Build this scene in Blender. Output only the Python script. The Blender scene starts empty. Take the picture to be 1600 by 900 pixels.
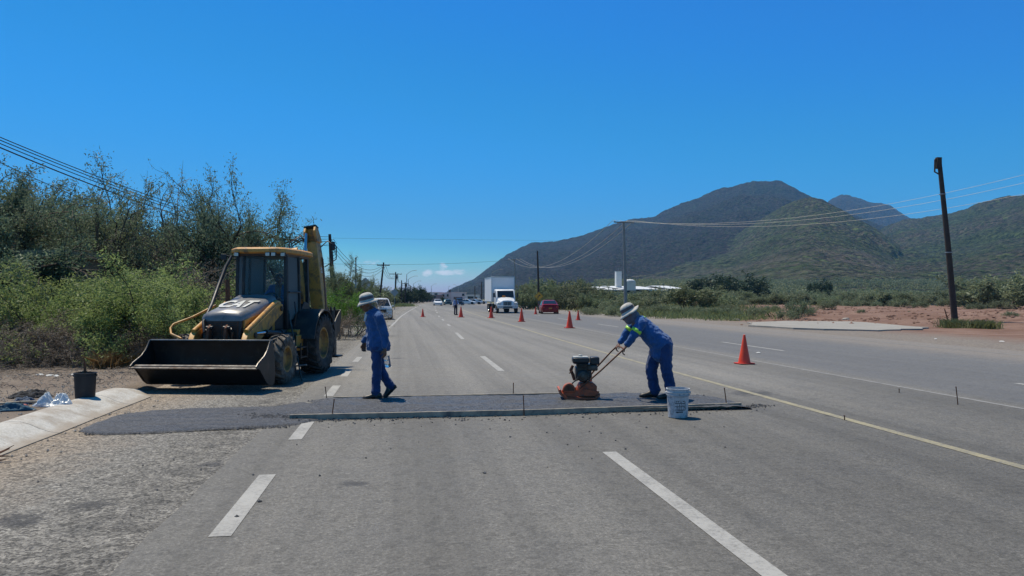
import bpy, bmesh, math, random
import numpy as np
from math import radians as R, sin, cos, pi, tan, atan2, sqrt
from mathutils import Vector, Matrix, Euler

# ---------------------------------------------------------------- camera, sky, sun, exposure
S = bpy.context.scene
COL = S.collection
F, HOR, H, YAW = 1200.0, 466.0, 1.62, R(8.2)          # focal length in photo pixels, horizon row, eye height, heading right of the road
cam_data = bpy.data.cameras.new('camera')
cam_data.sensor_width = 36.0
cam_data.lens = 36.0 * F / 1600.0
cam_data.shift_y = 16.0 / 1600.0
cam_data.clip_start = 0.05
cam_data.clip_end = 30000.0
cam = bpy.data.objects.new('camera', cam_data)
COL.objects.link(cam)
cam.location = (0, 0, H)
cam.rotation_euler = (R(90), 0, -YAW)
S.camera = cam

SUN_EL, SUN_AZ = R(66.0), R(-36.0)                      # azimuth measured from +Y towards +X
SKY_R = [(0, 0), (.162, .014), (.27, .016), (.46, .060), (.60, .14), (.69, .28), (.81, .60), (1.0, .85)]
SKY_G = [(0, 0), (.36, .250), (.50, .365), (.66, .48), (.75, .58), (.83, .84), (1.0, 1.1)]
SKY_B = [(0, 0), (.42, .42), (.50, .58), (.56, .76), (.62, .83), (.70, .86), (.79, 1.0), (.85, 1.06), (1.0, 1.2)]
W = bpy.data.worlds.new('World'); S.world = W; W.use_nodes = True
wn, wl = W.node_tree.nodes, W.node_tree.links
wn.clear()
wo = wn.new('ShaderNodeOutputWorld'); bg = wn.new('ShaderNodeBackground'); sk = wn.new('ShaderNodeTexSky')
sk.sky_type = 'NISHITA'; sk.sun_disc = False
sk.sun_elevation = SUN_EL; sk.sun_rotation = SUN_AZ
sk.altitude = 100; sk.air_density = 1.0; sk.dust_density = 0.35; sk.ozone_density = 2.2
bg.inputs['Strength'].default_value = 0.115
# this camera renders a deep blue sky: its response to the sky's light, per channel
def vmul(src, k):
    x = wn.new('ShaderNodeVectorMath'); x.operation = 'SCALE'; x.inputs['Scale'].default_value = k
    wl.new(src, x.inputs[0]); return x.outputs[0]
cv = wn.new('ShaderNodeRGBCurve')
def curve(i, pts):
    c = cv.mapping.curves[i]
    for k, (x, y) in enumerate(pts):
        if k < 2: c.points[k].location = (x, y)
        else: c.points.new(x, y)
curve(0, SKY_R); curve(1, SKY_G); curve(2, SKY_B)
cv.mapping.use_clip = False; cv.mapping.extend = 'EXTRAPOLATED'; cv.mapping.update()
wl.new(vmul(sk.outputs[0], 0.115), cv.inputs['Color']); tcw = wn.new('ShaderNodeTexCoord'); sp_ = wn.new('ShaderNodeSeparateXYZ'); wl.new(tcw.outputs['Generated'], sp_.inputs[0])
def wm(op, a, b=0.0, c=0.0):
    x = wn.new('ShaderNodeMath'); x.operation = op
    for i, v in enumerate((a, b, c)):
        if hasattr(v, 'is_output'): wl.new(v, x.inputs[i])
        else: x.inputs[i].default_value = v
    return x.outputs[0]
az_ = wm('ARCTAN2', sp_.outputs[0], sp_.outputs[1]); el_ = wm('ARCSINE', sp_.outputs[2])
cmb = wn.new('ShaderNodeCombineXYZ'); wl.new(wm('MULTIPLY', az_, 1.0), cmb.inputs[0]); wl.new(wm('MULTIPLY', el_, 2.2), cmb.inputs[1])
cn = wn.new('ShaderNodeTexNoise'); cn.inputs['Scale'].default_value = 62.0; cn.inputs['Detail'].default_value = 6; cn.inputs['Roughness'].default_value = .6; wl.new(cmb.outputs[0], cn.inputs['Vector'])
cm_ = None
for (cpx, cpy, wx, wz, am) in ((668, 427, 8, 5.5, 1.0), (692, 417, 6.5, 5.5, 1.0), (700, 426, 20, 4.0, .95), (716, 425, 12, 4.5, 1.0), (585, 412, 26, 4.5, .45), (530, 406, 20, 4, .3)):
    a0 = math.atan((cpx-800)/F)+YAW; e0_ = (HOR-cpy)/F
    q = wm('ADD', wm('POWER', wm('ABSOLUTE', wm('MULTIPLY', wm('SUBTRACT', az_, a0), F/wx)), 2.0), wm('POWER', wm('ABSOLUTE', wm('MULTIPLY', wm('SUBTRACT', el_, e0_), F/wz)), 2.0))
    g_ = wm('MULTIPLY', wm('SUBTRACT', 1.0, wm('MULTIPLY', q, .5)), am); cm_ = g_ if cm_ is None else wm('MAXIMUM', cm_, g_)
cf = wn.new('ShaderNodeMapRange'); cf.inputs['From Min'].default_value = .25; cf.inputs['From Max'].default_value = 1.15; cf.interpolation_type = 'SMOOTHSTEP'
wl.new(wm('ADD', wm('MAXIMUM', cm_, -1.0), wm('MULTIPLY', wm('SUBTRACT', cn.outputs[0], .5), 2.4)), cf.inputs[0])
cmx = wn.new('ShaderNodeMix'); cmx.data_type = 'RGBA'; wl.new(wm('MULTIPLY', cf.outputs[0], wm('MINIMUM', wm('MAXIMUM', wm('ADD', cm_, .6), 0.0), .8)), cmx.inputs[0])
wl.new(vmul(cv.outputs[0], 0.87/0.115), cmx.inputs[6]); cmx.inputs[7].default_value = (8.6, 8.8, 9.6, 1)
wl.new(cmx.outputs[2], bg.inputs[0]); wl.new(bg.outputs[0], wo.inputs[0])

sd = bpy.data.lights.new('sun', 'SUN'); sd.energy = 5.0; sd.angle = R(0.5); sd.color = (1.0, 0.91, 0.74)
sun = bpy.data.objects.new('sun', sd); COL.objects.link(sun)
sdir = Vector((sin(SUN_AZ)*cos(SUN_EL), cos(SUN_AZ)*cos(SUN_EL), sin(SUN_EL)))
sun.rotation_euler = sdir.to_track_quat('Z', 'Y').to_euler()
sun.location = sdir * 50

vs = S.view_settings
vs.view_transform = 'Standard'; vs.look = 'None'; vs.exposure = 0.08; vs.gamma = 1.0; vs.use_curve_mapping = False
S.render.engine = 'CYCLES'
S.cycles.max_bounces = 6; S.cycles.transparent_max_bounces = 12
S.cycles.volume_bounces = 0
HAZE_D = 0.0001

# ---------------------------------------------------------------- placement helpers
def cw(xc, d):                        # camera-frame right/forward metres -> world XY
    return (cos(YAW)*xc + sin(YAW)*d, -sin(YAW)*xc + cos(YAW)*d)
def U(px, py, z=0.0):                 # ground point of a pixel
    d = (H - z) * F / (py - HOR); x, y = cw((px-800)/F*d, d); return Vector((x, y, z))
def A(px, d, z=0.0):                  # at column px and depth d
    x, y = cw((px-800)/F*d, d); return Vector((x, y, z))
def Z(py, d):                         # height seen at row py at depth d
    return H + (HOR-py)*d/F
_by = [-50, 0, 20, 33, 42, 69, 97, 150, 216, 324, 420, 700, 3000]
_bs = [0, 0, .08, .33, .6, 1.2, 2.2, 4.3, 7.6, 14.7, 23, 50, 270]
def bend(y):
    return float(np.interp(y, _by, _bs))

# ---------------------------------------------------------------- object helpers
def tag(o, label=None, cat=None, group=None, kind=None):
    if label: o['label'] = label
    if cat: o['category'] = cat
    if group: o['group'] = group
    if kind: o['kind'] = kind
    return o
def empty(name, loc=(0, 0, 0), rz=0.0, label=None, cat=None, group=None):
    o = bpy.data.objects.new(name, None); COL.objects.link(o)
    o.location = loc; o.rotation_euler = (0, 0, rz); o.empty_display_size = 0.2
    return tag(o, label, cat, group)
def link(name, me, parent=None, m=None, smooth=False):
    o = bpy.data.objects.new(name, me); COL.objects.link(o)
    if m is not None:
        me.materials.clear(); me.materials.append(m)
    if parent is not None: o.parent = parent
    if smooth: me.shade_smooth()
    return o
def kids(o): return [c for c in bpy.data.objects if c.parent == o]
_kid_cache = {}
def copy_tree(o, parent=None):
    c = o.copy(); COL.objects.link(c); c.parent = parent
    if o.name not in _kid_cache: _kid_cache[o.name] = kids(o)
    for ch in _kid_cache[o.name]: copy_tree(ch, c)
    return c

class MB:
    """collects shapes, builds ONE mesh object"""
    def __init__(s): s.v = []; s.f = []; s.T = Matrix.Identity(4)
    def add(s, vs_, fs):
        n = len(s.v); s.v += [tuple(s.T @ Vector(p)) for p in vs_]; s.f += [tuple(i+n for i in f) for f in fs]; return s
    def box(s, c, d, rot=None):
        m = Matrix.Translation(c) @ (Euler(rot).to_matrix().to_4x4() if rot else Matrix.Identity(4))
        p = [m @ Vector((x*d[0]/2, y*d[1]/2, z*d[2]/2)) for x in (-1, 1) for y in (-1, 1) for z in (-1, 1)]
        return s.add(p, [(0, 1, 3, 2), (4, 6, 7, 5), (0, 4, 5, 1), (2, 3, 7, 6), (0, 2, 6, 4), (1, 5, 7, 3)])
    def tube(s, pts, r, n=8, cap=True):
        pts = [Vector(p) for p in pts]; k = len(pts)
        rs = r if hasattr(r, '__len__') else [r]*k
        vs_ = []; fs = []; up = None
        for i, p in enumerate(pts):
            t = (pts[min(i+1, k-1)] - pts[max(i-1, 0)])
            t = t.normalized() if t.length > 1e-9 else Vector((0, 0, 1))
            if up is None:
                a = Vector((0, 0, 1)) if abs(t.z) < .9 else Vector((1, 0, 0)); up = t.cross(a).normalized()
            else:
                up = (up - t*up.dot(t)); up = up.normalized() if up.length > 1e-6 else t.orthogonal().normalized()
            w = t.cross(up)
            for j in range(n):
                a = 2*pi*j/n; vs_.append(p + (up*cos(a)+w*sin(a))*rs[i])
        for i in range(k-1):
            for j in range(n):
                a = i*n+j; b = i*n+(j+1) % n; fs.append((a, b, b+n, a+n))
        if cap: fs.append(tuple(range(n-1, -1, -1))); fs.append(tuple(range((k-1)*n, k*n)))
        return s.add(vs_, fs)
    def cyl(s, a, b, r, n=16, r2=None): return s.tube([a, b], [r, r if r2 is None else r2], n)
    def lathe(s, prof, n=24, c=(0, 0, 0), axis='Z', closed=False):
        vs_ = []; k = len(prof)
        for (r, h) in prof:
            for j in range(n):
                a = 2*pi*j/n
                p = (r*cos(a), r*sin(a), h) if axis == 'Z' else ((h, r*cos(a), r*sin(a)) if axis == 'X' else (r*cos(a), h, r*sin(a)))
                vs_.append((p[0]+c[0], p[1]+c[1], p[2]+c[2]))
        fs = []
        for i in range(k-1 if not closed else k):
            i2 = (i+1) % k
            for j in range(n):
                fs.append((i*n+j, i*n+(j+1) % n, i2*n+(j+1) % n, i2*n+j))
        return s.add(vs_, fs)
    def prism(s, poly, a, b, axis='X'):       # poly in the other two axes, extruded between a and b
        n = len(poly)
        def P(u, v, w): return (w, u, v) if axis == 'X' else ((u, w, v) if axis == 'Y' else (u, v, w))
        vs_ = [P(u, v, a) for u, v in poly] + [P(u, v, b) for u, v in poly]
        fs = [tuple(range(n))[::-1], tuple(range(n, 2*n))] + [(i, (i+1) % n, (i+1) % n+n, i+n) for i in range(n)]
        return s.add(vs_, fs)
    def quad(s, a, b, c, d): return s.add([a, b, c, d], [(0, 1, 2, 3)])
    def slab(s, pts, th):                      # thin panel through 3-4 points with thickness th
        p = [Vector(q) for q in pts]; nrm = (p[1]-p[0]).cross(p[2]-p[0]).normalized()*th/2; n = len(p)
        return s.add([q-nrm for q in p]+[q+nrm for q in p], [tuple(range(n))[::-1], tuple(range(n, 2*n))]+[(i, (i+1) % n, (i+1) % n+n, i+n) for i in range(n)])
    def loft(s, secs, cap=True):               # sections: equal-length closed point loops
        n = len(secs[0]); vs_ = [p for sec in secs for p in sec]; fs = []
        for i in range(len(secs)-1):
            for j in range(n): fs.append((i*n+j, i*n+(j+1) % n, (i+1)*n+(j+1) % n, (i+1)*n+j))
        if cap: fs.append(tuple(range(n))[::-1]); fs.append(tuple(range((len(secs)-1)*n, len(secs)*n)))
        return s.add(vs_, fs)
    def mesh(s, name):
        me = bpy.data.meshes.new(name); me.from_pydata(s.v, [], s.f)
        bm = bmesh.new(); bm.from_mesh(me); bmesh.ops.recalc_face_normals(bm, faces=bm.faces); bm.to_mesh(me); bm.free(); me.update()
        return me
    def build(s, name, m, parent=None, smooth=None, bevel=0.0, seg=2):
        me = s.mesh(name); o = link(name, me, parent, m)
        if smooth is not None:
            me.shade_smooth()
            me.set_sharp_from_angle(angle=R(smooth))
        if bevel > 0:
            b = o.modifiers.new('bevel', 'BEVEL'); b.width = bevel; b.segments = seg; b.limit_method = 'ANGLE'; b.angle_limit = R(40)
            if smooth is None: me.shade_smooth(); me.set_sharp_from_angle(angle=R(35))
        return o

# ---------------------------------------------------------------- materials
class NT:
    """tiny node helper"""
    def __init__(s, name):
        s.m = bpy.data.materials.new(name); s.m.use_nodes = True; s.t = s.m.node_tree; s.n = s.t.nodes; s.l = s.t.links
        s.b = s.n['Principled BSDF']; s.out = s.n['Material Output']; s._c = None
    def node(s, t, **kw):
        x = s.n.new(t)
        for k, v in kw.items(): setattr(x, k, v)
        return x
    def lk(s, a, b): s.l.new(a, b)
    def co(s, kind='Object'):
        if s._c is None: s._c = s.node('ShaderNodeTexCoord')
        return s._c.outputs[kind]
    def pos(s): return s.node('ShaderNodeNewGeometry').outputs['Position']
    def map(s, src, scale=(1, 1, 1), loc=(0, 0, 0)):
        x = s.node('ShaderNodeMapping'); x.inputs['Scale'].default_value = scale; x.inputs['Location'].default_value = loc
        s.lk(src, x.inputs[0]); return x.outputs[0]
    def noise(s, src, scale, detail=4, rough=.55, dist=0.0):
        x = s.node('ShaderNodeTexNoise'); x.inputs['Scale'].default_value = scale; x.inputs['Detail'].default_value = detail
        x.inputs['Roughness'].default_value = rough; x.inputs['Distortion'].default_value = dist
        s.lk(src, x.inputs['Vector']); return x.outputs[0]
    def voro(s, src, scale, feature='F1', out=0, rnd=1.0):
        x = s.node('ShaderNodeTexVoronoi', feature=feature); x.inputs['Scale'].default_value = scale; x.inputs['Randomness'].default_value = rnd
        s.lk(src, x.inputs['Vector']); return x.outputs[out]
    def ramp(s, src, stops, interp='LINEAR'):
        x = s.node('ShaderNodeValToRGB'); cr = x.color_ramp; cr.interpolation = interp
        while len(cr.elements) < len(stops): cr.elements.new(0.5)
        for e, (p, c) in zip(cr.elements, stops):
            e.position = p; e.color = (c, c, c, 1) if not hasattr(c, '__len__') else (c[0], c[1], c[2], 1)
        s.lk(src, x.inputs[0]); return x.outputs[0]
    def mix(s, fac, a, b, mode='MIX'):
        x = s.node('ShaderNodeMix', data_type='RGBA', blend_type=mode)
        for i, v in ((0, fac), (6, a), (7, b)):
            if hasattr(v, 'is_output'): s.lk(v, x.inputs[i])
            elif i == 0: x.inputs[0].default_value = v
            else: x.inputs[i].default_value = (v, v, v, 1) if not hasattr(v, '__len__') else (v[0], v[1], v[2], 1)
        return x.outputs[2]
    def math(s, op, a, b=0.0, c=0.0):
        x = s.node('ShaderNodeMath', operation=op)
        for i, v in enumerate((a, b, c)):
            if hasattr(v, 'is_output'): s.lk(v, x.inputs[i])
            else: x.inputs[i].default_value = v
        return x.outputs[0]
    def sep(s, v):
        x = s.node('ShaderNodeSeparateXYZ'); s.lk(v, x.inputs[0]); return x.outputs
    def bump(s, h, strength=.4, dist=.01):
        x = s.node('ShaderNodeBump'); x.inputs['Strength'].default_value = strength; x.inputs['Distance'].default_value = dist
        s.lk(h, x.inputs['Height']); s.lk(x.outputs[0], s.b.inputs['Normal']); return x
    def base(s, v):
        if hasattr(v, 'is_output'): s.lk(v, s.b.inputs['Base Color'])
        else: s.b.inputs['Base Color'].default_value = (v[0], v[1], v[2], 1)
    def rough(s, v):
        if hasattr(v, 'is_output'): s.lk(v, s.b.inputs['Roughness'])
        else: s.b.inputs['Roughness'].default_value = v

def mat(name, c, rough=.6, metal=0.0, var=.18, scale=6.0, bump=0.0, bscale=40.0, dirt=None, dscale=2.5, dirt_amt=.5, spec=.5):
    n = NT(name); co = n.co()
    ns = n.noise(co, scale, 5, .6)
    lo = tuple(max(0, x*(1-var)) for x in c); hi = tuple(min(1, x*(1+var)) for x in c)
    col = n.mix(n.ramp(ns, [(.3, 0), (.7, 1)]), lo, hi)
    if dirt is not None:
        d = n.noise(co, dscale, 6, .7, .4)
        col = n.mix(n.ramp(d, [(.62-dirt_amt*.35, 0), (.72-dirt_amt*.15, 1)]), col, dirt)
    n.base(col)
    n.rough(n.ramp(ns, [(.3, max(.02, rough-.08)), (.7, min(1, rough+.08))]))
    n.b.inputs['Metallic'].default_value = metal
    n.b.inputs['Specular IOR Level'].default_value = spec
    if bump: n.bump(n.noise(co, bscale, 4, .6), bump, .01)
    return n.m
def glass(name, tint=(.6, .75, .8), rough=.03, alpha=.02):
    n = NT(name); n.base(tuple(x*.30 for x in tint)); n.b.inputs['Roughness'].default_value = rough
    n.b.inputs['Specular IOR Level'].default_value = .8
    tr = n.node('ShaderNodeBsdfTransparent'); tr.inputs[0].default_value = (*tint, 1)
    mx = n.node('ShaderNodeMixShader')
    fr = n.node('ShaderNodeFresnel'); fr.inputs[0].default_value = 1.5
    n.lk(n.math('MULTIPLY_ADD', fr.outputs[0], 1.0, alpha), mx.inputs[0])
    n.lk(tr.outputs[0], mx.inputs[1]); n.lk(n.b.outputs[0], mx.inputs[2]); n.lk(mx.outputs[0], n.out.inputs[0])
    return n.m
def foliage(name, c1, c2, trans=.35, dry=None):
    n = NT(name); co = n.co()
    oi = n.node('ShaderNodeObjectInfo')
    ns = n.noise(co, .9, 3, .6); n2 = n.noise(co, 9.0, 2, .6)
    col = n.mix(n.ramp(ns, [(.35, 0), (.65, 1)]), c1, c2)
    col = n.mix(n.ramp(n2, [(.3, 0), (.75, .6)]), col, tuple(x*1.35 for x in c2))
    if dry is not None: col = n.mix(n.ramp(n.noise(co, 1.7, 4, .7), [(.55, 0), (.68, .8)]), col, dry)
    h = n.node('ShaderNodeHueSaturation'); n.lk(col, h.inputs['Color'])
    n.lk(n.math('MULTIPLY_ADD', oi.outputs['Random'], .03, .485), h.inputs['Hue'])
    n.lk(n.math('MULTIPLY_ADD', oi.outputs['Random'], .35, .82), h.inputs['Value'])
    n.base(h.outputs[0]); n.b.inputs['Roughness'].default_value = .55; n.b.inputs['Specular IOR Level'].default_value = .25
    tl = n.node('ShaderNodeBsdfTranslucent'); n.lk(h.outputs[0], tl.inputs[0])
    mx = n.node('ShaderNodeMixShader'); mx.inputs[0].default_value = trans
    n.lk(n.b.outputs[0], mx.inputs[1]); n.lk(tl.outputs[0], mx.inputs[2]); n.lk(mx.outputs[0], n.out.inputs[0])
    return n.m

MT = {}
MT['yellow'] = mat('machine_yellow', (.58, .285, .055), .5, 0, .15, 5, .15, 60, dirt=(.16, .10, .055), dscale=5, dirt_amt=.45)
MT['black_paint'] = mat('black_paint', (.018, .018, .02), .5, 0, .3, 8, .1, 60, dirt=(.055, .048, .04), dscale=5, dirt_amt=.35)
MT['hood_grey'] = mat('hood_grey', (.19, .19, .20), .35, 0, .2, 6, .05, 60, dirt=(.17, .155, .13), dscale=4, dirt_amt=.35)
MT['steel_worn'] = mat('steel_worn', (.10, .095, .09), .42, .85, .35, 9, .2, 50, dirt=(.05, .035, .025), dscale=6)
MT['bucket_steel'] = mat('bucket_steel', (.022, .020, .019), .5, .3, .4, 5, .25, 40, dirt=(.055, .045, .036), dscale=3, dirt_amt=.2)
MT['chrome'] = mat('cylinder_rod_chrome', (.6, .6, .62), .18, 1, .05)
MT['rubber'] = mat('rubber', (.028, .026, .025), .85, 0, .3, 12, .3, 60, dirt=(.10, .085, .07), dscale=7, dirt_amt=.4)
MT['tyre_mud'] = mat('dusty_rubber', (.05, .044, .038), .9, 0, .3, 10, .4, 40, dirt=(.20, .175, .145), dscale=6, dirt_amt=.55)
MT['rim_yellow'] = mat('rim_yellow', (.36, .2, .04), .55, 0, .2, 8, dirt=(.12, .08, .05), dscale=6, dirt_amt=.6)
MT['rust'] = mat('rusty_steel', (.14, .055, .028), .8, .2, .4, 20, .4, 80)
MT['white_letter'] = mat('white_letter', (.55, .55, .52), .5, 0, .1)
MT['glass'] = glass('cab_glass', (.90, .96, .98), .05, .05)
MT['dark_glass'] = mat('dark_glass', (.012, .016, .022), .05, 0, .1, spec=.9)
MT['lamp_glass'] = mat('lamp_glass', (.55, .53, .48), .15, 0, .05, spec=.8)
MT['red_lamp'] = mat('red_lamp', (.35, .015, .01), .2, 0, .05)
MT['amber_lamp'] = mat('amber_lamp', (.6, .2, .02), .25, 0, .05)
MT['seat'] = mat('seat_vinyl', (.03, .03, .032), .6, 0, .1)
MT['hose'] = mat('hydraulic_hose', (.02, .02, .022), .5, 0, .1)
MT['wood'] = mat('raw_board', (.34, .29, .22), .8, 0, .3, 4, .3, 30, dirt=(.13, .12, .11), dscale=3, dirt_amt=.35)
MT['pole_wood'] = mat('dark_pole_wood', (.05, .036, .028), .85, 0, .35, 3, .4, 20)
MT['pole_concrete'] = mat('pole_concrete', (.26, .25, .23), .85, 0, .15, 2)
MT['galv'] = mat('galvanised_steel', (.30, .31, .32), .45, .6, .1, 5)
MT['wire'] = mat('wire_black', (.02, .02, .022), .6, 0, .1)
MT['wire_pale'] = mat('wire_aluminium', (.38, .37, .33), .6, .2, .05)
MT['cone'] = mat('cone_orange', (.85, .07, .02), .45, 0, .12, 6, .05, 40)
MT['cone_base'] = mat('cone_base_rubber', (.45, .03, .015), .7, 0, .2)
MT['white_car'] = mat('white_car_paint', (.72, .73, .74), .25, 0, .04, spec=.6)
MT['silver_car'] = mat('silver_car_paint', (.42, .44, .46), .28, .4, .04)
MT['red_car'] = mat('red_car_paint', (.26, .008, .006), .25, 0, .05, spec=.4)
MT['blue_car'] = mat('dark_blue_car_paint', (.03, .05, .10), .25, .1, .05, spec=.7)
MT['teal_car'] = mat('grey_green_car_paint', (.10, .15, .16), .25, .1, .05, spec=.7)
MT['truck_box'] = mat('box_white_panel', (.78, .79, .79), .45, 0, .05, 1.0)
MT['trim'] = mat('black_trim', (.02, .02, .022), .6, 0, .1)
MT['alu'] = mat('bare_aluminium', (.5, .5, .5), .35, .8, .06)
MT['orange_machine'] = mat('orange_machine_paint', (.44, .088, .030), .55, 0, .2, 20, .2, 80, dirt=(.14, .06, .04), dscale=14, dirt_amt=.4)
MT['engine_black'] = mat('engine_black', (.022, .022, .025), .4, .1, .3, 30, .2, 90)
MT['engine_white'] = mat('engine_cream', (.45, .44, .40), .45, 0, .15, 20)
MT['bucket_white'] = mat('bucket_plastic', (.50, .51, .52), .5, 0, .1, 10, dirt=(.20, .20, .21), dscale=14, dirt_amt=.3)
MT['ink'] = mat('ink_print', (.03, .03, .04), .6, 0, .3)
MT['black_plastic'] = mat('black_plastic', (.012, .012, .014), .5, 0, .2, 10, dirt=(.03, .028, .025), dscale=12, dirt_amt=.25)
# ---------------------------------------------------------------- numpy noise
_rng = np.random.RandomState(5)
_tab = _rng.rand(256, 256)
def vnoise(x, y):
    xi = np.floor(x).astype(int); yi = np.floor(y).astype(int); fx = x-xi; fy = y-yi
    fx = fx*fx*(3-2*fx); fy = fy*fy*(3-2*fy)
    a = _tab[xi & 255, yi & 255]; b = _tab[(xi+1) & 255, yi & 255]; c = _tab[xi & 255, (yi+1) & 255]; d = _tab[(xi+1) & 255, (yi+1) & 255]
    return (a*(1-fx)+b*fx)*(1-fy)+(c*(1-fx)+d*fx)*fy
def fbm(x, y, o=5, g=.5, ridged=False):
    s = 0; a = 1.0; t = 0
    for i in range(o):
        n = vnoise(x*2**i+i*17.3, y*2**i+i*9.1)
        if ridged: n = 1-np.abs(2*n-1)
        s = s+a*n; t += a; a *= g
    return s/t
def sstep(a, b, x):
    t = np.clip((x-a)/(b-a), 0, 1); return t*t*(3-2*t)

def gz(x, y):                              # ground height outside the pavement (numpy)
    x = np.asarray(x, float); y = np.asarray(y, float)
    b = np.interp(y, _by, _bs)
    left = sstep(0, 1, (b-4.35-x)/.35)
    z = -0.03+left*(0.165*(1-sstep(14, 20, y)) + .045*sstep(14, 20, y))
    und = (fbm(x*.35, y*.35, 4)-.5)
    z = z+left*und*.10*sstep(.3, 3, b-4.5-x)
    right = sstep(0, 1, (x-b-19.5)/3.0)
    z = z+right*(und*.10+.01)+sstep(27, 34, x-b)*(und*.5+.03)
    # red dirt windrows in the field on the right
    dd = x-b
    fld = sstep(24, 30, dd)*sstep(28, 40, y)*(1-sstep(120, 170, y))
    z = z+fld*(.75*np.exp(-((dd-38-4*np.sin(y*.05))/5)**2)+.9*np.exp(-((dd-58)/6)**2))*(.4+.9*fbm(x*.12, y*.12, 3))*.55
    z = z + sstep(120, 600, y)*sstep(30, 120, dd)*6.0
    return z
def gzp(x, y): return float(gz(x, y))

# ---------------------------------------------------------------- ground sheet (polar grid round the camera, reaches the horizon)
def polar_sheet(name, azs, rs, zf, m, hidez=None):
    az, r = np.meshgrid(azs, rs)
    x = np.sin(az)*r; y = np.cos(az)*r
    z = zf(x, y, az, r)
    v = np.stack([x.ravel(), y.ravel(), z.ravel()], 1)
    na = len(azs); nr = len(rs)
    i = np.arange(nr-1)[:, None]*na+np.arange(na-1)[None, :]
    f = np.stack([i, i+1, i+1+na, i+na], -1).reshape(-1, 4)
    me = bpy.data.meshes.new(name); me.from_pydata(v.tolist(), [], f.tolist()); me.update()
    me.shade_smooth()
    # normals up
    if me.polygons[0].normal.z < 0:
        me.flip_normals()
    return link(name, me, None, m)

def ground_mat():
    n = NT('ground_dirt'); p = n.pos(); s = n.sep(p)
    X, Y = s[0], s[1]
    big = n.noise(p, .12, 5, .6); med = n.noise(p, 1.1, 6, .65); fine = n.noise(p, 14, 5, .7); grit = n.noise(p, 70, 3, .7)
    left = n.mix(n.ramp(med, [(.35, 0), (.65, 1)]), (.165, .13, .105), (.25, .205, .165))
    left = n.mix(n.ramp(fine, [(.5, 0), (.7, .55)]), left, (.12, .095, .08))
    left = n.mix(n.ramp(n.voro(p, 22), [(.0, .55), (.16, 0)]), left, (.34, .31, .27))
    # leaf litter under the thicket
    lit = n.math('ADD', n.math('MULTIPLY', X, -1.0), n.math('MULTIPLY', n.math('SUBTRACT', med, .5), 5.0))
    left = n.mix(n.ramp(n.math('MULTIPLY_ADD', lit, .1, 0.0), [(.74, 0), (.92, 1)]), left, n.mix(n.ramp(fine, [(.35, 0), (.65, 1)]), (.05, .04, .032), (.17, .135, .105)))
    red = n.mix(n.ramp(n.noise(p, .35, 6, .7), [(.35, 0), (.65, 1)]), (.155, .085, .060), (.255, .165, .125))
    red = n.mix(n.ramp(fine, [(.45, 0), (.75, .6)]), red, (.10, .058, .045))
    grassy = n.mix(n.ramp(n.noise(p, .8, 6, .7), [(.35, 0), (.65, 1)]), (.085, .095, .035), (.20, .16, .085))
    # right of the road
    Xb = n.math('SUBTRACT', X, n.math('MULTIPLY', Y, .022))
    wob = n.math('MULTIPLY', n.math('SUBTRACT', big, .5), 26.0)
    u = n.math('ADD', Y, n.math('MULTIPLY', X, -2.15))                   # far and left -> grass, near and right -> bare red earth
    gm = n.math('MULTIPLY_ADD', n.math('ADD', u, wob), .01, .5)
    rgt = n.mix(n.ramp(gm, [(.52, 0), (.62, 1)]), red, grassy)
    far = n.math('MULTIPLY_ADD', n.math('ADD', Y, n.math('MULTIPLY', wob, .6)), .005, 0.0)
    rgt = n.mix(n.ramp(far, [(.72, 0), (.84, 1)]), rgt, grassy)
    grav = n.mix(n.ramp(fine, [(.4, 0), (.6, 1)]), (.15, .13, .115), (.27, .235, .20))
    rgt = n.mix(n.ramp(n.math('MULTIPLY_ADD', n.math('ADD', Xb, n.math('MULTIPLY', n.math('SUBTRACT', med, .5), 5.0)), .02, 0.0), [(.42, 0), (.50, 1)]), grav, rgt)
    col = n.mix(n.ramp(n.math('MULTIPLY_ADD', X, .02, .5), [(.54, 0), (.58, 1)]), left, rgt)
    # far plain left of the road, mixed dry grass
    col = n.mix(n.math('MULTIPLY', n.ramp(n.math('MULTIPLY', Y, .01), [(.25, 0), (.6, .75)]), n.ramp(n.math('MULTIPLY_ADD', X, .01, .5), [(.42, 1), (.56, 0)])), col, n.mix(n.ramp(big, [(.4, 0), (.6, 1)]), (.10, .11, .045), (.19, .155, .10)))
    n.base(col); n.rough(.95); n.b.inputs['Specular IOR Level'].default_value = .2
    n.bump(n.math('ADD', n.math('MULTIPLY', med, .6), n.math('ADD', n.math('MULTIPLY', fine, .5), n.math('MULTIPLY', grit, .25))), .9, .06)
    return n.m
azs = np.radians(np.concatenate([np.linspace(-90, -48, 30), np.linspace(-47.5, 64, 640), np.linspace(65, 110, 30)]))
rs = np.concatenate([[0.3, 1.5], np.geomspace(3, 400, 420), np.geomspace(420, 12000, 40)])
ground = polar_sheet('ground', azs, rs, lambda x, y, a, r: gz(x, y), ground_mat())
tag(ground, kind='structure')

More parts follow.
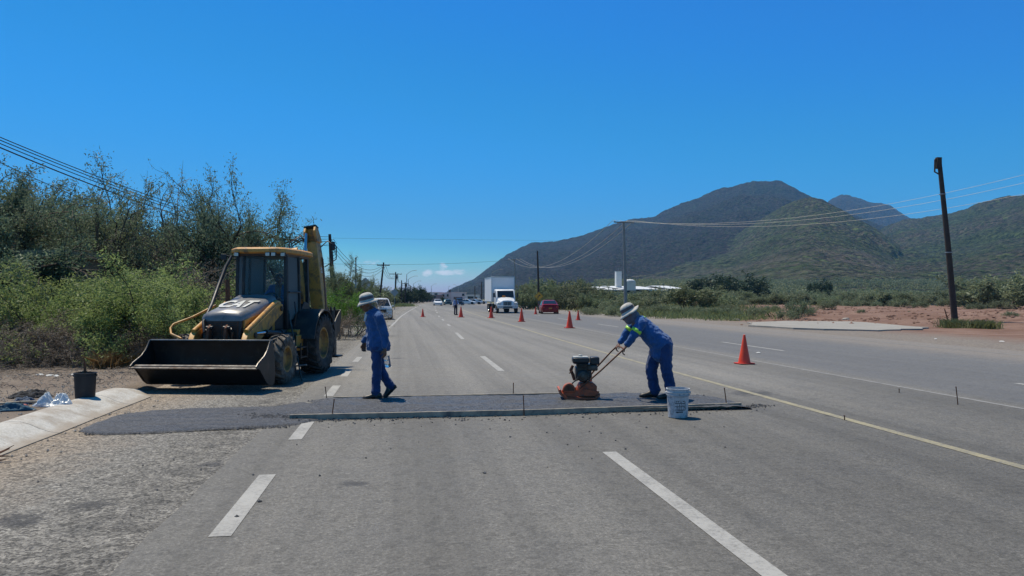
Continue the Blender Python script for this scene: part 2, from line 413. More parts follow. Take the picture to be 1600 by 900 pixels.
# ---------------------------------------------------------------- pavement
def strip(name, x0f, x1f, y0, y1, z, m, step=None, nx=8, jag=0.0):
    ys = []; y = y0
    while y < y1: ys.append(y); y += max(.15 if jag else .6, (y-y0+4)*.03) if step is None else step
    ys.append(y1)
    rnd = random.Random(hash(name) % 999 if False else 7)
    v = []; f = []
    for k, yy in enumerate(ys):
        j0 = float(fbm(np.array(yy*1.7), np.array(3.3), 4)-.5)*2*jag; j1 = float(fbm(np.array(yy*1.7), np.array(8.3), 4)-.5)*2*jag
        a = x0f(yy)+j0; b = x1f(yy)+j1
        for i in range(nx+1): v.append((a+(b-a)*i/nx, yy, z))
    for k in range(len(ys)-1):
        for i in range(nx):
            q = k*(nx+1)+i; f.append((q, q+1, q+nx+2, q+nx+1))
    me = bpy.data.meshes.new(name); me.from_pydata(v, [], f); me.update()
    if me.polygons[0].normal.z < 0: me.flip_normals()
    return link(name, me, None, m)

def asphalt_mat(name, c=(.163, .155, .141), chip=0.0, lane=True):
    n = NT(name); p = n.pos(); s = n.sep(p)
    big = n.noise(p, .22, 5, .6); med = n.noise(p, 1.6, 6, .65); fine = n.noise(p, 45, 4, .75); grain = n.noise(p, 160, 2, .8)
    col = n.mix(n.ramp(big, [(.3, 0), (.7, 1)]), tuple(x*.90 for x in c), tuple(x*1.08 for x in c))
    col = n.mix(n.ramp(med, [(.3, 0), (.72, 1)]), n.mix(1, col, .88, 'MULTIPLY'), n.mix(1, col, 1.07, 'MULTIPLY'))
    col = n.mix(n.ramp(fine, [(.32, .75), (.5, 0)]), col, tuple(x*.45 for x in c))
    col = n.mix(n.ramp(fine, [(.58, 0), (.72, .7)]), col, tuple(min(1, x*2.0) for x in c))
    # stones of the wearing course
    vo = n.voro(p, 75 if not chip else 42)
    col = n.mix(n.ramp(vo, [(.0, .35+.3*chip), (.22, 0)]), col, tuple(min(1, x*(2.1+.4*chip)) for x in c))
    col = n.mix(n.ramp(grain, [(.35, .5), (.5, 0)]), col, tuple(x*.5 for x in c))
    coarse = n.noise(p, 26 if not chip else 24, 4, .75)
    col = n.mix(n.ramp(coarse, [(.34 if chip else .32, .85), (.48 if chip else .46, 0)]), col, tuple(x*(.52-.22*chip) for x in c))
    col = n.mix(n.ramp(coarse, [(.57, 0), (.68, .7+.2*chip)]), col, tuple(min(1, x*(1.55+.2*chip)) for x in c))
    if not chip: col = n.mix(n.ramp(n.noise(p, 7, 3, .6), [(.30, .5), (.42, 0), (.62, 0), (.72, .3)]), col, tuple(x*.72 for x in c))
    if lane:
        st = n.map(p, (1.0, .012, 1)); wh = n.noise(st, 1.25, 5, .62)
        col = n.mix(n.ramp(wh, [(.40, .60), (.53, 0)]), col, tuple(x*.60 for x in c))
        col = n.mix(n.ramp(wh, [(.55, 0), (.72, .35)]), col, (c[0]*1.32, c[1]*1.28, c[2]*1.22))
        # the far carriageway was laid later: darker and bluer
        xb = n.math('SUBTRACT', s[0], n.math('MULTIPLY', s[1], .015))
        q = n.ramp(n.math('MULTIPLY_ADD', n.math('ADD', xb, n.math('MULTIPLY', med, .25)), .05, 0.0), [(.455, 0), (.475, 1), (.76, 1), (.86, 0)])
        col = n.mix(n.math('MULTIPLY', q, .62), col, (.118, .12, .126))
        # dusty right edge
        q2 = n.ramp(n.math('MULTIPLY_ADD', n.math('ADD', xb, n.math('MULTIPLY', med, 2.2)), .04, 0.0), [(.62, 0), (.70, .8)])
        col = n.mix(q2, col, (.21, .185, .16))
        # hairline cracks
        wv = n.node('ShaderNodeVectorMath', operation='MULTIPLY_ADD'); n.lk(p, wv.inputs[0]); wv.inputs[1].default_value = (1, .45, 1)
        nz = n.node('ShaderNodeTexNoise'); nz.inputs['Scale'].default_value = 2.0; nz.inputs['Detail'].default_value = 5; n.lk(p, nz.inputs['Vector']); n.lk(nz.outputs[1], wv.inputs[2])
        cr = n.voro(wv.outputs[0], .42, 'DISTANCE_TO_EDGE')
        ck = n.math('MULTIPLY', n.ramp(cr, [(.0, 1), (.004, 0)]), n.ramp(big, [(.5, 0), (.62, .55)]))
        col = n.mix(ck, col, tuple(x*.35 for x in c))
    else:
        # dust drifted against the kerb, dark crumbs along the joint with the road
        d = n.ramp(n.math('MULTIPLY_ADD', n.math('ADD', s[0], n.math('MULTIPLY', n.math('SUBTRACT', med, .5), 1.5)), .2, 1.0), [(.23, 1), (.42, 0)])
        col = n.mix(n.math('MULTIPLY', d, .9), col, n.mix(n.ramp(fine, [(.35, 0), (.65, 1)]), (.25, .195, .14), (.33, .27, .205)))
        d2 = n.math('MULTIPLY', n.ramp(n.math('MULTIPLY_ADD', s[0], .2, 1.0), [(.47, 0), (.58, 1), (.63, 1), (.68, .2)]), n.ramp(n.noise(p, 3.0, 6, .75), [(.42, 0), (.60, .9)]))
        col = n.mix(d2, col, tuple(x*.42 for x in c))
        sp = n.ramp(n.noise(p, 1.3, 3, .5, 1.0), [(.70, 0), (.76, .8)])
        col = n.mix(sp, col, (.06, .055, .05))
    cell = n.node('ShaderNodeTexVoronoi', feature='F1'); cell.inputs['Scale'].default_value = 48 if chip else 60; n.lk(p, cell.inputs['Vector'])
    cr_ = n.node('ShaderNodeSeparateColor'); n.lk(cell.outputs['Color'], cr_.inputs[0])
    amp_ = .62 if chip else .18
    cv_ = n.math('MULTIPLY_ADD', cr_.outputs[0], amp_*2, 1-amp_)
    cvm = n.node('ShaderNodeCombineColor'); [n.lk(cv_, cvm.inputs[i]) for i in range(3)]
    col = n.mix(1, col, cvm.outputs[0], 'MULTIPLY')
    cell2 = n.node('ShaderNodeTexVoronoi', feature='F1'); cell2.inputs['Scale'].default_value = 17 if chip else 14; n.lk(p, cell2.inputs['Vector'])
    c2_ = n.node('ShaderNodeSeparateColor'); n.lk(cell2.outputs['Color'], c2_.inputs[0])
    col = n.mix(n.ramp(c2_.outputs[1], [(.80, 0), (.84, .55 if chip else .28)]), col, n.mix(1, col, .5, 'MULTIPLY'))
    if lane:
        # grazing-light brightening with distance, painted into the road colour beyond the hump
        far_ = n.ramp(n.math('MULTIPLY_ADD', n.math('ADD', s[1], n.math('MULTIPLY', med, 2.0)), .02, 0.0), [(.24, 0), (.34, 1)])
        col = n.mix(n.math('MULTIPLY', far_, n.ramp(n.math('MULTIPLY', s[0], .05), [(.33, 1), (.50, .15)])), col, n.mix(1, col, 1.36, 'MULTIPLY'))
        near_ = n.math('MULTIPLY', n.ramp(n.math('MULTIPLY_ADD', s[0], .1, 0.0), [(.16, 0), (.34, 1)]), n.ramp(n.math('MULTIPLY', s[1], .05), [(.30, 1), (.62, 0)]))  # near right lane darker, fading out further up the road
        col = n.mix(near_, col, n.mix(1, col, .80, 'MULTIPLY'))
        spots = ((545, 756, .12), (562, 757, .10), (1175, 615, .45), (1300, 650, .14), (705, 648, .10), (620, 560, .22), (1120, 640, .2))
    else: spots = ((22, 812, .22), (140, 790, .18), (40, 818, .12), (400, 688, .12), (330, 726, .16))
    if name in ('asphalt_worn', 'chip_seal_shoulder'):
        for (sx_, sy_, sr_) in spots:
            q_ = U(sx_, sy_); vm_ = n.node('ShaderNodeVectorMath', operation='DISTANCE'); mp_ = n.map(p, (1, 1.0, 0), (0, 0, 0)); n.lk(mp_, vm_.inputs[0]); vm_.inputs[1].default_value = (q_.x, q_.y, 0)
            dd_ = n.math('ADD', n.math('MULTIPLY', vm_.outputs['Value'], 1.0/sr_), n.math('MULTIPLY', n.math('SUBTRACT', n.noise(p, 2.2/sr_, 5, .7), .5), 2.6))
            col = n.mix(n.ramp(dd_, [(.45, .75), (1.0, 0)]), col, (.048, .047, .048))
    n.base(col)
    n.rough(n.ramp(med, [(.3, .72), (.7, .88)])); n.b.inputs['Specular IOR Level'].default_value = .35
    n.bump(n.math('ADD', n.math('MULTIPLY', fine, .6), n.math('ADD', n.math('MULTIPLY', vo, -.5*(1+chip)), n.math('MULTIPLY', grain, .3))), .55+.3*chip, .008+.012*chip)
    return n.m
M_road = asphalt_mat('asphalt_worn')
M_should = asphalt_mat('chip_seal_shoulder', (.245, .228, .20), 1.0, False)
shoulder = strip('road_shoulder', lambda y: bend(y)-4.5-(max(0, y-14)*.02 if y < 60 else .9), lambda y: bend(y)-1.6, -6, 230, 0.0, M_should, jag=.0)
tag(shoulder, kind='structure')
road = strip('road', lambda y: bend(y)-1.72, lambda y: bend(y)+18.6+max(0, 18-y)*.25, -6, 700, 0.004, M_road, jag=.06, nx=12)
tag(road, kind='structure')

def paint_mat(name, c, wear=.5):
    n = NT(name); p = n.pos()
    a = n.noise(p, 30, 5, .75); b = n.noise(p, 3.0, 5, .6)
    col = n.mix(n.ramp(b, [(.3, 0), (.7, 1)]), tuple(x*.85 for x in c), c)
    w = n.ramp(n.math('ADD', n.math('MULTIPLY', a, .7), n.math('MULTIPLY', b, .3)), [(.42-.1*(1-wear), 1), (.56-.1*(1-wear), 0)])
    col = n.mix(n.math('MULTIPLY', w, .3+.6*wear), col, (.15, .145, .138))
    n.base(col); n.rough(.75); n.bump(a, .3, .004); return n.m
M_white = paint_mat('road_paint_white', (.36, .35, .325), .6)
M_white_old = paint_mat('road_paint_worn', (.26, .25, .235), .8)
M_yellow = paint_mat('road_paint_yellow', (.33, .29, .18), .85)
def markings(name, segs, m, z=.008):
    mb = MB()
    for (x, w, a, b) in segs:
        n = max(1, int((b-a)/4)); ys = [a+(b-a)*i/n for i in range(n+1)]
        for i in range(n):
            y0, y1 = ys[i], ys[i+1]
            mb.quad((bend(y0)+x-w/2, y0, z), (bend(y0)+x+w/2, y0, z), (bend(y1)+x+w/2, y1, z), (bend(y1)+x-w/2, y1, z))
    o = mb.build(name, m); 
    return tag(o, kind='structure')
def wy(px, py): return U(px, py, 0).y
# lane dashes beside the worker
seg = [(2.13, .15, wy(1215, 905)-1.0, wy(950, 707)), (2.13, .15, wy(783, 580), wy(752, 557)), (2.13, .15, wy(724, 530), wy(712, 520))]
ys_ = wy(724, 530)
for (a, b) in ((509.5, 506.5), (500.9, 499), (494.8, 493.4)):
    seg.append((2.13, .15, H*F/(a-HOR)*1.0, H*F/(b-HOR)*1.0))
y = 84
while y < 400: seg.append((2.13, .15, y, y+5)); y += 15
# left edge: short dashes near, solid line further on
for (a, b) in (((340, 840), (409, 743)), ((453, 688), (474, 660)), ((514, 620), (520, 603)), ((535, 589), (547, 577)), ((556, 566), (562, 558))):
    seg.append((-1.24, .15, wy(*a), wy(*b)))
seg.append((-1.24, .14, wy(611, 513), 420))
# far carriageway
fy = [(1580, 601, 1640, 610), (1130, 534.5, 1225, 548.5)]
seg += [(11.5, .13, wy(1225, 548.5), wy(1130, 534.5)), (11.5, .13, wy(1700, 618), wy(1577, 599.5))]
y = 42
while y < 260: seg.append((11.5, .13, y, y+5)); y += 14
markings('lane_markings', seg, M_white)
markings('yellow_centre_line', [(5.85, .13, 3, 420)], M_yellow)
markings('worn_lane_line', [(8.95, .10, 10, 60), (17.3, .12, 14, 120)], M_white_old, z=.0082)

# concrete apron at the right edge of the road
n_ = NT('concrete_apron'); p_ = n_.pos(); a_ = n_.noise(p_, .9, 6, .7); b_ = n_.noise(p_, 25, 4, .7)
n_.base(n_.mix(n_.ramp(a_, [(.35, 0), (.7, 1)]), n_.mix(n_.ramp(b_, [(.4, 0), (.6, 1)]), (.20, .185, .16), (.29, .27, .24)), (.33, .31, .275))); n_.rough(.9); n_.bump(b_, .4, .01)
pts = [U(1165, 505), U(1230, 502.5), U(1330, 503.5), U(1440, 512), U(1452, 514.5), U(1370, 517.5), U(1260, 514.5), U(1175, 509.5)]
mb = MB(); vv = []
for i, q in enumerate(pts):
    r_ = pts[(i+1) % len(pts)]
    for t in (0, .2, .4, .6, .8):
        e = q.lerp(r_, t); vv.append((e.x+random.Random(i*7+int(t*9)).uniform(-.25, .25), e.y+random.Random(i*5+int(t*9)).uniform(-.3, .3)))
mb.prism(vv, -.2, .058, 'Z'); tag(mb.build('concrete_apron', n_.m), kind='structure')

# rolled concrete kerb
def kerb():
    prof = [(-4.05, -.05), (-4.05, .012), (-4.16, .03), (-4.28, .075), (-4.38, .125), (-4.48, .155), (-4.62, .165), (-4.70, .15), (-4.72, -.05)]
    n = NT('kerb_concrete'); p = n.pos(); a = n.noise(p, 2.2, 6, .7); b = n.noise(p, 40, 4, .7); s = n.sep(p)
    col = n.mix(n.ramp(b, [(.4, 0), (.6, 1)]), (.42, .40, .36), (.53, .51, .47))
    col = n.mix(n.ramp(a, [(.44, 0), (.60, .85)]), col, (.31, .265, .215))
    col = n.mix(n.ramp(s[2], [(.01, .9), (.05, 0)]), col, (.28, .23, .175))
    n.base(col); n.rough(.88); col = n.mix(n.ramp(n.noise(p, 9, 5, .75), [(.58, 0), (.68, .6)]), col, (.24, .215, .185)); n.base(col)
    n.bump(n.math('ADD', n.math('MULTIPLY', a, .6), n.math('MULTIPLY', b, .3)), .9, .02)
    joint = [9.85, 11.35, 12.85]
    root = empty('kerb', (-4.4, 6, 0), label='pale rolled concrete kerb along the left shoulder', cat='kerb')
    ed = [-5.5, -3, -.5, 2, 4.5, 7.2, 9.85, 12.35, 13.9]
    for k in range(len(ed)-1):
        a0, b0 = ed[k]+.006, ed[k+1]-.006
        secs = []
        nseg = 12
        for i in range(nseg+1):
            yy = a0+(b0-a0)*i/nseg
            dx = float(fbm(np.array(yy*1.1), np.array(2.2), 3)-.5)*.05
            drop = 0 if yy < 13.3 else (yy-13.3)*.14
            secs.append([(x+dx+4.4, yy-6, max(z-drop, -.06)) for x, z in prof])
        m_ = MB(); m_.loft(secs); m_.build('kerb_block', n.m, root, smooth=50)
kerb()

# ---------------------------------------------------------------- hills
def hill_mat(name, rock, green, green2, gthr=.45, dots=1.0, base_brown=None, blue=None):
    n = NT(name); p = n.pos(); s = n.sep(p)
    big = n.noise(p, .0045, 7, .62); med = n.noise(p, .03, 7, .72); fin = n.noise(p, .16, 4, .75)
    rk = n.mix(n.ramp(med, [(.35, 0), (.65, 1)]), tuple(x*.7 for x in rock), tuple(x*1.3 for x in rock))
    gr = n.mix(n.ramp(med, [(.35, 0), (.65, 1)]), green, green2)
    vo = n.voro(n.map(p, (1, 1, .6)), .11)
    gdot = n.ramp(vo, [(.22, 1), (.42, 0)])
    m = n.math('ADD', n.math('MULTIPLY', gdot, .30*dots), n.math('ADD', n.math('MULTIPLY', big, .6), n.math('MULTIPLY', med, .35)))
    col = n.mix(n.ramp(m, [(gthr, 0), (gthr+.14, 1)]), rk, gr)
    col = n.mix(n.ramp(fin, [(.44, .85), (.54, 0)]), col, tuple(x*.22 for x in green))
    col = n.mix(n.ramp(n.noise(p, .055, 5, .7), [(.54, 0), (.66, .7)]), col, tuple(x*1.5 for x in green2))
    v2 = n.voro(n.map(p, (1, 1, .5)), .075)
    col = n.mix(n.math('MULTIPLY', n.ramp(v2, [(.16, .85), (.34, 0)]), dots), col, tuple(x*.42 for x in green))
    if base_brown is not None:
        z = n.math('ADD', s[2], n.math('MULTIPLY', n.math('SUBTRACT', big, .5), 90.0))
        q = n.ramp(n.math('MULTIPLY', z, .01), [(.12, 0), (.25, .55), (.5, .6), (.75, 0)])
        col = n.mix(n.math('MULTIPLY', q, n.ramp(med, [(.45, 0), (.6, 1)])), col, base_brown)
    n.base(col); n.rough(.95); n.b.inputs['Specular IOR Level'].default_value = .1
    n.bump(n.math('ADD', n.math('MULTIPLY', med, 1.0), n.math('ADD', n.math('MULTIPLY', vo, -.45), n.math('MULTIPLY', fin, .45))), 1.0, 26)
    return n.m
def hill(name, sil, Rr, r0, back, m, amp=.10, power=1.7, gul=.012, az_n=420, r_n=230, seed=0.0, crags=None, noise_sc=1.0, rough_=9.0):
    px = np.array([a for a, b in sil], float); py = np.array([b for a, b in sil], float)
    az_p = np.arctan((px-800)/F)+YAW; te = (HOR-py)/F*np.cos(np.arctan((px-800)/F))
    azs = np.linspace(az_p[0], az_p[-1], az_n)
    pxs = 800+F*np.tan(azs-YAW)
    Tn = np.interp(azs, az_p, te)
    k = np.ones(7)/7; Tn = np.convolve(np.pad(Tn, 3, mode='edge'), k, 'valid')
    R_ = Rr(pxs) if callable(Rr) else np.full(az_n, float(Rr))
    Zr = Tn*R_+H
    t = np.concatenate([np.linspace(0, 1, int(r_n*.75)), 1+np.linspace(.01, 1, r_n-int(r_n*.75))**1.2])
    T_, Az = np.meshgrid(t, azs, indexing='ij')
    RR = np.where(T_ <= 1, r0+(R_[None, :]-r0)*T_, R_[None, :]+back*(T_-1))
    x = np.sin(Az)*RR; y = np.cos(Az)*RR
    up = np.where(T_ <= 1, .10*T_+.90*np.clip(T_, 0, 1)**power, 1-.85*np.clip(T_-1, 0, 1)**1.5)
    zz = Zr[None, :]*up
    nz = fbm(x*gul*noise_sc+seed, y*gul*noise_sc+seed, 6, .5, True)-.55
    n2 = fbm(x*gul*4+seed, y*gul*4, 5, .55)-.5
    w = np.clip(T_*1.8, 0, 1)*np.where(T_ <= 1, 1-.72*np.clip((T_-.85)/.15, 0, 1), .28)
    n3 = fbm(x*.022+seed*3, y*.022, 4, .6)-.5
    zz = zz+amp*Zr[None, :].clip(20)*nz*w*1.9+n2*Zr[None, :].clip(20)*amp*.6*np.clip(T_*1.5, 0, 1)+n3*np.clip(T_*3, 0, 1)*rough_
    wv = fbm(x*.003+seed, y*.003, 4)
    g2 = fbm(Az*26+wv*3.2+seed, RR*.0016+wv*1.5+seed, 5, .55, True)-.5      # gullies running down the slope
    zz = zz+g2*Zr[None, :].clip(20)*amp*.8*np.clip(T_*2, 0, 1)*np.where(T_ < 1, 1-.75*T_**4, .25)
    if crags is not None: zz = zz+crags(pxs[None, :]+0*T_, zz, RR, x, y)
    zz = zz-6*(1-np.clip(T_*10, 0, 1))
    zz = np.where(T_ >= 1.99, -20, zz)
    v = np.stack([x.ravel(), y.ravel(), zz.ravel()], 1); na = az_n; nr = len(t)
    i = np.arange(nr-1)[:, None]*na+np.arange(na-1)[None, :]
    f = np.stack([i, i+1, i+1+na, i+na], -1).reshape(-1, 4)
    me = bpy.data.meshes.new(name); me.from_pydata(v.tolist(), [], f.tolist()); me.update(); me.shade_smooth()
    if sum(p.normal.z for p in me.polygons[:400]) < 0: me.flip_normals()
    o = link(name, me, None, m); tag(o, kind='structure'); return o
hm_far = hill_mat('hillside_far', (.070, .056, .056), (.030, .046, .028), (.052, .072, .038), .50, .9)
hm_front = hill_mat('hillside_green', (.15, .125, .10), (.055, .085, .032), (.115, .155, .055), .42, 1.1, base_brown=(.19, .155, .13))
hm_peak = hill_mat('peak_rock', (.075, .055, .055), (.04, .055, .03), (.05, .06, .035), .66, .5)
hm_right = hill_mat('hillside_right', (.14, .115, .09), (.055, .082, .032), (.105, .14, .052), .42, 1.0)
silA = [(690, 463), (705, 452), (720, 446), (740, 437), (762, 420), (790, 400), (812, 388), (832, 379.5), (850, 379), (872, 378), (905, 371), (940, 357), (958, 349), (975, 344), (990, 341), (1000, 342), (1022, 341), (1045, 327), (1070, 319), (1100, 307), (1130, 298), (1155, 291), (1180, 286.5), (1205, 285), (1222, 287), (1240, 293), (1256, 303), (1275, 312), (1320, 330), (1400, 362), (1500, 400), (1600, 440), (1660, 463)]
silB = [(800, 463), (850, 452), (905, 436), (960, 420), (1010, 404), (1060, 390), (1110, 378), (1150, 365), (1180, 350), (1205, 334), (1228, 322), (1250, 313), (1268, 309), (1285, 311), (1300, 318), (1320, 329), (1345, 346), (1370, 362), (1395, 380), (1420, 402), (1450, 418), (1490, 428), (1550, 437), (1640, 446), (1720, 460)]
silC = [(1180, 460), (1240, 380), (1285, 330), (1297, 317), (1310, 309), (1325, 306), (1340, 309), (1352, 315), (1358, 318), (1370, 317), (1382, 318.5), (1392, 324), (1405, 331), (1420, 340), (1450, 356), (1500, 400), (1560, 460)]
silD = [(1240, 462), (1290, 440), (1330, 398), (1360, 370), (1385, 353), (1410, 344), (1440, 341), (1470, 338), (1490, 334), (1512, 327), (1540, 319), (1565, 314), (1600, 307), (1660, 293), (1760, 280), (1860, 290), (1960, 330), (2080, 420), (2130, 460)]
hill('hill', silA, lambda p: 3300+0*p, 900, 2500, hm_far, amp=.10, power=1.25, gul=.0022, az_n=620, r_n=420, seed=3.1, rough_=16)
hill('hill', silC, 5200, 3000, 1500, hm_peak, amp=.14, power=1.1, gul=.0022, az_n=300, r_n=160, seed=9.7, rough_=12)
hill('hill', silD, lambda p: np.interp(p, [1240, 1600, 2100], [2700, 2100, 1700]), 330, 1500, hm_right, amp=.07, power=1.75, gul=.003, az_n=560, r_n=330, seed=15.2,
     crags=lambda p, z, r, x, y: 7*sstep(.50, .60, fbm(x*.006, y*.006, 3))*sstep(1480, 1520, p)*sstep(52, 56, z+10*fbm(x*.01, y*.01, 3)))
hill('hill', silB, lambda p: np.interp(p, [800, 1270, 1700], [2300, 1700, 1500]), 340, 900, hm_front, amp=.055, power=1.8, gul=.0035, az_n=620, r_n=380, seed=21.4,
     crags=lambda p, z, r, x, y: 9*sstep(.5, .62, fbm(x*.01, y*.01, 3))*sstep(1320, 1350, p)*(1-sstep(1405, 1420, p))*sstep(70, 74, z+12*fbm(x*.012, y*.012, 3)))
# ---------------------------------------------------------------- lettering
def text_mesh(s, size, depth=.002, offset=0.0):
    c = bpy.data.curves.new('lettering', 'FONT'); c.body = s; c.size = size; c.extrude = depth; c.offset = offset; c.align_x = 'CENTER'; c.align_y = 'CENTER'
    o = bpy.data.objects.new('tmp', c); COL.objects.link(o)
    dg = bpy.context.evaluated_depsgraph_get(); me = bpy.data.meshes.new_from_object(o.evaluated_get(dg))
    bpy.data.objects.remove(o); bpy.data.curves.remove(c); return me

# ---------------------------------------------------------------- wheels
def lug_tyre(r, w, n_lug, m_tyre, m_rim, rim_r, parent, loc, side):
    """side=+1: outer face towards +X"""
    hw = w/2; rt = r-.035
    prof = [(rim_r, -hw*.72), (rim_r+.02, -hw*.80), (rim_r+(rt-rim_r)*.45, -hw), (rt-.05, -hw*.97), (rt-.012, -hw*.86), (rt, -hw*.45), (rt+.004, 0), (rt, hw*.45), (rt-.012, hw*.86), (rt-.05, hw*.97), (rim_r+(rt-rim_r)*.45, hw), (rim_r+.02, hw*.80), (rim_r, hw*.72)]
    k = MB()   # rim
    s = side
    rp = [(rim_r+.004, -hw*.74), (rim_r+.012, -hw*.78), (rim_r+.012, hw*.78), (rim_r-.02, hw*.76), (rim_r-.035, hw*.45), (rim_r*.80, hw*.30), (rim_r*.45, hw*.22), (rim_r*.42, hw*.38), (rim_r*.18, hw*.42), (.001, hw*.42)]
    rp = [(a, b*s) for a, b in rp]
    k.lathe(rp, 36, axis='X')
    bp = [(rim_r-.02, -hw*.74*s), (rim_r*.6, -hw*.1*s), (.001, -hw*.1*s)]
    k.lathe(bp, 24, axis='X')
    for i in range(8):
        a = 2*pi*i/8; k.cyl((hw*.24*s, rim_r*.58*cos(a), rim_r*.58*sin(a)), (hw*.30*s, rim_r*.58*cos(a), rim_r*.58*sin(a)), .014, 6)
    rim = k.build('wheel', m_rim, parent, smooth=35); rim.location = loc
    t = MB(); t.lathe(prof, 48, axis='X')
    for i in range(n_lug):
        for sg in (-1, 1):
            a0 = 2*pi*(i+(.5 if sg > 0 else 0))/n_lug; da = 2*pi/n_lug*.30; sk_ = 2*pi/n_lug*.9
            secs = []
            for u in (0.02, .35, .7, .93):
                x = sg*hw*u*1.0; aa = a0+sk_*u; rr0 = rt-.02-(.03 if u > .9 else 0); rr1 = r-(.0 if u < .5 else .006)-(.03 if u > .9 else 0)
                secs.append([(x, rr0*cos(aa-da/2), rr0*sin(aa-da/2)), (x, rr1*cos(aa-da*.36), rr1*sin(aa-da*.36)), (x, rr1*cos(aa+da*.36), rr1*sin(aa+da*.36)), (x, rr0*cos(aa+da/2), rr0*sin(aa+da/2))])
            t.loft(secs)
            x = sg*hw*.99; aa = a0+sk_*.95
            t.loft([[(sg*hw*.93, (r-.02)*cos(aa-da/2), (r-.02)*sin(aa-da/2)), (sg*hw*.93, (r-.02)*cos(aa+da/2), (r-.02)*sin(aa+da/2)), (sg*(hw+.004), (r-.05)*cos(aa+da/2), (r-.05)*sin(aa+da/2)), (sg*(hw+.004), (r-.05)*cos(aa-da/2), (r-.05)*sin(aa-da/2))],
                    [(sg*hw*.93, (r-.14)*cos(aa+.06-da/2), (r-.14)*sin(aa+.06-da/2)), (sg*hw*.93, (r-.14)*cos(aa+.06+da/2), (r-.14)*sin(aa+.06+da/2)), (sg*(hw+.004), (r-.14)*cos(aa+.06+da/2), (r-.14)*sin(aa+.06+da/2)), (sg*(hw+.004), (r-.14)*cos(aa+.06-da/2), (r-.14)*sin(aa+.06-da/2))]])
    ty = t.build('tyre', m_tyre, rim, smooth=40)
    return rim

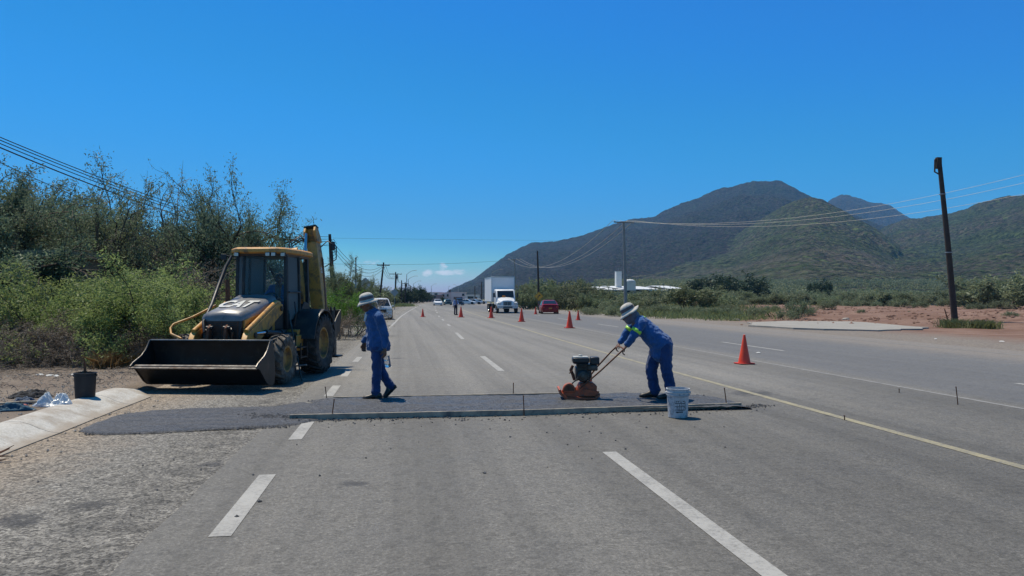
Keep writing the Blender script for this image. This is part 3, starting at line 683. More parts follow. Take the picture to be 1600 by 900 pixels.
# ---------------------------------------------------------------- backhoe loader
BH_LOC = cw(-5.14, 16.75); BH_ROT = R(-4.5)-YAW
BH = empty('backhoe_loader', (BH_LOC[0], BH_LOC[1], 0.0), BH_ROT, 'yellow and black backhoe loader with its wide dark front bucket held just above the shoulder', 'backhoe loader')
def bh_point(x, y, z):
    c, s = cos(BH_ROT), sin(BH_ROT); return Vector((BH_LOC[0]+c*x-s*y, BH_LOC[1]+s*x+c*y, z))
def backhoe():
    Y, K, ST = MT['yellow'], MT['black_paint'], MT['steel_worn']
    for s in (-1, 1):
        lug_tyre(.65, .48, 20, MT['rubber'], MT['rim_yellow'], .33, BH, (s*.87, 0, .65), s)
        lug_tyre(.47, .33, 18, MT['tyre_mud'], MT['rim_yellow'], .24, BH, (s*.93, -2.12, .47), s)
    # chassis, axles
    m = MB(); m.box((0, -1.0, .70), (.62, 3.4, .34)); m.box((0, -.2, .85), (.9, 1.3, .4)); m.box((0, .62, .75), (1.3, .35, .5))
    m.tube([(-.78, 0, .65), (.78, 0, .65)], .15, 14); m.box((0, 0, .65), (.42, .46, .42))
    m.build('chassis', K, BH, bevel=.02)
    m = MB(); m.tube([(-.78, -2.12, .47), (-.3, -2.12, .55), (.3, -2.12, .55), (.78, -2.12, .47)], [.08, .11, .11, .08], 12); m.box((0, -2.12, .58), (.3, .3, .28))
    m.cyl((-.7, -2.0, .52), (.7, -2.0, .52), .03, 8)
    m.build('front_axle', Y, BH, smooth=40)
    # hood: top shell, side panels, grille
    def sec(y, w, zt, zb, r=.09):
        h = w/2
        return [(-h, y, zb), (-h, y, zt-r), (-h+r*.35, y, zt-r*.35), (-h+r, y, zt), (0, y, zt+.02), (h-r, y, zt), (h-r*.35, y, zt-r*.35), (h, y, zt-r), (h, y, zb)]
    m = MB(); m.loft([sec(-2.62, .74, 1.28, 1.20, .07), sec(-2.58, .78, 1.35, 1.21), sec(-2.2, .80, 1.43, 1.27), sec(-1.6, .84, 1.56, 1.36), sec(-1.1, .88, 1.68, 1.44)])
    m.build('hood', MT['hood_grey'], BH, smooth=50)
    hood = [c for c in kids(BH) if c.name.startswith('hood')][0]
    tm = text_mesh('CAT', .36, .001, .014)
    t = link('lettering', tm, hood, MT['white_letter'])
    ang = atan2(1.56-1.35, .98)
    ang = atan2(.13, .60); t.location = (0, -1.96, 1.482+.026); t.rotation_euler = (ang, 0, 0)
    t.scale = (.92, 2.1, 1)
    m = MB()
    for s in (-1, 1):
        m.prism([(-2.54, 1.22), (-1.1, 1.45), (-1.1, .95), (-2.54, .80)], s*.36, s*.405, 'X')
    m.build('engine_side_panel', Y, BH, bevel=.01)
    for s in (-1, 1):
        m = MB(); m.prism([(-2.35, 1.16), (-1.25, 1.30), (-1.25, 1.0), (-2.35, .88)], s*.407, s*.412, 'X'); m.build('side_decal', K, BH)
    g = MB(); g.box((0, -2.585, 1.0), (.74, .07, .44)); go = g.build('grille', K, BH, bevel=.02)
    g = MB()
    for i in range(11): g.box((0, -2.622, .82+i*.036), (.62, .012, .012))
    for x in (-.31, 0, .31): g.box((x, -2.622, 1.0), (.014, .014, .40))
    g.build('grille_bars', MT['rust'], go)
    # front frame and loader uprights
    m = MB(); m.box((0, -2.62, .62), (.80, .22, .32)); m.box((-.33, -2.70, .72), (.06, .2, .3)); m.box((.33, -2.70, .72), (.06, .2, .3)); m.build('front_frame', K, BH, bevel=.015)
    # loader arms
    for s in (-1, 1):
        a = MB()
        poly = [(-1.05, 1.50), (-1.30, 1.52), (-2.35, 1.12), (-2.72, .98), (-2.90, .72), (-2.875, .42), (-2.87, .30), (-2.78, .30), (-2.70, .52), (-2.52, .72), (-2.20, .82), (-1.30, 1.22), (-1.05, 1.32)]
        a.prism(poly, s*.50-.055, s*.50+.055, 'X'); arm = a.build('loader_arm', Y, BH, bevel=.012)
        b = MB(); b.tube([(s*.50, -1.12, 1.52), (s*.50, -1.30, 1.545), (s*.50, -2.35, 1.145), (s*.50, -2.70, 1.01)], .045, 10); b.build('hard_line', Y, arm, smooth=40)
        for (yy, zz_, rr_) in ((-1.16, 1.41, .05), (-2.82, .40, .045), (-2.45, .93, .05)): b = MB(); b.cyl((s*.5-.09, yy, zz_), (s*.5+.09, yy, zz_), rr_, 12); b.build('pivot_pin', ST, arm, smooth=40)
        c = MB(); c.cyl((s*.62, -1.35, .92), (s*.60, -2.05, .97), .05, 14); c.cyl((s*.62, -1.30, .92), (s*.62, -1.38, .92), .07, 12); cy = c.build('lift_cylinder', K, BH, smooth=40)
        c = MB(); c.cyl((s*.60, -2.04, .97), (s*.57, -2.42, .96), .028, 12); c.build('rod', MT['chrome'], cy, smooth=40)
        # tilt linkage in front of the grille
        c = MB(); c.prism([(-2.86, .50), (-2.94, .50), (-2.82, 1.08), (-2.74, 1.14), (-2.70, 1.06)], s*.16-.02, s*.16+.02, 'X')
        c.prism([(-2.74, .60), (-2.82, .58), (-2.72, 1.0), (-2.66, 1.02)], s*.24-.015, s*.24+.015, 'X'); c.build('tilt_link', MT['rust'], BH, bevel=.006)
        c = MB(); c.cyl((s*.16-.06, -2.76, 1.08), (s*.16+.06, -2.76, 1.08), .035, 10); c.cyl((s*.2, -2.74, 1.06), (s*.2, -2.55, .8), .045, 12); c.build('tilt_cylinder', K, BH, smooth=40)
    m = MB(); m.cyl((-.46, -2.45, .78), (.46, -2.45, .78), .06, 12); m.build('cross_tube', Y, BH, smooth=40)
    # the front bucket
    hw = 1.10
    prof = [(-3.68, .445), (-3.55, .40), (-3.28, .16), (-3.18, .10), (-3.02, .07), (-2.93, .12), (-2.90, .25), (-2.92, .55), (-2.98, .80), (-3.02, .865)]
    def off(pr, d):
        out = []
        for i, p in enumerate(pr):
            a = Vector(pr[max(i-1, 0)]); b = Vector(pr[min(i+1, len(pr)-1)]); t = (b-a).normalized(); n = Vector((-t.y, t.x)); out.append((p[0]+n.x*d, p[1]+n.y*d))
        return out
    inner = off(prof, .018)
    m = MB(); m.prism(prof+inner[::-1], -hw, hw, 'X')
    bk = m.build('loader_bucket', MT['bucket_steel'], BH, smooth=30)
    for s in (-1, 1):
        m = MB(); side = [(-3.70, .44), (-3.62, .50), (-3.36, .60), (-3.22, .70), (-3.08, .86), (-3.0, .865), (-2.91, .55), (-2.89, .25), (-2.92, .11), (-3.02, .065), (-3.18, .095), (-3.3, .16), (-3.56, .39)]
        m.prism(side, s*(hw-.002), s*(hw+.022), 'X'); m.build('bucket_side', MT['bucket_steel'], bk, bevel=.004)
        m = MB(); m.tube([(s*(hw+.01), -3.70, .45), (s*(hw+.01), -3.62, .505), (s*(hw+.01), -3.36, .605), (s*(hw+.01), -3.22, .705), (s*(hw+.01), -3.09, .87)], .016, 6); m.build('side_edge', ST, bk, smooth=40)
    m = MB(); m.box((0, -3.655, .442), (2*hw+.05, .16, .022), (R(18), 0, 0)); m.build('cutting_edge', ST, bk, bevel=.003)
    m = MB(); m.box((0, -3.035, .872), (2*hw+.03, .085, .022)); m.build('top_rail', MT['hood_grey'], bk, bevel=.005)
    for x in (-.5, .5):
        for d in (-.09, .09): m = MB(); m.prism([(-2.88, .30), (-2.76, .32), (-2.76, .46), (-2.84, .62), (-2.885, .55)], x+d-.012, x+d+.012, 'X'); m.build('bucket_bracket', K, bk)
    # cab --------------------------------------------------------------
    zf, zr = .98, 2.56
    F0 = [(-.42, -1.02), (.42, -1.02)]                      # front pane corners (plan)
    A_ = {'fl': (-.62, -.80), 'fr': (.62, -.80), 'cl': (-.40, -1.0), 'cr': (.40, -1.0), 'ml': (-.66, -.15), 'mr': (.66, -.15), 'rl': (-.60, .55), 'rr': (.60, .55)}
    def top(p): return (p[0]*.94, p[1]*.96-.0, zr)
    def bot(p, z=zf): return (p[0], p[1], z)
    ncab0 = set(o.name for o in bpy.data.objects)
    cab = MB()
    cab.prism([(-.62, -.80), (-.40, -.98), (.40, -.98), (.62, -.80), (.66, -.15), (.62, .5), (-.62, .5), (-.66, -.15)], .86, .98, 'Z')
    cabo = cab.build('cab', K, BH, bevel=.01)
    for nm in ('fl', 'fr', 'ml', 'mr', 'rl', 'rr'):
        p = MB(); a = bot(A_[nm]); b = top(A_[nm]); r0 = .042 if nm[0] != 'm' else .035
        p.loft([[(q[0]-r0, q[1]-r0, q[2]), (q[0]+r0, q[1]-r0, q[2]), (q[0]+r0, q[1]+r0, q[2]), (q[0]-r0, q[1]+r0, q[2])] for q in (a, b)]); p.build('pillar', K, cabo, bevel=.01)
    p = MB(); a = (-.36, -.99, 1.45); b = (-.35, -.95, zr); p.loft([[(q[0]-.03, q[1]-.03, q[2]), (q[0]+.03, q[1]-.03, q[2]), (q[0]+.03, q[1]+.03, q[2]), (q[0]-.03, q[1]+.03, q[2])] for q in (a, b)]); p.build('pillar', K, cabo, bevel=.008)
    # solid lower body of the cab, door sill
    m = MB(); m.prism([(-.60, -.78), (-.40, -.97), (.40, -.97), (.60, -.78), (.62, -.4), (-.62, -.4)], .98, 1.42, 'Z'); m.build('dash_cowl', K, cabo, bevel=.015)
    m = MB()
    for z in (1.02, 1.75):
        m.tube([(.665, -.76, z), (.70, -.15, z)], .018, 6)
    m.tube([(.64, -.76, 1.0), (.615, -.76, 2.5)], .022, 6); m.tube([(.70, -.17, 1.0), (.66, -.17, 2.5)], .022, 6); m.build('door_frame', K, cabo, smooth=40)
    def pane(nm, pts): 
        q = MB(); q.slab(pts, .006); return q.build(nm, MT['glass'], cabo)
    def lerp(a, b, t): return tuple(a[i]+(b[i]-a[i])*t for i in range(3))
    def col(n_, t, dx=0, dy=0): a, b = bot(A_[n_]), top(A_[n_]); q = lerp(a, b, t); return (q[0]+dx, q[1]+dy, q[2])
    pane('windscreen', [(-.33, -.99, 1.43), (.585, -.83, 1.43), (.55, -.79, zr-.03), (-.32, -.95, zr-.03)])
    pane('corner_window', [(-.585, -.83, 1.1), (-.39, -.99, 1.3), (-.37, -.95, zr-.03), (-.555, -.79, zr-.03)])
    for s, k1, k2 in ((-1, 'fl', 'ml'), (1, 'fr', 'mr')):
        pane('side_window', [col(k1, .12, 0, .05), col(k2, .12, 0, -.045), col(k2, .97, 0, -.04), col(k1, .97, 0, .05)])
    for s, k1, k2 in ((-1, 'ml', 'rl'),):
        pane('side_window', [col(k1, .35, 0, .05), col(k2, .35, 0, -.045), col(k2, .97, 0, -.04), col(k1, .97, 0, .05)])
    pane('rear_window', [(-.54, .56, 1.55), (.54, .56, 1.55), (.50, .54, zr-.05), (-.50, .54, zr-.05)])
    # lower rear body walls
    m = MB()
    for s in (-1, 1): m.prism([(-.12, .98), (.52, .98), (.52, 1.5), (.2, 1.55), (-.12, 1.25)], s*.615, s*.65, 'X')
    m.box((0, .55, 1.25), (1.2, .04, .5)); m.build('rear_wall', K, cabo, bevel=.008)
    # roof
    rf = MB()
    def rs_(z, e): return [(-.62-e, -.86-e*1.3, z), (-.46-e*.5, -1.04-e*1.3, z), (.46+e*.5, -1.04-e*1.3, z), (.62+e, -.86-e*1.3, z), (.68+e, -.1, z), (.64+e, .58+e, z), (-.64-e, .58+e, z), (-.68-e, -.1, z)]
    rf.loft([rs_(2.535, .0), rs_(2.56, .06), rs_(2.63, .06), rs_(2.665, .0), rs_(2.68, -.15)]); rf.build('cab_roof', Y, cabo, smooth=40, bevel=.012)
    m = MB(); m.loft([rs_(2.49, -.03), rs_(2.538, -.005)]); m.build('roof_frame', K, cabo)
    for x in (-.46, .30, .44, .62):
        l = MB(); yy = -1.09 if abs(x) < .5 else -.98
        l.box((x, yy, 2.515), (.115, .07, .085)); lo = l.build('work_lamp', K, cabo, bevel=.012)
        l = MB(); l.box((x, yy-.037, 2.515), (.095, .006, .065)); l.build('lens', MT['lamp_glass'], lo)
    for s in (-1,):
        l = MB(); l.tube([(s*.62, -.88, 2.48), (s*.78, -1.0, 2.50)], .012, 6); l.box((s*.82, -1.02, 2.47), (.14, .03, .12)); l.build('mirror', K, cabo, bevel=.008)
    # wiper, visor strip
    m = MB(); m.tube([(.10, -.99, 2.50), (.30, -.965, 2.22), (.50, -.93, 1.95)], .009, 6); m.tube([(.28, -.985, 2.25), (.52, -.945, 1.82)], .012, 6); m.build('wiper', K, cabo)
    # seat, steering, levers
    m = MB(); m.box((.05, -.02, 1.28), (.5, .48, .12)); m.box((.05, .24, 1.62), (.48, .12, .62), (R(-8), 0, 0)); m.box((.05, 0, 1.1), (.3, .3, .25)); m.build('seat', MT['seat'], cabo, bevel=.04)
    m = MB(); m.lathe([(.19+.016*cos(a), .016*sin(a)) for a in np.linspace(0, 2*pi, 9)[:-1]], 24, (0, 0, 0), 'Z', True); m.box((0, 0, 0), (.36, .03, .012)); st = m.build('steering_wheel', K, cabo, smooth=40); st.location = (.05, -.50, 1.62); st.rotation_euler = (R(35), 0, 0)
    m = MB(); m.tube([(.05, -.55, 1.60), (.05, -.72, 1.2)], .03, 8); m.build('steering_column', K, cabo)
    m = MB(); m.tube([(.35, -.35, 1.35), (.38, -.38, 1.62)], .012, 6); m.lathe([(.001, -.03), (.03, 0), (.001, .035)], 10, (.38, -.38, 1.62)); m.build('lever', K, cabo)
    cabo.scale = (.86, 1.0, 1.0)
    # black bar from the roof corner down across the hood side
    m = MB(); m.tube([(-.50, -1.10, 2.48), (-.56, -1.25, 2.25), (-.55, -1.6, 1.85), (-.44, -2.1, 1.5), (-.32, -2.68, 1.18), (-.26, -2.76, 1.0)], [.03, .036, .036, .032, .028, .025], 10); m.build('guard_bar', K, BH, smooth=50)
    m = MB(); m.tube([(-.38, -1.55, 1.45), (-.38, -1.55, 1.86), (-.40, -1.52, 1.98)], [.045, .045, .04], 12); m.build('exhaust_stack', MT['rust'], BH, smooth=50)
    # tan handrail on the far side
    m = MB(); m.tube([(-.60, -1.6, 1.48), (-.84, -2.05, 1.26), (-1.04, -2.40, 1.13), (-1.06, -2.47, 1.06), (-.98, -2.60, .96), (-.72, -2.72, .88)], .022, 8); m.build('handrail', Y, BH, smooth=50)
    # fenders over the rear wheels
    for s in (-1, 1):
        m = MB(); pts = []
        for i in range(9):
            a = R(-15+i*25); pts.append((-cos(a)*.74, .65+sin(a)*.74))
        pts = [(p[0], p[1]) for p in pts if p[1] > .75]
        inn = [(p[0]*.96, .65+(p[1]-.65)*.96) for p in pts]
        m.prism(pts+inn[::-1], s*.60, s*1.10, 'X'); m.prism(pts, s*.58, s*.61, 'X'); m.build('fender', K, BH, smooth=30)
    # fuel tank, steps, tool box on the near side
    m = MB(); m.box((.58, -1.05, .72), (.34, .72, .40)); m.build('fuel_tank', K, BH, bevel=.04)
    m = MB(); m.box((.60, -.62, .80), (.34, .3, .34)); m.box((.80, -.72, .70), (.03, .5, .32)); m.build('battery_box', Y, BH, bevel=.02)
    m = MB()
    for z in (.42, .62): m.box((.86, -.95, z), (.22, .42, .025))
    for y in (-1.14, -.76): m.box((.96, y, .55), (.02, .03, .32))
    m.build('step', K, BH, bevel=.004)
    m = MB(); m.tube([(.72, -.85, 1.05), (.76, -.86, 1.3), (.72, -.84, 1.55)], .014, 6); m.build('grab_handle', K, BH)
    m = MB(); m.cyl((-.58, -1.0, .70), (-.58, -1.55, .70), .18, 14); m.build('air_tank', K, BH, smooth=40)
    # side lettering plate
    tm = text_mesh('CAT', .13, .001, .004); t = link('side_lettering', tm, BH, MT['white_letter']); t.location = (.42, -1.62, 1.20); t.rotation_euler = (R(90), 0, R(90))
    # rear: frame, swing post, stabilisers
    m = MB(); m.box((0, .80, .72), (1.9, .22, .5)); m.box((0, .74, 1.1), (1.4, .10, .35)); m.build('rear_frame', Y, BH, bevel=.015)
    for s in (-1, 1):
        m = MB(); m.box((s*.98, .86, .70), (.14, .16, .78)); m.box((s*.98, .90, .30), (.34, .38, .04), (0, 0, 0)); st_ = m.build('stabilizer', K, BH, bevel=.01)
        m = MB(); m.cyl((s*.98, .86, .9), (s*.98, .86, 1.35), .045, 10); m.build('cylinder', K, st_, smooth=40)
    sx = .20
    m = MB(); m.box((sx+.42, 1.0, .95), (.34, .3, .75)); m.cyl((sx+.42, 1.05, .5), (sx+.42, 1.05, 1.4), .09, 12); m.build('swing_post', Y, BH, bevel=.012)
    # boom folded upright
    b0, bw = (sx, 1.08), .13
    poly = [(1.00, 1.15), (1.20, 1.05), (1.46, 1.9), (1.62, 2.6), (1.66, 3.02), (1.52, 3.36), (1.36, 3.42), (1.30, 3.28), (1.34, 2.95), (1.20, 2.35), (1.02, 1.75)]
    m = MB()
    hd_p = [(1.30, 3.02), (1.66, 3.02), (1.52, 3.36), (1.36, 3.42), (1.26, 3.30)]
    m.loft([[(sx-.14, 1.0, 1.1), (sx+.14, 1.0, 1.1), (sx+.14, 1.22, 1.05), (sx-.14, 1.22, 1.05)], [(sx-.145, 1.06, 1.9), (sx+.145, 1.06, 1.9), (sx+.145, 1.46, 1.9), (sx-.145, 1.46, 1.9)], [(sx-.13, 1.2, 2.55), (sx+.13, 1.2, 2.55), (sx+.13, 1.60, 2.55), (sx-.13, 1.60, 2.55)], [(sx-.11, 1.30, 3.04), (sx+.11, 1.30, 3.04), (sx+.11, 1.64, 3.04), (sx-.11, 1.64, 3.04)]])
    m.prism(hd_p, sx-.15, sx-.09, 'X'); m.prism(hd_p, sx+.09, sx+.15, 'X'); m.prism([(1.44, 2.9), (1.60, 2.9), (1.54, 3.34), (1.44, 3.38)], sx-.10, sx+.10, 'X'); bo = m.build('boom', Y, BH, bevel=.015); bo_parts = True
    m = MB(); m.prism([(1.36, 3.425), (1.53, 3.37), (1.55, 3.40), (1.36, 3.455)], sx-bw-.02, sx+bw+.02, 'X'); m.build('boom_cap', K, bo)
    m = MB(); m.cyl((sx-.20, .98, 1.75), (sx-.17, 1.12, 2.55), .058, 14); m.cyl((sx-.20, .96, 1.62), (sx-.20, .98, 1.76), .07, 12); c = m.build('boom_cylinder', K, BH, smooth=40)
    m = MB(); m.cyl((sx-.17, 1.12, 2.54), (sx-.08, 1.28, 3.26), .036, 12); m.build('rod', MT['chrome'], c, smooth=40)
    # dipper stick behind/left with its number
    m = MB(); m.prism([(.80, 1.30), (1.02, 1.25), (1.10, 1.9), (1.05, 2.72), (.90, 2.92), (.74, 2.80), (.74, 2.0)], sx-.38, sx-.20, 'X'); dp = m.build('dipper_stick', Y, BH, bevel=.012)
    tm = text_mesh('420', .17, .001, .006); t = link('lettering', tm, dp, MT['white_letter']); t.location = (sx+.136, 1.33, 2.28); t.rotation_euler = (R(90), R(78), R(90)); 
    m = MB(); m.cyl((sx-.34, .92, 2.2), (sx-.30, .98, 2.84), .04, 12); c2 = m.build('dipper_cylinder', MT['chrome'], dp, smooth=40)
    # extend rails on the near face of the boom
    m = MB(); m.prism([(1.12, 1.3), (1.20, 1.25), (1.55, 2.6), (1.48, 2.65)], sx+bw, sx+bw+.02, 'X'); m.build('boom_web', MT['rust'], bo)
    # backhoe bucket curled at the back right
    m = MB()
    pr = [(1.34, 1.02), (1.36, .80), (1.52, .70), (1.72, .84), (1.86, 1.10), (1.84, 1.34), (1.78, 1.34), (1.78, 1.12), (1.68, .92), (1.52, .80), (1.44, .86), (1.42, 1.02)]
    m.prism(pr, sx+.22, sx+.66, 'X'); bb = m.build('digging_bucket', MT['bucket_steel'], BH, bevel=.008)
    for s in (0, 1):
        m = MB(); m.prism([(1.34, 1.02), (1.36, .80), (1.52, .70), (1.72, .84), (1.86, 1.10), (1.84, 1.35), (1.64, 1.24), (1.48, 1.14)], sx+.21+s*.44, sx+.235+s*.44, 'X'); m.build('bucket_side', MT['bucket_steel'], bb, bevel=.004)
    for i in range(4): m = MB(); x = sx+.27+i*.085; m.loft([[(x-.025, 1.78, 1.32), (x+.025, 1.78, 1.32), (x+.025, 1.85, 1.32), (x-.025, 1.85, 1.32)], [(x-.012, 1.80, 1.42), (x+.012, 1.80, 1.42), (x+.012, 1.82, 1.42), (x-.012, 1.82, 1.42)]]); m.build('tooth', ST, bb)
    m = MB(); m.prism([(1.05, 1.0), (1.3, .9), (1.5, 1.1), (1.35, 1.3), (1.1, 1.25)], sx+.12, sx+.42, 'X'); m.build('bucket_linkage', Y, BH, bevel=.01)
    # hoses
    m = MB()
    for k in range(3):
        m.tube([(sx-.05+k*.05, 1.02, 1.2), (sx-.30-.04*k, .95, 1.7), (sx-.42-.05*k, 1.05, 2.6), (sx-.40-.03*k, 1.15, 3.0+.05*k), (sx-.22, 1.28, 3.12+.05*k), (sx-.08, 1.33, 3.02)], .016, 6)
    m.tube([(sx+.14, 1.5, 2.9), (sx+.34, 1.45, 3.02), (sx+.52, 1.5, 2.85), (sx+.45, 1.55, 2.55), (sx+.16, 1.5, 2.4)], .014, 6)
    m.build('hydraulic_hose', MT['hose'], BH, smooth=60)
backhoe()
def lean_boom():
    for o in kids(BH):
        if o.name.split('.')[0] in ('boom', 'boom_cylinder', 'hydraulic_hose', 'dipper_stick'):
            c = Vector((.20, 1.08, 1.1)); o.matrix_local = Matrix.Translation(c+Vector((.42, 0, 0))) @ Matrix.Rotation(R(-9), 4, 'Y') @ Matrix.Diagonal((1, 1, .96, 1)) @ Matrix.Translation(-c)
lean_boom()
# long bar propped against the machine
def pole_tool():
    a = bh_point(.74, -1.25, 1.38); b = bh_point(1.20, -1.75, 0.02)
    root = empty('digging_bar', (b.x, b.y, 0), label='long thin steel bar leaning on the near side of the backhoe between its wheels', cat='bar')
    m = MB(); m.tube([Vector((0, 0, .02)), a-b+Vector((0, 0, .02))], .016, 8); m.build('shaft', MT['steel_worn'], root, smooth=40)
    d = Vector((cos(BH_ROT), sin(BH_ROT), .12)); p = (a-b)*.22
    m = MB(); m.tube([p-d*.14, p+d*.16], .016, 8); m.build('crosspiece', MT['galv'], root, smooth=40)
pole_tool()
# ---------------------------------------------------------------- people: one remeshed body each, clothes as their own shells
def seg_mesh(bm, p1, p2, r1, r2, n=12, flat=1.0, axis=None):
    p1 = Vector(p1); p2 = Vector(p2); d = p2-p1; L = d.length
    t = d.normalized() if L > 1e-6 else Vector((0, 0, 1))
    up = Vector(axis) if axis is not None else (Vector((0, 1, 0)) if abs(t.y) < .9 else Vector((1, 0, 0)))
    u = (up-t*up.dot(t)).normalized(); w = t.cross(u)
    rings = []
    hs_ = 4
    prof = [(-r1*cos(a), r1*sin(a)) for a in np.linspace(0.15, pi/2, hs_)]+[(L+r2*cos(a), r2*sin(a)) for a in np.linspace(pi/2, .15, hs_)]
    for (h, r) in prof:
        rings.append([bm.verts.new(p1+t*h+(u*cos(2*pi*j/n)*flat+w*sin(2*pi*j/n))*r) for j in range(n)])
    for i in range(len(rings)-1):
        for j in range(n): bm.faces.new((rings[i][j], rings[i][(j+1) % n], rings[i+1][(j+1) % n], rings[i+1][j]))
    bm.faces.new(rings[0][::-1]); bm.faces.new(rings[-1])
def ell_mesh(bm, c, r, rot=(0, 0, 0)):
    M_ = Matrix.Translation(c) @ Euler(rot).to_matrix().to_4x4() @ Matrix.Diagonal((*r, 1))
    bmesh.ops.create_uvsphere(bm, u_segments=16, v_segments=10, radius=1.0, matrix=M_)
def blob(name, prims, m, parent, voxel=.012, sm=6, wrinkle=0.0, wscale=.09, solid=None):
    bm = bmesh.new()
    for p in prims:
        if p[0] == 'c': seg_mesh(bm, *p[1:])
        else: ell_mesh(bm, *p[1:])
    me = bpy.data.meshes.new(name); bm.to_mesh(me); bm.free()
    o = bpy.data.objects.new(name, me); COL.objects.link(o)
    rm = o.modifiers.new('r', 'REMESH'); rm.mode = 'VOXEL'; rm.voxel_size = voxel
    s_ = o.modifiers.new('s', 'SMOOTH'); s_.factor = .6; s_.iterations = sm
    if wrinkle:
        tx = bpy.data.textures.new('w', 'CLOUDS'); tx.noise_scale = wscale; tx.noise_depth = 3
        d = o.modifiers.new('d', 'DISPLACE'); d.texture = tx; d.strength = wrinkle; d.mid_level = .5; d.texture_coords = 'LOCAL'
    dg = bpy.context.evaluated_depsgraph_get(); me2 = bpy.data.meshes.new_from_object(o.evaluated_get(dg))
    bpy.data.objects.remove(o); me2.materials.clear(); me2.shade_smooth()
    return link(name, me2, parent, m)
def V(*a): return Vector(a)
def hand_prims(wr, d, palm_n, side_t, curl=.6, scale=1.0):
    """wr wrist, d hand direction, palm_n palm normal (fingers curl towards it), side_t thumb side"""
    d = Vector(d).normalized(); n = Vector(palm_n); n = (n-d*n.dot(d)).normalized(); s = n.cross(d)
    if s.dot(Vector(side_t)) < 0: s = -s
    P = []; k = scale
    P.append(('c', wr, wr+d*.03*k, .026*k, .030*k, 12, .6, n))
    for i, off in enumerate((.030, .010, -.010, -.028)):
        P.append(('c', wr+d*.01*k+s*off*.6*k, wr+d*.085*k+s*off*k, .017*k, .013*k, 10, .8, n))
    for i, (off, L) in enumerate(((.032, .072), (.011, .08), (-.011, .074), (-.031, .058))):
        p = wr+d*.085*k+s*off*k; dd = d+s*off*1.2
        for j, (fr, c) in enumerate(((.45, curl*.5), (.32, curl*1.1), (.25, curl*1.7))):
            e = (dd*cos(c)+n*sin(c)).normalized(); q = p+e*L*fr*k; P.append(('c', p, q, (.0095-.001*j)*k, (.009-.0012*j)*k, 8)); p = q
    p = wr+d*.03*k+s*.028*k; q = p+(d*.7+s*.7+n*.35).normalized()*.042*k; r_ = q+(d*.9+s*.15+n*.5).normalized()*.034*k
    P += [('c', p, q, .015*k, .012*k, 8), ('c', q, r_, .0115*k, .009*k, 8)]
    return P
def head_prims(c, f, up, k=1.0):
    """c head centre, f facing"""
    f = Vector(f).normalized(); up = Vector(up); up = (up-f*up.dot(f)).normalized(); s = f.cross(up)
    rot = Matrix((s, f, up)).transposed().to_euler()
    P = [('e', c+up*.02, (.075*k, .093*k, .095*k), rot), ('e', c+f*.022-up*.045, (.056*k, .066*k, .070*k), rot), ('c', c+f*.045-up*.085, c+f*.058-up*.088, .030*k, .022*k),
         ('c', c+f*.088+up*.012, c+f*.112-up*.028, .010*k, .016*k), ('e', c+f*.088-up*.058, (.026*k, .013*k, .008*k), rot), ('e', c+f*.087-up*.072, (.023*k, .012*k, .009*k), rot),
         ('c', c+f*.078+s*.045+up*.022, c+f*.085-s*.0+up*.026, .013*k, .012*k), ('c', c+f*.078-s*.045+up*.022, c+f*.085+up*.026, .013*k, .012*k)]
    for q in (-1, 1):
        P += [('e', c+s*.078*q-f*.008-up*.01, (.012*k, .022*k, .034*k), rot), ('e', c+f*.055+s*.042*q-up*.022, (.022*k, .02*k, .02*k), rot)]
    return P, (s, f, up), rot
SKIN = mat('skin_brown', (.16, .075, .045), .55, 0, .12, 20)
SKIN_D = mat('skin_tan', (.20, .10, .062), .55, 0, .12, 20)
EYE = mat('eye_white', (.5, .48, .45), .2, 0, .02); IRIS = mat('eye_dark', (.015, .01, .008), .2, 0, .02); HAIR = mat('hair_black', (.012, .010, .009), .6, 0, .2, 30)
def cloth(name, c, c2=None):
    n = NT(name); co = n.co(); a = n.noise(co, 5, 5, .65); b = n.noise(co, 220, 2, .6); w = n.noise(n.map(co, (1, 1, .5)), 14, 4, .6, .8)
    n.base(n.mix(n.ramp(a, [(.35, 0), (.68, 1)]), tuple(x*.75 for x in c), c2 or tuple(x*1.25 for x in c))); n.rough(.9); n.b.inputs['Specular IOR Level'].default_value = .2
    n.b.inputs['Sheen Weight'].default_value = .25
    n.bump(n.math('ADD', n.math('MULTIPLY', w, 1.0), n.math('MULTIPLY', b, .05)), .55, .03); return n.m
BLUE = cloth('work_cloth_blue', (.030, .092, .235)); BLUE2 = cloth('work_cloth_navy', (.022, .052, .15)); BLUE_SH = cloth('shirt_blue', (.026, .10, .28))
NAVY = cloth('cloth_navy', (.012, .018, .045)); WHITE_C = cloth('cloth_white', (.55, .56, .58)); HATC = cloth('hat_cream', (.50, .47, .42)); HATB = cloth('hat_band_brown', (.12, .095, .10)); GREYC = cloth('cloth_grey', (.17, .15, .19)); LBLUE = cloth('cloth_light_blue', (.22, .30, .50))
HIVIS = mat('hi_vis_tape', (.42, .78, .08), .45, 0, .06); SHOE = mat('shoe_leather', (.022, .018, .016), .5, 0, .25, 20, dirt=(.12, .10, .08), dscale=20, dirt_amt=.4)
def eyes(parent, c, fr, k=1.0):
    s, f, up = fr
    for q in (-1, 1):
        e = MB(); e.lathe([(.012*sin(a), .012*cos(a)) for a in np.linspace(.01, pi-.01, 9)], 12, c+f*.076*k+s*.031*q*k+up*.004); ey = e.build('eye', EYE, parent, smooth=60)
        e = MB(); e.lathe([(.006*sin(a), .006*cos(a)) for a in np.linspace(.01, pi-.01, 7)], 10, c+f*.0835*k+s*.031*q*k+up*.003); e.build('iris', IRIS, ey, smooth=60)
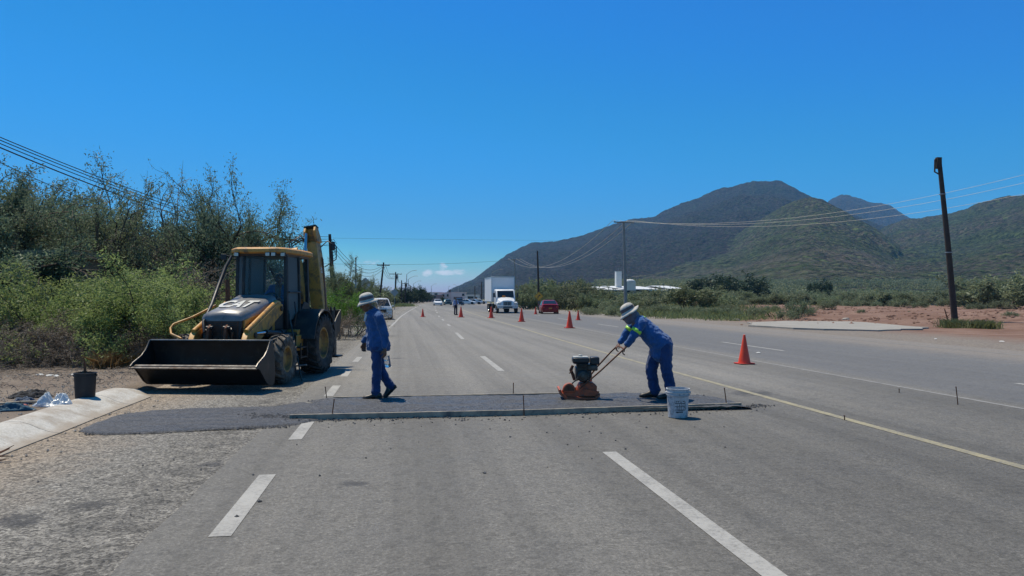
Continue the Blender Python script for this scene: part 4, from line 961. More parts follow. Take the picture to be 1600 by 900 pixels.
def hat(parent, c, fr, m=HATC, mb=HATB, tilt=0.0, brim=.075, fold=None):
    s, f, up = fr
    M_ = Matrix((s, f, up)).transposed().to_4x4(); M_.translation = c
    h = MB(); h.T = M_ @ Matrix.Rotation(tilt, 4, 'X')
    n = 32; rings = []
    def ring(rx, ry, z, wave=0.0, dz=None):
        out = []
        for j in range(n):
            a = 2*pi*j/n; zz = z+wave*(cos(2*a)*.8+.4*sin(3*a+1))
            if fold and dz: zz += dz*max(0, cos(a-fold))**2
            out.append((rx*cos(a), ry*sin(a), zz))
        return out
    h.loft([ring(.098+brim, .118+brim, -.046, .012, .06), ring(.098+brim*.55, .118+brim*.55, -.018, .006, .03), ring(.102, .120, .004), ring(.096, .114, .020), ring(.096, .114, .05), ring(.091, .108, .075), ring(.079, .094, .100), ring(.057, .069, .117), ring(.03, .035, .126), ring(.004, .005, .128)], cap=False)
    o = h.build('hat', m, parent, smooth=60)
    sd_ = o.modifiers.new('t', 'SOLIDIFY'); sd_.thickness = .004
    b = MB(); b.T = h.T
    b.loft([ring(.0995, .1175, .020), ring(.0995, .1175, .05), ring(.0965, .1145, .068)], cap=False); b.build('hat_band', mb, o, smooth=60)
    return o
def shoe(parent, heel, toe, up=(0, 0, 1), m=None, k=1.0):
    heel = Vector(heel); toe = Vector(toe); d = (toe-heel).normalized(); up = Vector(up); up = (up-d*up.dot(d)).normalized(); s = d.cross(up)
    M_ = Matrix((s, d, up)).transposed().to_4x4(); M_.translation = heel
    L = .29*k
    def sec(y, w, h, z0=.0): return [(w*cos(a), y, max(z0, z0+h*.45+h*.55*sin(a)) if sin(a) > 0 else z0+h*.45*(1+sin(a)*1.0)) for a in np.linspace(0, 2*pi, 17)[:-1]]
    h = MB(); h.T = M_
    h.loft([sec(-.028, .018, .05, .02), sec(-.015, .034, .085, .016), sec(.03, .040, .11, .016), sec(.08, .042, .115, .016), sec(.12, .045, .09, .016), sec(.17, .050, .07, .016), sec(.22, .050, .060, .016), sec(.255, .036, .045, .018), sec(.270, .012, .02, .02)])
    o = h.build('shoe', m or SHOE, parent, smooth=70)
    b = MB(); b.T = M_
    def sol(z, e=0): return [((w+e)*x, y, z) for (x, y, w) in ((-1, -.02, .022), (-1, .0, .038), (-1, .05, .040), (-1, .11, .040), (-1, .17, .051), (-1, .22, .050), (-1, .26, .030), (1, .26, .030), (1, .22, .050), (1, .17, .051), (1, .11, .040), (1, .05, .040), (1, .0, .038), (1, -.02, .022))]
    b.loft([sol(0), sol(.018, .002)]); b.build('sole', MT['rubber'], o, smooth=40)
    return o
def trim_below(o, z):
    bm = bmesh.new(); bm.from_mesh(o.data)
    sel = [f for f in bm.faces if f.calc_center_median().z < z and abs(f.calc_center_median().x) < .13+.09 and f.calc_center_median().x > -.19]
    bmesh.ops.delete(bm, geom=sel, context='FACES')
    bm.to_mesh(o.data); bm.free(); m_ = o.modifiers.new('t', 'SOLIDIFY'); m_.thickness = .006
def trousers(name, parent, m, hipc, hips, knees, ankles, waist, r_h=.095, r_k=.075, r_a=.068, wr=.02):
    P = [('e', waist, (.165, .135, .10), (0, 0, 0))]
    for h_, k_, a_ in zip(hips, knees, ankles):
        h_, k_, a_ = Vector(h_), Vector(k_), Vector(a_)
        P += [('c', h_, k_, r_h, r_k, 14), ('c', k_, a_, r_k, r_a, 14), ('e', h_, (.10, .11, .11)), ('e', a_+Vector((0, 0, .02)), (r_a*1.15, r_a*1.15, .03))]
    P.append(('c', hips[0], hips[1], .11, .11))
    return blob(name, P, m, parent, .014, 5, wr, .07)

def walker():
    """the man walking left across the fresh asphalt; local x = photo right, y = away from the camera, z = up (metres)"""
    base = A(590, 11.95, .055)
    root = empty('person', (base.x, base.y, base.z), -YAW, 'man in blue work clothes and cream bucket hat walking over the fresh asphalt', 'person', 'road workers')
    hd = V(-.165, -.03, 1.475); f = V(-.80, -.50, -.32)
    P, fr, rot = head_prims(hd, f, (-.1, 0, 1))
    nk = V(-.095, .0, 1.36)
    shL, shR = V(.045, -.17, 1.27), V(-.13, .17, 1.26)         # near (left) and far (right) shoulder
    elL, elR = V(.14, -.16, .99), V(-.16, .22, .98)
    wrL, wrR = V(.145, -.19, .80), V(-.235, .17, .86)
    pel = V(.0, 0, .80)
    body = P+[('c', hd-V(0, 0, .06), nk, .055, .06), ('c', nk, V(-.02, 0, 1.1), .09, .13), ('c', V(-.02, 0, 1.1), pel, .12, .12), ('c', shL, shR, .06, .06),
              ('c', shL, elL, .045, .038), ('c', elL, wrL, .038, .026), ('c', shR, elR, .045, .038), ('c', elR, wrR, .038, .026)]
    body += hand_prims(wrL, (.03, -.05, -1), (-.6, .3, 0), (-.6, -.6, 0), .75, 1.05)+hand_prims(wrR, (-.15, -.15, -1), (.3, -.4, 0), (-.8, 0, 0), .9, 1.05)
    hipL, hipR = V(.005, -.09, .80), V(-.03, .09, .80)
    knL, knR = V(.005, -.09, .43), V(.035, .07, .44)
    anL, anR = V(-.01, -.11, .085), V(.20, .09, .165)
    for a, b, c in ((hipL, knL, anL), (hipR, knR, anR)): body += [('c', a, b, .07, .055), ('c', b, c, .05, .035)]
    bd = blob('body', body, SKIN, root, .0075, 3)
    eyes(bd, hd, fr)
    # jacket, open at the neck
    J = [('c', V(-.06, 0, 1.27), V(-.01, .0, 1.02), .155, .165, 18, .88, (-.8, -.5, 0)), ('c', V(-.01, 0, 1.02), V(.012, 0, .84), .172, .190, 18, .9, (-.8, -.5, 0)), ('c', shL+V(-.02, .04, .02), shR+V(.02, -.03, .02), .080, .080), ('c', nk+V(.02, 0, -.03), V(-.05, 0, 1.22), .075, .12),
         ('c', shL, elL, .078, .066), ('c', elL, wrL+V(0, 0, .035), .064, .052), ('c', shR, elR, .078, .066), ('c', elR, wrR+V(0, 0, .035), .064, .052),
         ('c', V(.012, 0, .83), V(.015, 0, .80), .205, .200, 18, .9, (-.8, -.5, 0))]
    jk = blob('jacket', J, BLUE, root, .012, 3, .045, .065)
    trim_below(jk, .755)
    q = MB(); q.T = Matrix.Translation(V(-.155, -.055, 1.325)) @ Euler((R(60), R(20), R(-35))).to_matrix().to_4x4()
    blob('collar', [('c', V(-.13, -.115, 1.335), V(-.015, -.06, 1.36), .030, .026), ('c', V(-.17, .02, 1.335), V(-.10, .09, 1.35), .026, .026), ('c', V(-.015, -.06, 1.36), V(-.04, .07, 1.37), .026, .026)], BLUE, jk, .009, 2)
    blob('undershirt', [('c', V(-.150, -.075, 1.325), V(-.185, -.095, 1.215), .034, .014)], WHITE_C, jk, .008, 2)
    # chest pocket flap and placket
    trousers('trousers', root, BLUE2, pel, (hipL, hipR), (knL, knR), (anL+V(0, 0, .015), anR+V(-.01, 0, .02)), V(0, 0, .82), wr=.040)
    shoe(root, (.06, -.105, .0), (-.2, -.16, 0)); shoe(root, (.275, .10, .155), (.13, .05, .005), (-.5, 0, .7))
    hat(root, hd+V(.005, .0, .052), fr, tilt=.10, brim=.054, fold=R(-60))
    return root
WK = walker()
def bottle():
    c = A(606, 11.80, .055); hz = .80
    root = empty('cut_bottle', (c.x, c.y, .72), -YAW, 'clear plastic bottle cutting hanging from the walking worker hand', 'bottle')
    n = NT('clear_plastic'); n.base((.8, .82, .85)); n.b.inputs['Roughness'].default_value = .12; n.b.inputs['Transmission Weight'].default_value = .9; n.b.inputs['IOR'].default_value = 1.3
    m = MB(); m.lathe([(.034, .0), (.045, .012), (.047, .10), (.044, .105), (.046, .11), (.046, .15), (.03, .175), (.02, .18)], 20, (-.02, 0, -.16)); m.T = Matrix.Identity(4); m.build('bottle_wall', n.m, root, smooth=50).rotation_euler = (0, R(-10), 0)
    m = MB(); m.tube([(.018, 0, .03), (.030, 0, -.06), (.020, 0, -.15), (.0, 0, -.17)], .005, 6); m.build('strap', MT['black_plastic'], root)
bottle()

def tamper():
    base = A(1027, 11.85, .075)
    root = empty('person', (base.x, base.y, base.z), -YAW, 'man in blue suit with lime bands and white sun hat bent over the plate compactor', 'person', 'road workers')
    # local: x = photo right, y away, z up; scale 100 px/m, x=(px-1027)/100, z=(622-py)/100
    hd = V(-.455, -.02, 1.30); f = V(-.82, -.20, -.52)
    P, fr, rot = head_prims(hd, f, (-.5, 0, .85))
    nk = V(-.355, 0, 1.24)
    shL, shR = V(-.27, -.17, 1.17), V(-.31, .16, 1.17)
    elL, elR = V(-.43, -.19, .93), V(-.47, .20, .95)
    wrL, wrR = V(-.505, -.165, .815), V(-.555, .175, .845)
    pel = V(.07, 0, .78)
    body = P+[('c', hd, nk, .058, .062), ('c', nk, V(-.2, 0, 1.08), .09, .13), ('c', V(-.2, 0, 1.08), pel, .13, .12), ('c', shL, shR, .06, .06), ('c', shL, elL, .046, .04), ('c', elL, wrL, .038, .027), ('c', shR, elR, .046, .04), ('c', elR, wrR, .038, .027)]
    body += hand_prims(wrL, (-.28, .05, -.42), (.4, 0, -.6), (-.2, 1, 0), 1.15, 1.05)+hand_prims(wrR, (-.30, -.05, -.40), (.4, 0, -.6), (-.2, -1, 0), 1.15, 1.05)
    hipL, hipR = V(.09, -.09, .80), V(.02, .09, .80)
    knL, knR = V(.13, -.10, .42), V(-.08, .10, .42)
    anL, anR = V(.20, -.10, .10), V(-.02, .10, .10)
    for a, b, c in ((hipL, knL, anL), (hipR, knR, anR)): body += [('c', a, b, .07, .055), ('c', b, c, .05, .035)]
    bd = blob('body', body, SKIN_D, root, .0075, 3); eyes(bd, hd, fr)
    J = [('c', V(-.24, 0, 1.13), V(-.10, .0, .99), .165, .185, 18, .85, (.6, 0, .8)), ('c', V(-.10, 0, .99), V(.05, 0, .84), .185, .20, 18, .85, (.6, 0, .8)), ('c', V(.05, 0, .84), V(.07, 0, .72), .185, .175, 18, .95), ('c', shL+V(.0, .03, .015), shR+V(0, -.03, .015), .088, .088), ('c', nk+V(.01, 0, -.02), V(-.26, 0, 1.15), .075, .13),
         ('c', shL, elL, .080, .066), ('c', elL, wrL+V(.02, 0, .03), .063, .050), ('c', shR, elR, .080, .066), ('c', elR, wrR+V(.02, 0, .03), .063, .050)]
    jk = blob('shirt', J, BLUE_SH, root, .012, 3, .040, .07)
    def band(a, b, t0, t1, r): p, q = a.lerp(b, t0), a.lerp(b, t1); m = MB(); m.tube([p, q], [r, r*.98], 18, cap=False); o = m.build('reflective_band', HIVIS, jk, smooth=60); s_ = o.modifiers.new('t', 'SOLIDIFY'); s_.thickness = .003
    band(shL, elL, .42, .60, .0815); band(shR, elR, .42, .60, .0815)
    # shoulder tapes
    for s in (-1, 1):
        blob('shoulder_tape', [('c', V(-.255+.03, s*.115, 1.245), V(-.33+.03, s*.115, 1.205), .030, .030, 10), ], HIVIS, jk, .008, 2)
    trousers('trousers', root, BLUE2, pel, (hipL, hipR), (knL, knR), (anL+V(0, 0, .0), anR+V(0, 0, .0)), V(.06, 0, .80), .11, .088, .082, .042)
    shoe(root, (.245, -.10, .0), (0, -.13, 0)); shoe(root, (.0, .10, 0), (-.25, .07, 0))
    hat(root, hd-V(-.008, 0, -.045), fr, tilt=.05, brim=.060, fold=R(-90))
    # grey cloth over the face and neck
    s, ff, up = fr
    blob('neck_cloth', [('c', hd-ff*.02-up*.055, V(-.33, 0, 1.215), .094, .095), ('c', hd+ff*.045-up*.055, hd+ff*.055-up*.10, .072, .050), ('c', hd-ff*.06+up*.02, V(-.335, 0, 1.26), .07, .075)], GREYC, root, .011, 3, .01, .05)
    return root
TP = tamper()

def simple_person(name_label, base, rz, shirt, pants, arms, seated=False, group=None, skin=SKIN):
    root = empty('person', base, rz, name_label, 'person', group)
    hd = V(0, -.02, 1.56); f = V(0, -1, -.1)
    P, fr, rot = head_prims(hd, f, (0, 0, 1))
    sh = [V(.17, 0, 1.38), V(-.17, 0, 1.38)]
    if seated: hips = [V(.09, 0, .84), V(-.09, 0, .84)]; kn = [V(.15, -.42, .86), V(-.15, -.42, .86)]; an = [V(.15, -.47, .46), V(-.15, -.47, .46)]
    else: hips = [V(.09, 0, .88), V(-.09, 0, .88)]; kn = [V(.10, -.02, .48), V(-.10, .0, .48)]; an = [V(.10, .0, .08), V(-.10, .02, .08)]
    B = P+[('c', hd-V(0, 0, .06), V(0, 0, 1.42), .055, .06), ('c', V(0, 0, 1.36), V(0, 0, .92), .12, .12)]
    J = [('c', V(0, 0, 1.32), V(0, 0, .95), .15, .15, 16, .75, (0, 1, 0)), ('c', sh[0], sh[1], .075, .075)]
    for i, (e, w) in enumerate(arms):
        B += [('c', sh[i], e, .045, .038), ('c', e, w, .038, .026)]+hand_prims(w, (w-e), (0, -1, 0), (-1 if i == 0 else 1, 0, 0), .6)
        J += [('c', sh[i], e, .07, .06), ('c', e, w.lerp(e, .12), .056, .046)]
    for i in range(2): B += [('c', hips[i], kn[i], .07, .055), ('c', kn[i], an[i], .05, .035)]
    bd = blob('body', B, skin, root, .011, 3); eyes(bd, hd, fr)
    blob('shirt', J, shirt, root, .016, 4, .015)
    trousers('trousers', root, pants, None, hips, kn, an, V(0, 0, .9 if not seated else .88))
    blob('hair', [('e', hd+V(0, .012, .045), (.082, .098, .082)), ('e', hd+V(0, .05, -.01), (.078, .06, .08))], HAIR, root, .012, 2)
    for i in range(2): shoe(root, an[i]+V(0, .03, -.08), an[i]+V(0, -.2, -.08))
    return root
op = bh_point(.05, .06, 0)
simple_person('operator in blue clothes sitting behind the windscreen inside the backhoe cab', (op.x, op.y, .47), BH_ROT, BLUE_SH, NAVY, [(V(.28, -.12, 1.14), V(.18, -.42, 1.14)), (V(-.28, -.12, 1.14), V(-.14, -.42, 1.16))], True)
g = A(712, 74)
simple_person('man in pale blue shirt and black trousers standing on the road beyond the cones', (g.x, g.y, .008), R(25), LBLUE, NAVY, [(V(.25, -.05, 1.12), V(.18, -.26, 1.05)), (V(-.25, -.02, 1.12), V(-.3, -.05, .86))])
# ---------------------------------------------------------------- fresh asphalt speed bump, form boards, stakes
def fresh_mat(name='fresh_asphalt', wet=True):
    n = NT(name); p = n.pos(); s = n.sep(p)
    fine = n.noise(p, 60, 4, .8); med = n.noise(p, 2.2, 5, .65); st = n.noise(n.map(p, (.5, 4, 1)), 1.6, 5, .65)
    col = n.mix(n.ramp(fine, [(.38, 0), (.62, 1)]), (.026, .028, .033), (.135, .137, .146)); col = n.mix(n.ramp(n.noise(p, 24, 3, .7), [(.36, .9), (.48, 0), (.6, 0), (.72, .5)]), col, (.016, .018, .021)); col = n.mix(n.ramp(n.voro(p, 34), [(.0, .7), (.2, 0)]), col, (.17, .17, .175))
    col = n.mix(n.ramp(st, [(.40, 0), (.62, .65)]), col, (.10, .102, .112))
    cell = n.node('ShaderNodeTexVoronoi', feature='F1'); cell.inputs['Scale'].default_value = 40; n.lk(p, cell.inputs['Vector'])
    cr_ = n.node('ShaderNodeSeparateColor'); n.lk(cell.outputs['Color'], cr_.inputs[0])
    cvm = n.node('ShaderNodeCombineColor'); cv_ = n.math('MULTIPLY_ADD', cr_.outputs[0], .8, .6); [n.lk(cv_, cvm.inputs[i]) for i in range(3)]
    col = n.mix(1, col, cvm.outputs[0], 'MULTIPLY')
    n.base(col)
    n.rough(n.ramp(n.math('ADD', n.math('MULTIPLY', st, .7), n.math('MULTIPLY', med, .3)), [(.44, .46), (.58, .78)])); n.b.inputs['Specular IOR Level'].default_value = .5
    n.bump(n.math('ADD', fine, n.noise(p, 24, 3, .7)), .9, .03); return n.m
M_fresh = fresh_mat()
FX0, FX1 = -1.46, 5.0
FY0, FY1 = 10.52, 12.33
def bump_patch():
    nx, ny = 150, 46; v = []; f = []
    for j in range(ny+1):
        for i in range(nx+1):
            t = j/ny; u = i/nx
            x = FX0+(FX1+.05-FX0)*u; y = FY0+.02+(FY1-FY0)*t
            x += (float(fbm(np.array(y*2.), np.array(1.), 4))-.5)*.7*(1-u)**6
            taper = 1-.42*max(0, (u-.80)/.2)**1.5
            y = FY0+.02+(FY1-FY0)*t*taper + (float(fbm(np.array(x*2.2), np.array(5.), 4))-.5)*.30*t**6
            z = .058+.028*sin(pi*min(1, t*1.0))+(float(fbm(np.array(x*9), np.array(y*9), 3))-.5)*.030
            e = min(1, (1-t)/.05); e2 = min(1, u/.03, (1-u)/.03)
            z = z*(e**.5)*(e2**.5)
            v.append((x, y, max(z, .006) if (e < .05 or e2 < .05) else z))
    for j in range(ny):
        for i in range(nx): q = j*(nx+1)+i; f.append((q, q+1, q+nx+2, q+nx+1))
    me = bpy.data.meshes.new('asphalt_hump'); me.from_pydata(v, [], f); me.shade_smooth()
    tag(link('asphalt_hump', me, None, M_fresh), kind='structure')
    # thin tongue spread over the shoulder towards the kerb
    edge = [U(122, 675), U(150, 662), U(180, 651), U(230, 644), U(300, 640), U(370, 638.5), U(440, 637), U(480, 630), U(500, 640), U(500, 657), U(455, 666), U(400, 669), U(300, 675), U(220, 679), U(165, 680)]
    pts = []
    for i, q in enumerate(edge):
        r_ = edge[(i+1) % len(edge)]
        for t in np.linspace(0, 1, 9)[:-1]:
            e = q.lerp(r_, float(t)); k = .05; pts.append((e.x+(float(fbm(np.array(e.x*7), np.array(e.y*7), 3))-.5)*k*2, e.y+(float(fbm(np.array(e.y*7+9), np.array(e.x*7), 3))-.5)*k*2))
    c = Vector((sum(p[0] for p in pts)/len(pts), sum(p[1] for p in pts)/len(pts)))
    v = []; f = []; n = len(pts); rings = [(1.0, .004), (.985, .022), (.93, .03), (.7, .034), (.4, .036), (.15, .036)]
    for k, h in rings:
        for p in pts: v.append((c.x+(p[0]-c.x)*k, c.y+(p[1]-c.y)*k, h+(float(fbm(np.array(p[0]*k*8), np.array(p[1]*8), 3))-.5)*.012*(k < .99)))
    for a in range(len(rings)-1):
        for i in range(n): f.append((a*n+i, a*n+(i+1) % n, (a+1)*n+(i+1) % n, (a+1)*n+i))
    f.append(tuple(range((len(rings)-1)*n, len(rings)*n)))
    me = bpy.data.meshes.new('asphalt_skirt'); me.from_pydata(v, [], f); me.shade_smooth(); tag(link('asphalt_skirt', me, None, M_fresh), kind='structure')
bump_patch()
def board(x0, x1, y, z0, h, th, label, yaw=0.0):
    r_ = empty('form_board', ((x0+x1)/2, y, z0), yaw, label, 'board', 'form boards of the hump')
    m = MB(); n = 14; L = x1-x0; secs = []
    for i in range(n+1):
        x = -L/2+L*i/n; w = (random.Random(i+int(y*10)).random()-.5)*.006
        secs.append([(x, -th/2+w, 0), (x, th/2+w, 0), (x, th/2+w, h+w*.5), (x, -th/2+w, h+w*.5)])
    m.loft(secs); m.build('plank', MT['wood'], r_)
    m = MB()
    return r_
e0 = U(452, 657.5); e1 = U(818, 649.5); e2 = U(1158, 638)
def board2(a, b, label, dz=0.0):
    d = b-a; r_ = empty('form_board', ((a.x+b.x)/2, (a.y+b.y)/2, .004+dz), atan2(d.y, d.x), label, 'board', 'form boards of the hump')
    L = d.length-.008; m = MB(); secs = []
    for i in range(15):
        x = -L/2+L*i/14; w = (random.Random(i+int(a.x*10)).random()-.5)*.006; secs.append([(x, -.019+w, 0), (x, .019+w, 0), (x, .019+w, .078+w*.5), (x, -.019+w, .078+w*.5)])
    m.loft(secs); m.build('plank', MT['wood'], r_)
    for k in (-.42, .1, .38):
        m = MB(); m.cyl((L*k, -.019, .05), (L*k, -.024, .05), .005, 6)
    return r_
board2(e0, e1, 'grey form board along the near edge of the fresh asphalt, left piece')
board2(e1, e2, 'grey form board along the near edge of the fresh asphalt, behind the white bucket')
a, b = U(520, 624.5), U(900, 617.5); board2(a+Vector((0, .06, -.042)), b+Vector((0, .06, -.042)), 'thin board along the far edge of the fresh asphalt behind the walking man', dz=-.045)
for (px, pt, pb, lb) in ((518, 625, 656, 'thin rebar stake at the near board left of the walking man feet'), (511, 605, 627, 'thin rebar stake behind the left end of the fresh asphalt'), (802, 599, 617, 'thin rebar stake at the far edge of the hump, left of the compactor'),
                     (819, 619, 650, 'rusty rebar stake holding the middle of the near board'), (1136, 607, 638, 'rebar stake at the right end of the near board'), (1497, 605, 633, 'lone rebar stake standing in the right hand lanes'),
                     (1054, 591, 612, 'rebar stake just behind the bent worker'), (1320, 650, 657, 'short rebar stub on the yellow line'), (1405, 608, 614, 'tiny rebar stub right of the orange cone')):
    q = U(px, pb); h = (pb-pt)*((H)*F/(pb-HOR))/F
    r_ = empty('rebar_stake', (q.x, q.y, .003), 0, lb, 'stake', 'rebar stakes round the hump')
    m = MB(); lean = random.Random(px).uniform(-.03, .03); m.tube([(0, 0, -.02), (lean*.5*h*5, 0, h*.5), (lean*h*5, 0, h)], .0075, 7); m.build('shaft', MT['rust'], r_, smooth=50)
    m = MB(); m.cyl((lean*h*5, 0, h-.004), (lean*h*5, 0, h+.006), .011, 7); m.build('hammered_head', MT['rust'], r_)
# crumbs of loose mix
def crumbs(name, spots, m, label, seed=1, size=(.008, .028)):
    rnd = random.Random(seed); b = MB()
    for (x0, y0, x1, y1, n, sprd, zf) in spots:
        for i in range(n):
            t = rnd.random(); x = x0+(x1-x0)*t+rnd.gauss(0, sprd); y = y0+(y1-y0)*t+rnd.gauss(0, sprd*.7); s = rnd.uniform(*size)*rnd.uniform(.5, 1.0)
            z = zf(x, y) if callable(zf) else zf
            vs_ = []
            for (a, c, d) in ((1, 0, 0), (-1, 0, 0), (0, 1, 0), (0, -1, 0), (0, 0, .8), (0, 0, -.5)): vs_.append((x+a*s*rnd.uniform(.6, 1.1), y+c*s*rnd.uniform(.6, 1.1), z+s*.3+d*s*rnd.uniform(.6, 1.1)))
            b.add(vs_, [(0, 2, 4), (2, 1, 4), (1, 3, 4), (3, 0, 4), (2, 0, 5), (1, 2, 5), (3, 1, 5), (0, 3, 5)])
    o = b.build(name, m); tag(o, label, None, kind='stuff'); return o
crumbs('asphalt_crumbs', [(e0.x, e0.y-.06, e2.x, e2.y-.06, 1500, .07, .004), (e0.x, e0.y-.2, e2.x, e2.y-.2, 260, .28, .004), (e0.x-.5, e0.y+.3, e0.x+.2, e0.y+.1, 420, .14, .03), (FX0, FY1+.06, FX1, FY1-.2, 500, .06, .004),
    (e2.x, e2.y, e2.x+.5, e2.y+.2, 160, .10, .004), (U(130, 672).x, U(130, 672).y, U(450, 640).x, U(450, 640).y, 260, .07, .004), (U(130, 680).x, U(130, 680).y, U(450, 668).x, U(450, 668).y, 420, .05, .006), (-3, 7, 5, 9.8, 60, 1.0, .004)], M_fresh, 'dark loose asphalt crumbs round the fresh hump')

# ---------------------------------------------------------------- plate compactor
def compactor():
    b = A(905, 11.85, .084); k = 1.0
    r_ = empty('plate_compactor', (b.x, b.y, b.z), -YAW, 'orange plate compactor with black engine pressing the fresh asphalt hump', 'compactor')
    O, E = MT['orange_machine'], MT['engine_black']
    m = MB(); pr = [(-.33, .15), (-.31, .075), (-.22, 0), (.24, 0), (.29, .05), (.30, .09), (.27, .08), (.22, .03), (-.20, .035), (-.28, .10), (-.30, .16)]
    m.prism(pr, -.24, .24, 'Y'); base = m.build('base_plate', O, r_, bevel=.006)
    m = MB(); m.prism([(-.27, .08), (-.22, .04), (.27, .05), (.29, .12), (.10, .15), (-.22, .13)], -.19, -.17, 'Y'); m.prism([(-.27, .08), (-.22, .04), (.27, .05), (.29, .12), (.10, .15), (-.22, .13)], .17, .19, 'Y'); m.build('rib', O, base)
    m = MB(); m.prism([(-.03, .05), (.25, .05), (.26, .20), (.20, .245), (.10, .255), (.0, .23), (-.04, .14)], -.16, .16, 'Y'); m.build('engine_deck', O, r_, bevel=.015)
    # belt guard: half drum at the front
    m = MB(); pts = [(-.17+.098*cos(a), .13+.118*sin(a)) for a in np.linspace(-.25, pi+.25, 15)]; m.prism(pts, -.20, -.10, 'Y'); m.build('belt_guard', O, r_, bevel=.012)
    m = MB(); m.cyl((-.16, -.15, .12), (-.16, .17, .12), .085, 18); m.build('exciter_housing', O, r_, smooth=40)
    m = MB(); pts = [(-.17+.075*cos(a), .13+.09*sin(a)) for a in np.linspace(0, pi, 11)]; m.prism(pts, -.206, -.200, 'Y'); m.build('guard_plate', MT['rust'], r_)
    # engine
    m = MB(); m.box((.06, .02, .38), (.24, .26, .20)); m.cyl((.05, -.11, .345), (.05, -.165, .345), .092, 20); en = m.build('engine', E, r_, bevel=.015)
    m = MB(); m.lathe([(.085, 0), (.085, -.012), (.070, -.018), (.066, -.008), (.045, -.010), (.040, -.024), (.012, -.026), (.001, -.026)], 24, (.05, -.165, .345), 'Y'); m.build('recoil_starter', MT['steel_worn'], en, smooth=30)
    m = MB()
    for i in range(6): m.box((.06, -.02, .455+i*.014), (.21, .24, .005))
    m.build('cooling_fins', MT['steel_worn'], en)
    m = MB(); m.box((.02, 0, .585), (.255, .24, .075)); m.box((.02, 0, .545), (.235, .22, .03)); tk = m.build('fuel_tank', E, en, bevel=.025)
    m = MB(); m.box((.02, 0, .63), (.225, .205, .02)); m.cyl((.02, .02, .635), (.02, .02, .665), .032, 14); m.build('tank_cap', MT['engine_white'], tk, bevel=.006)
    m = MB(); m.box((.232, -.03, .575), (.14, .17, .12)); m.build('air_filter', E, en, bevel=.02)
    m = MB(); m.box((.19, -.05, .47), (.17, .14, .09)); m.build('carburettor_cover', MT['steel_worn'], en, bevel=.02)
    m = MB(); m.tube([(-.10, -.02, .5), (-.13, -.02, .43), (-.10, -.02, .36), (-.08, -.05, .28)], [.022, .028, .026, .02], 10); m.tube([(-.11, -.09, .43), (-.15, -.10, .40), (-.16, -.10, .38)], .007, 6); m.build('exhaust', MT['rust'], en, smooth=50)
    m = MB(); m.tube([(-.03, -.17, .33), (-.15, -.17, .21), (-.19, -.16, .17)], .010, 6); m.tube([(.0, -.14, .30), (-.12, -.14, .25)], .006, 6); m.build('belt', MT['rubber'], r_)
    # handle: two bars joined at the top
    HP = [(.0, -.20, .165), (.30, -.205, .47), (.665, -.205, .845)]
    m = MB(); m.tube([(-.01, -.205, .165), (.30, -.205, .43), (.58, -.19, .688), (.665, -.175, .765)], .0125, 8); m.build('handle', MT['rust'], r_, smooth=50)
    m = MB(); m.tube([(.13, .20, .245), (.30, .205, .46), (.52, .20, .70), (.62, .185, .795)], .0125, 8); m.tube([(.665, -.215, .765), (.665, -.175, .765), (.655, .0, .775), (.62, .185, .795), (.615, .22, .797)], .0125, 8); m.build('handle', MT['rust'], r_, smooth=50)
    m = MB(); m.tube([(.20, .19, .22), (.20, .20, .34)], .02, 6); m.box((.0, -.205, .165), (.06, .015, .06)); m.build('handle_bracket', O, r_)
compactor()

# ---------------------------------------------------------------- white bucket
def pail():
    b = U(1065, 655.0); r_ = empty('plastic_bucket', (b.x, b.y+.14, .008), -YAW, 'white plastic bucket with faded black print standing in front of the board', 'bucket')
    m = MB(); m.lathe([(.001, .004), (.125, 0), (.130, .006), (.146, .30), (.158, .302), (.158, .312), (.148, .315), (.149, .335), (.163, .337), (.163, .347), (.150, .350), (.151, .378), (.160, .380), (.160, .392), (.148, .393), (.146, .30), (.127, .02), (.001, .018)], 48); w = m.build('bucket_wall', MT['bucket_white'], r_, smooth=35)
    m = MB()
    pts = [(.166*cos(a), .166*sin(a), .335-.055*sin((a-pi)*1.0)**1 if False else .34-.05*max(0, sin(-a))) for a in np.linspace(pi, 2*pi, 18)]
    m.tube([(x*1.01, y*1.01, z) for x, y, z in pts], .003, 6); m.build('wire_handle', MT['galv'], r_)
    for s in (-1, 1): m = MB(); m.cyl((s*.150, 0, .335), (s*.172, 0, .335), .016, 12); m.build('handle_lug', MT['bucket_white'], w)
    m = MB()
    def pr(a0, a1, z0, z1):
        n = 10; A0 = [a0+(a1-a0)*i/n for i in range(n+1)]; rr = lambda z: .130+(z/.30)*.016+.0012
        for i in range(n):
            m.quad((rr(z0)*cos(A0[i]), rr(z0)*sin(A0[i]), z0), (rr(z0)*cos(A0[i+1]), rr(z0)*sin(A0[i+1]), z0), (rr(z1)*cos(A0[i+1]), rr(z1)*sin(A0[i+1]), z1), (rr(z1)*cos(A0[i]), rr(z1)*sin(A0[i]), z1))
    q = -pi/2
    pr(q-.50, q+.55, .197, .206); pr(q-.48, q+.52, .155, .163); pr(q-.5, q+.58, .108, .116); pr(q-.42, q+.30, .078, .092); pr(q-.55, q+.45, .232, .236)
    for t in (-.30, -.1, .12, .38, .55): pr(q+t, q+t+.035, .116, .197)
    rnd = random.Random(2)
    for i in range(26): a = q+rnd.uniform(-.6, .6); z = rnd.choice((.072, .125, .14, .172, .213, .222)); pr(a, a+rnd.uniform(.03, .12), z, z+rnd.uniform(.004, .010))
    m.build('faded_print', MT['ink'], w)
pail()
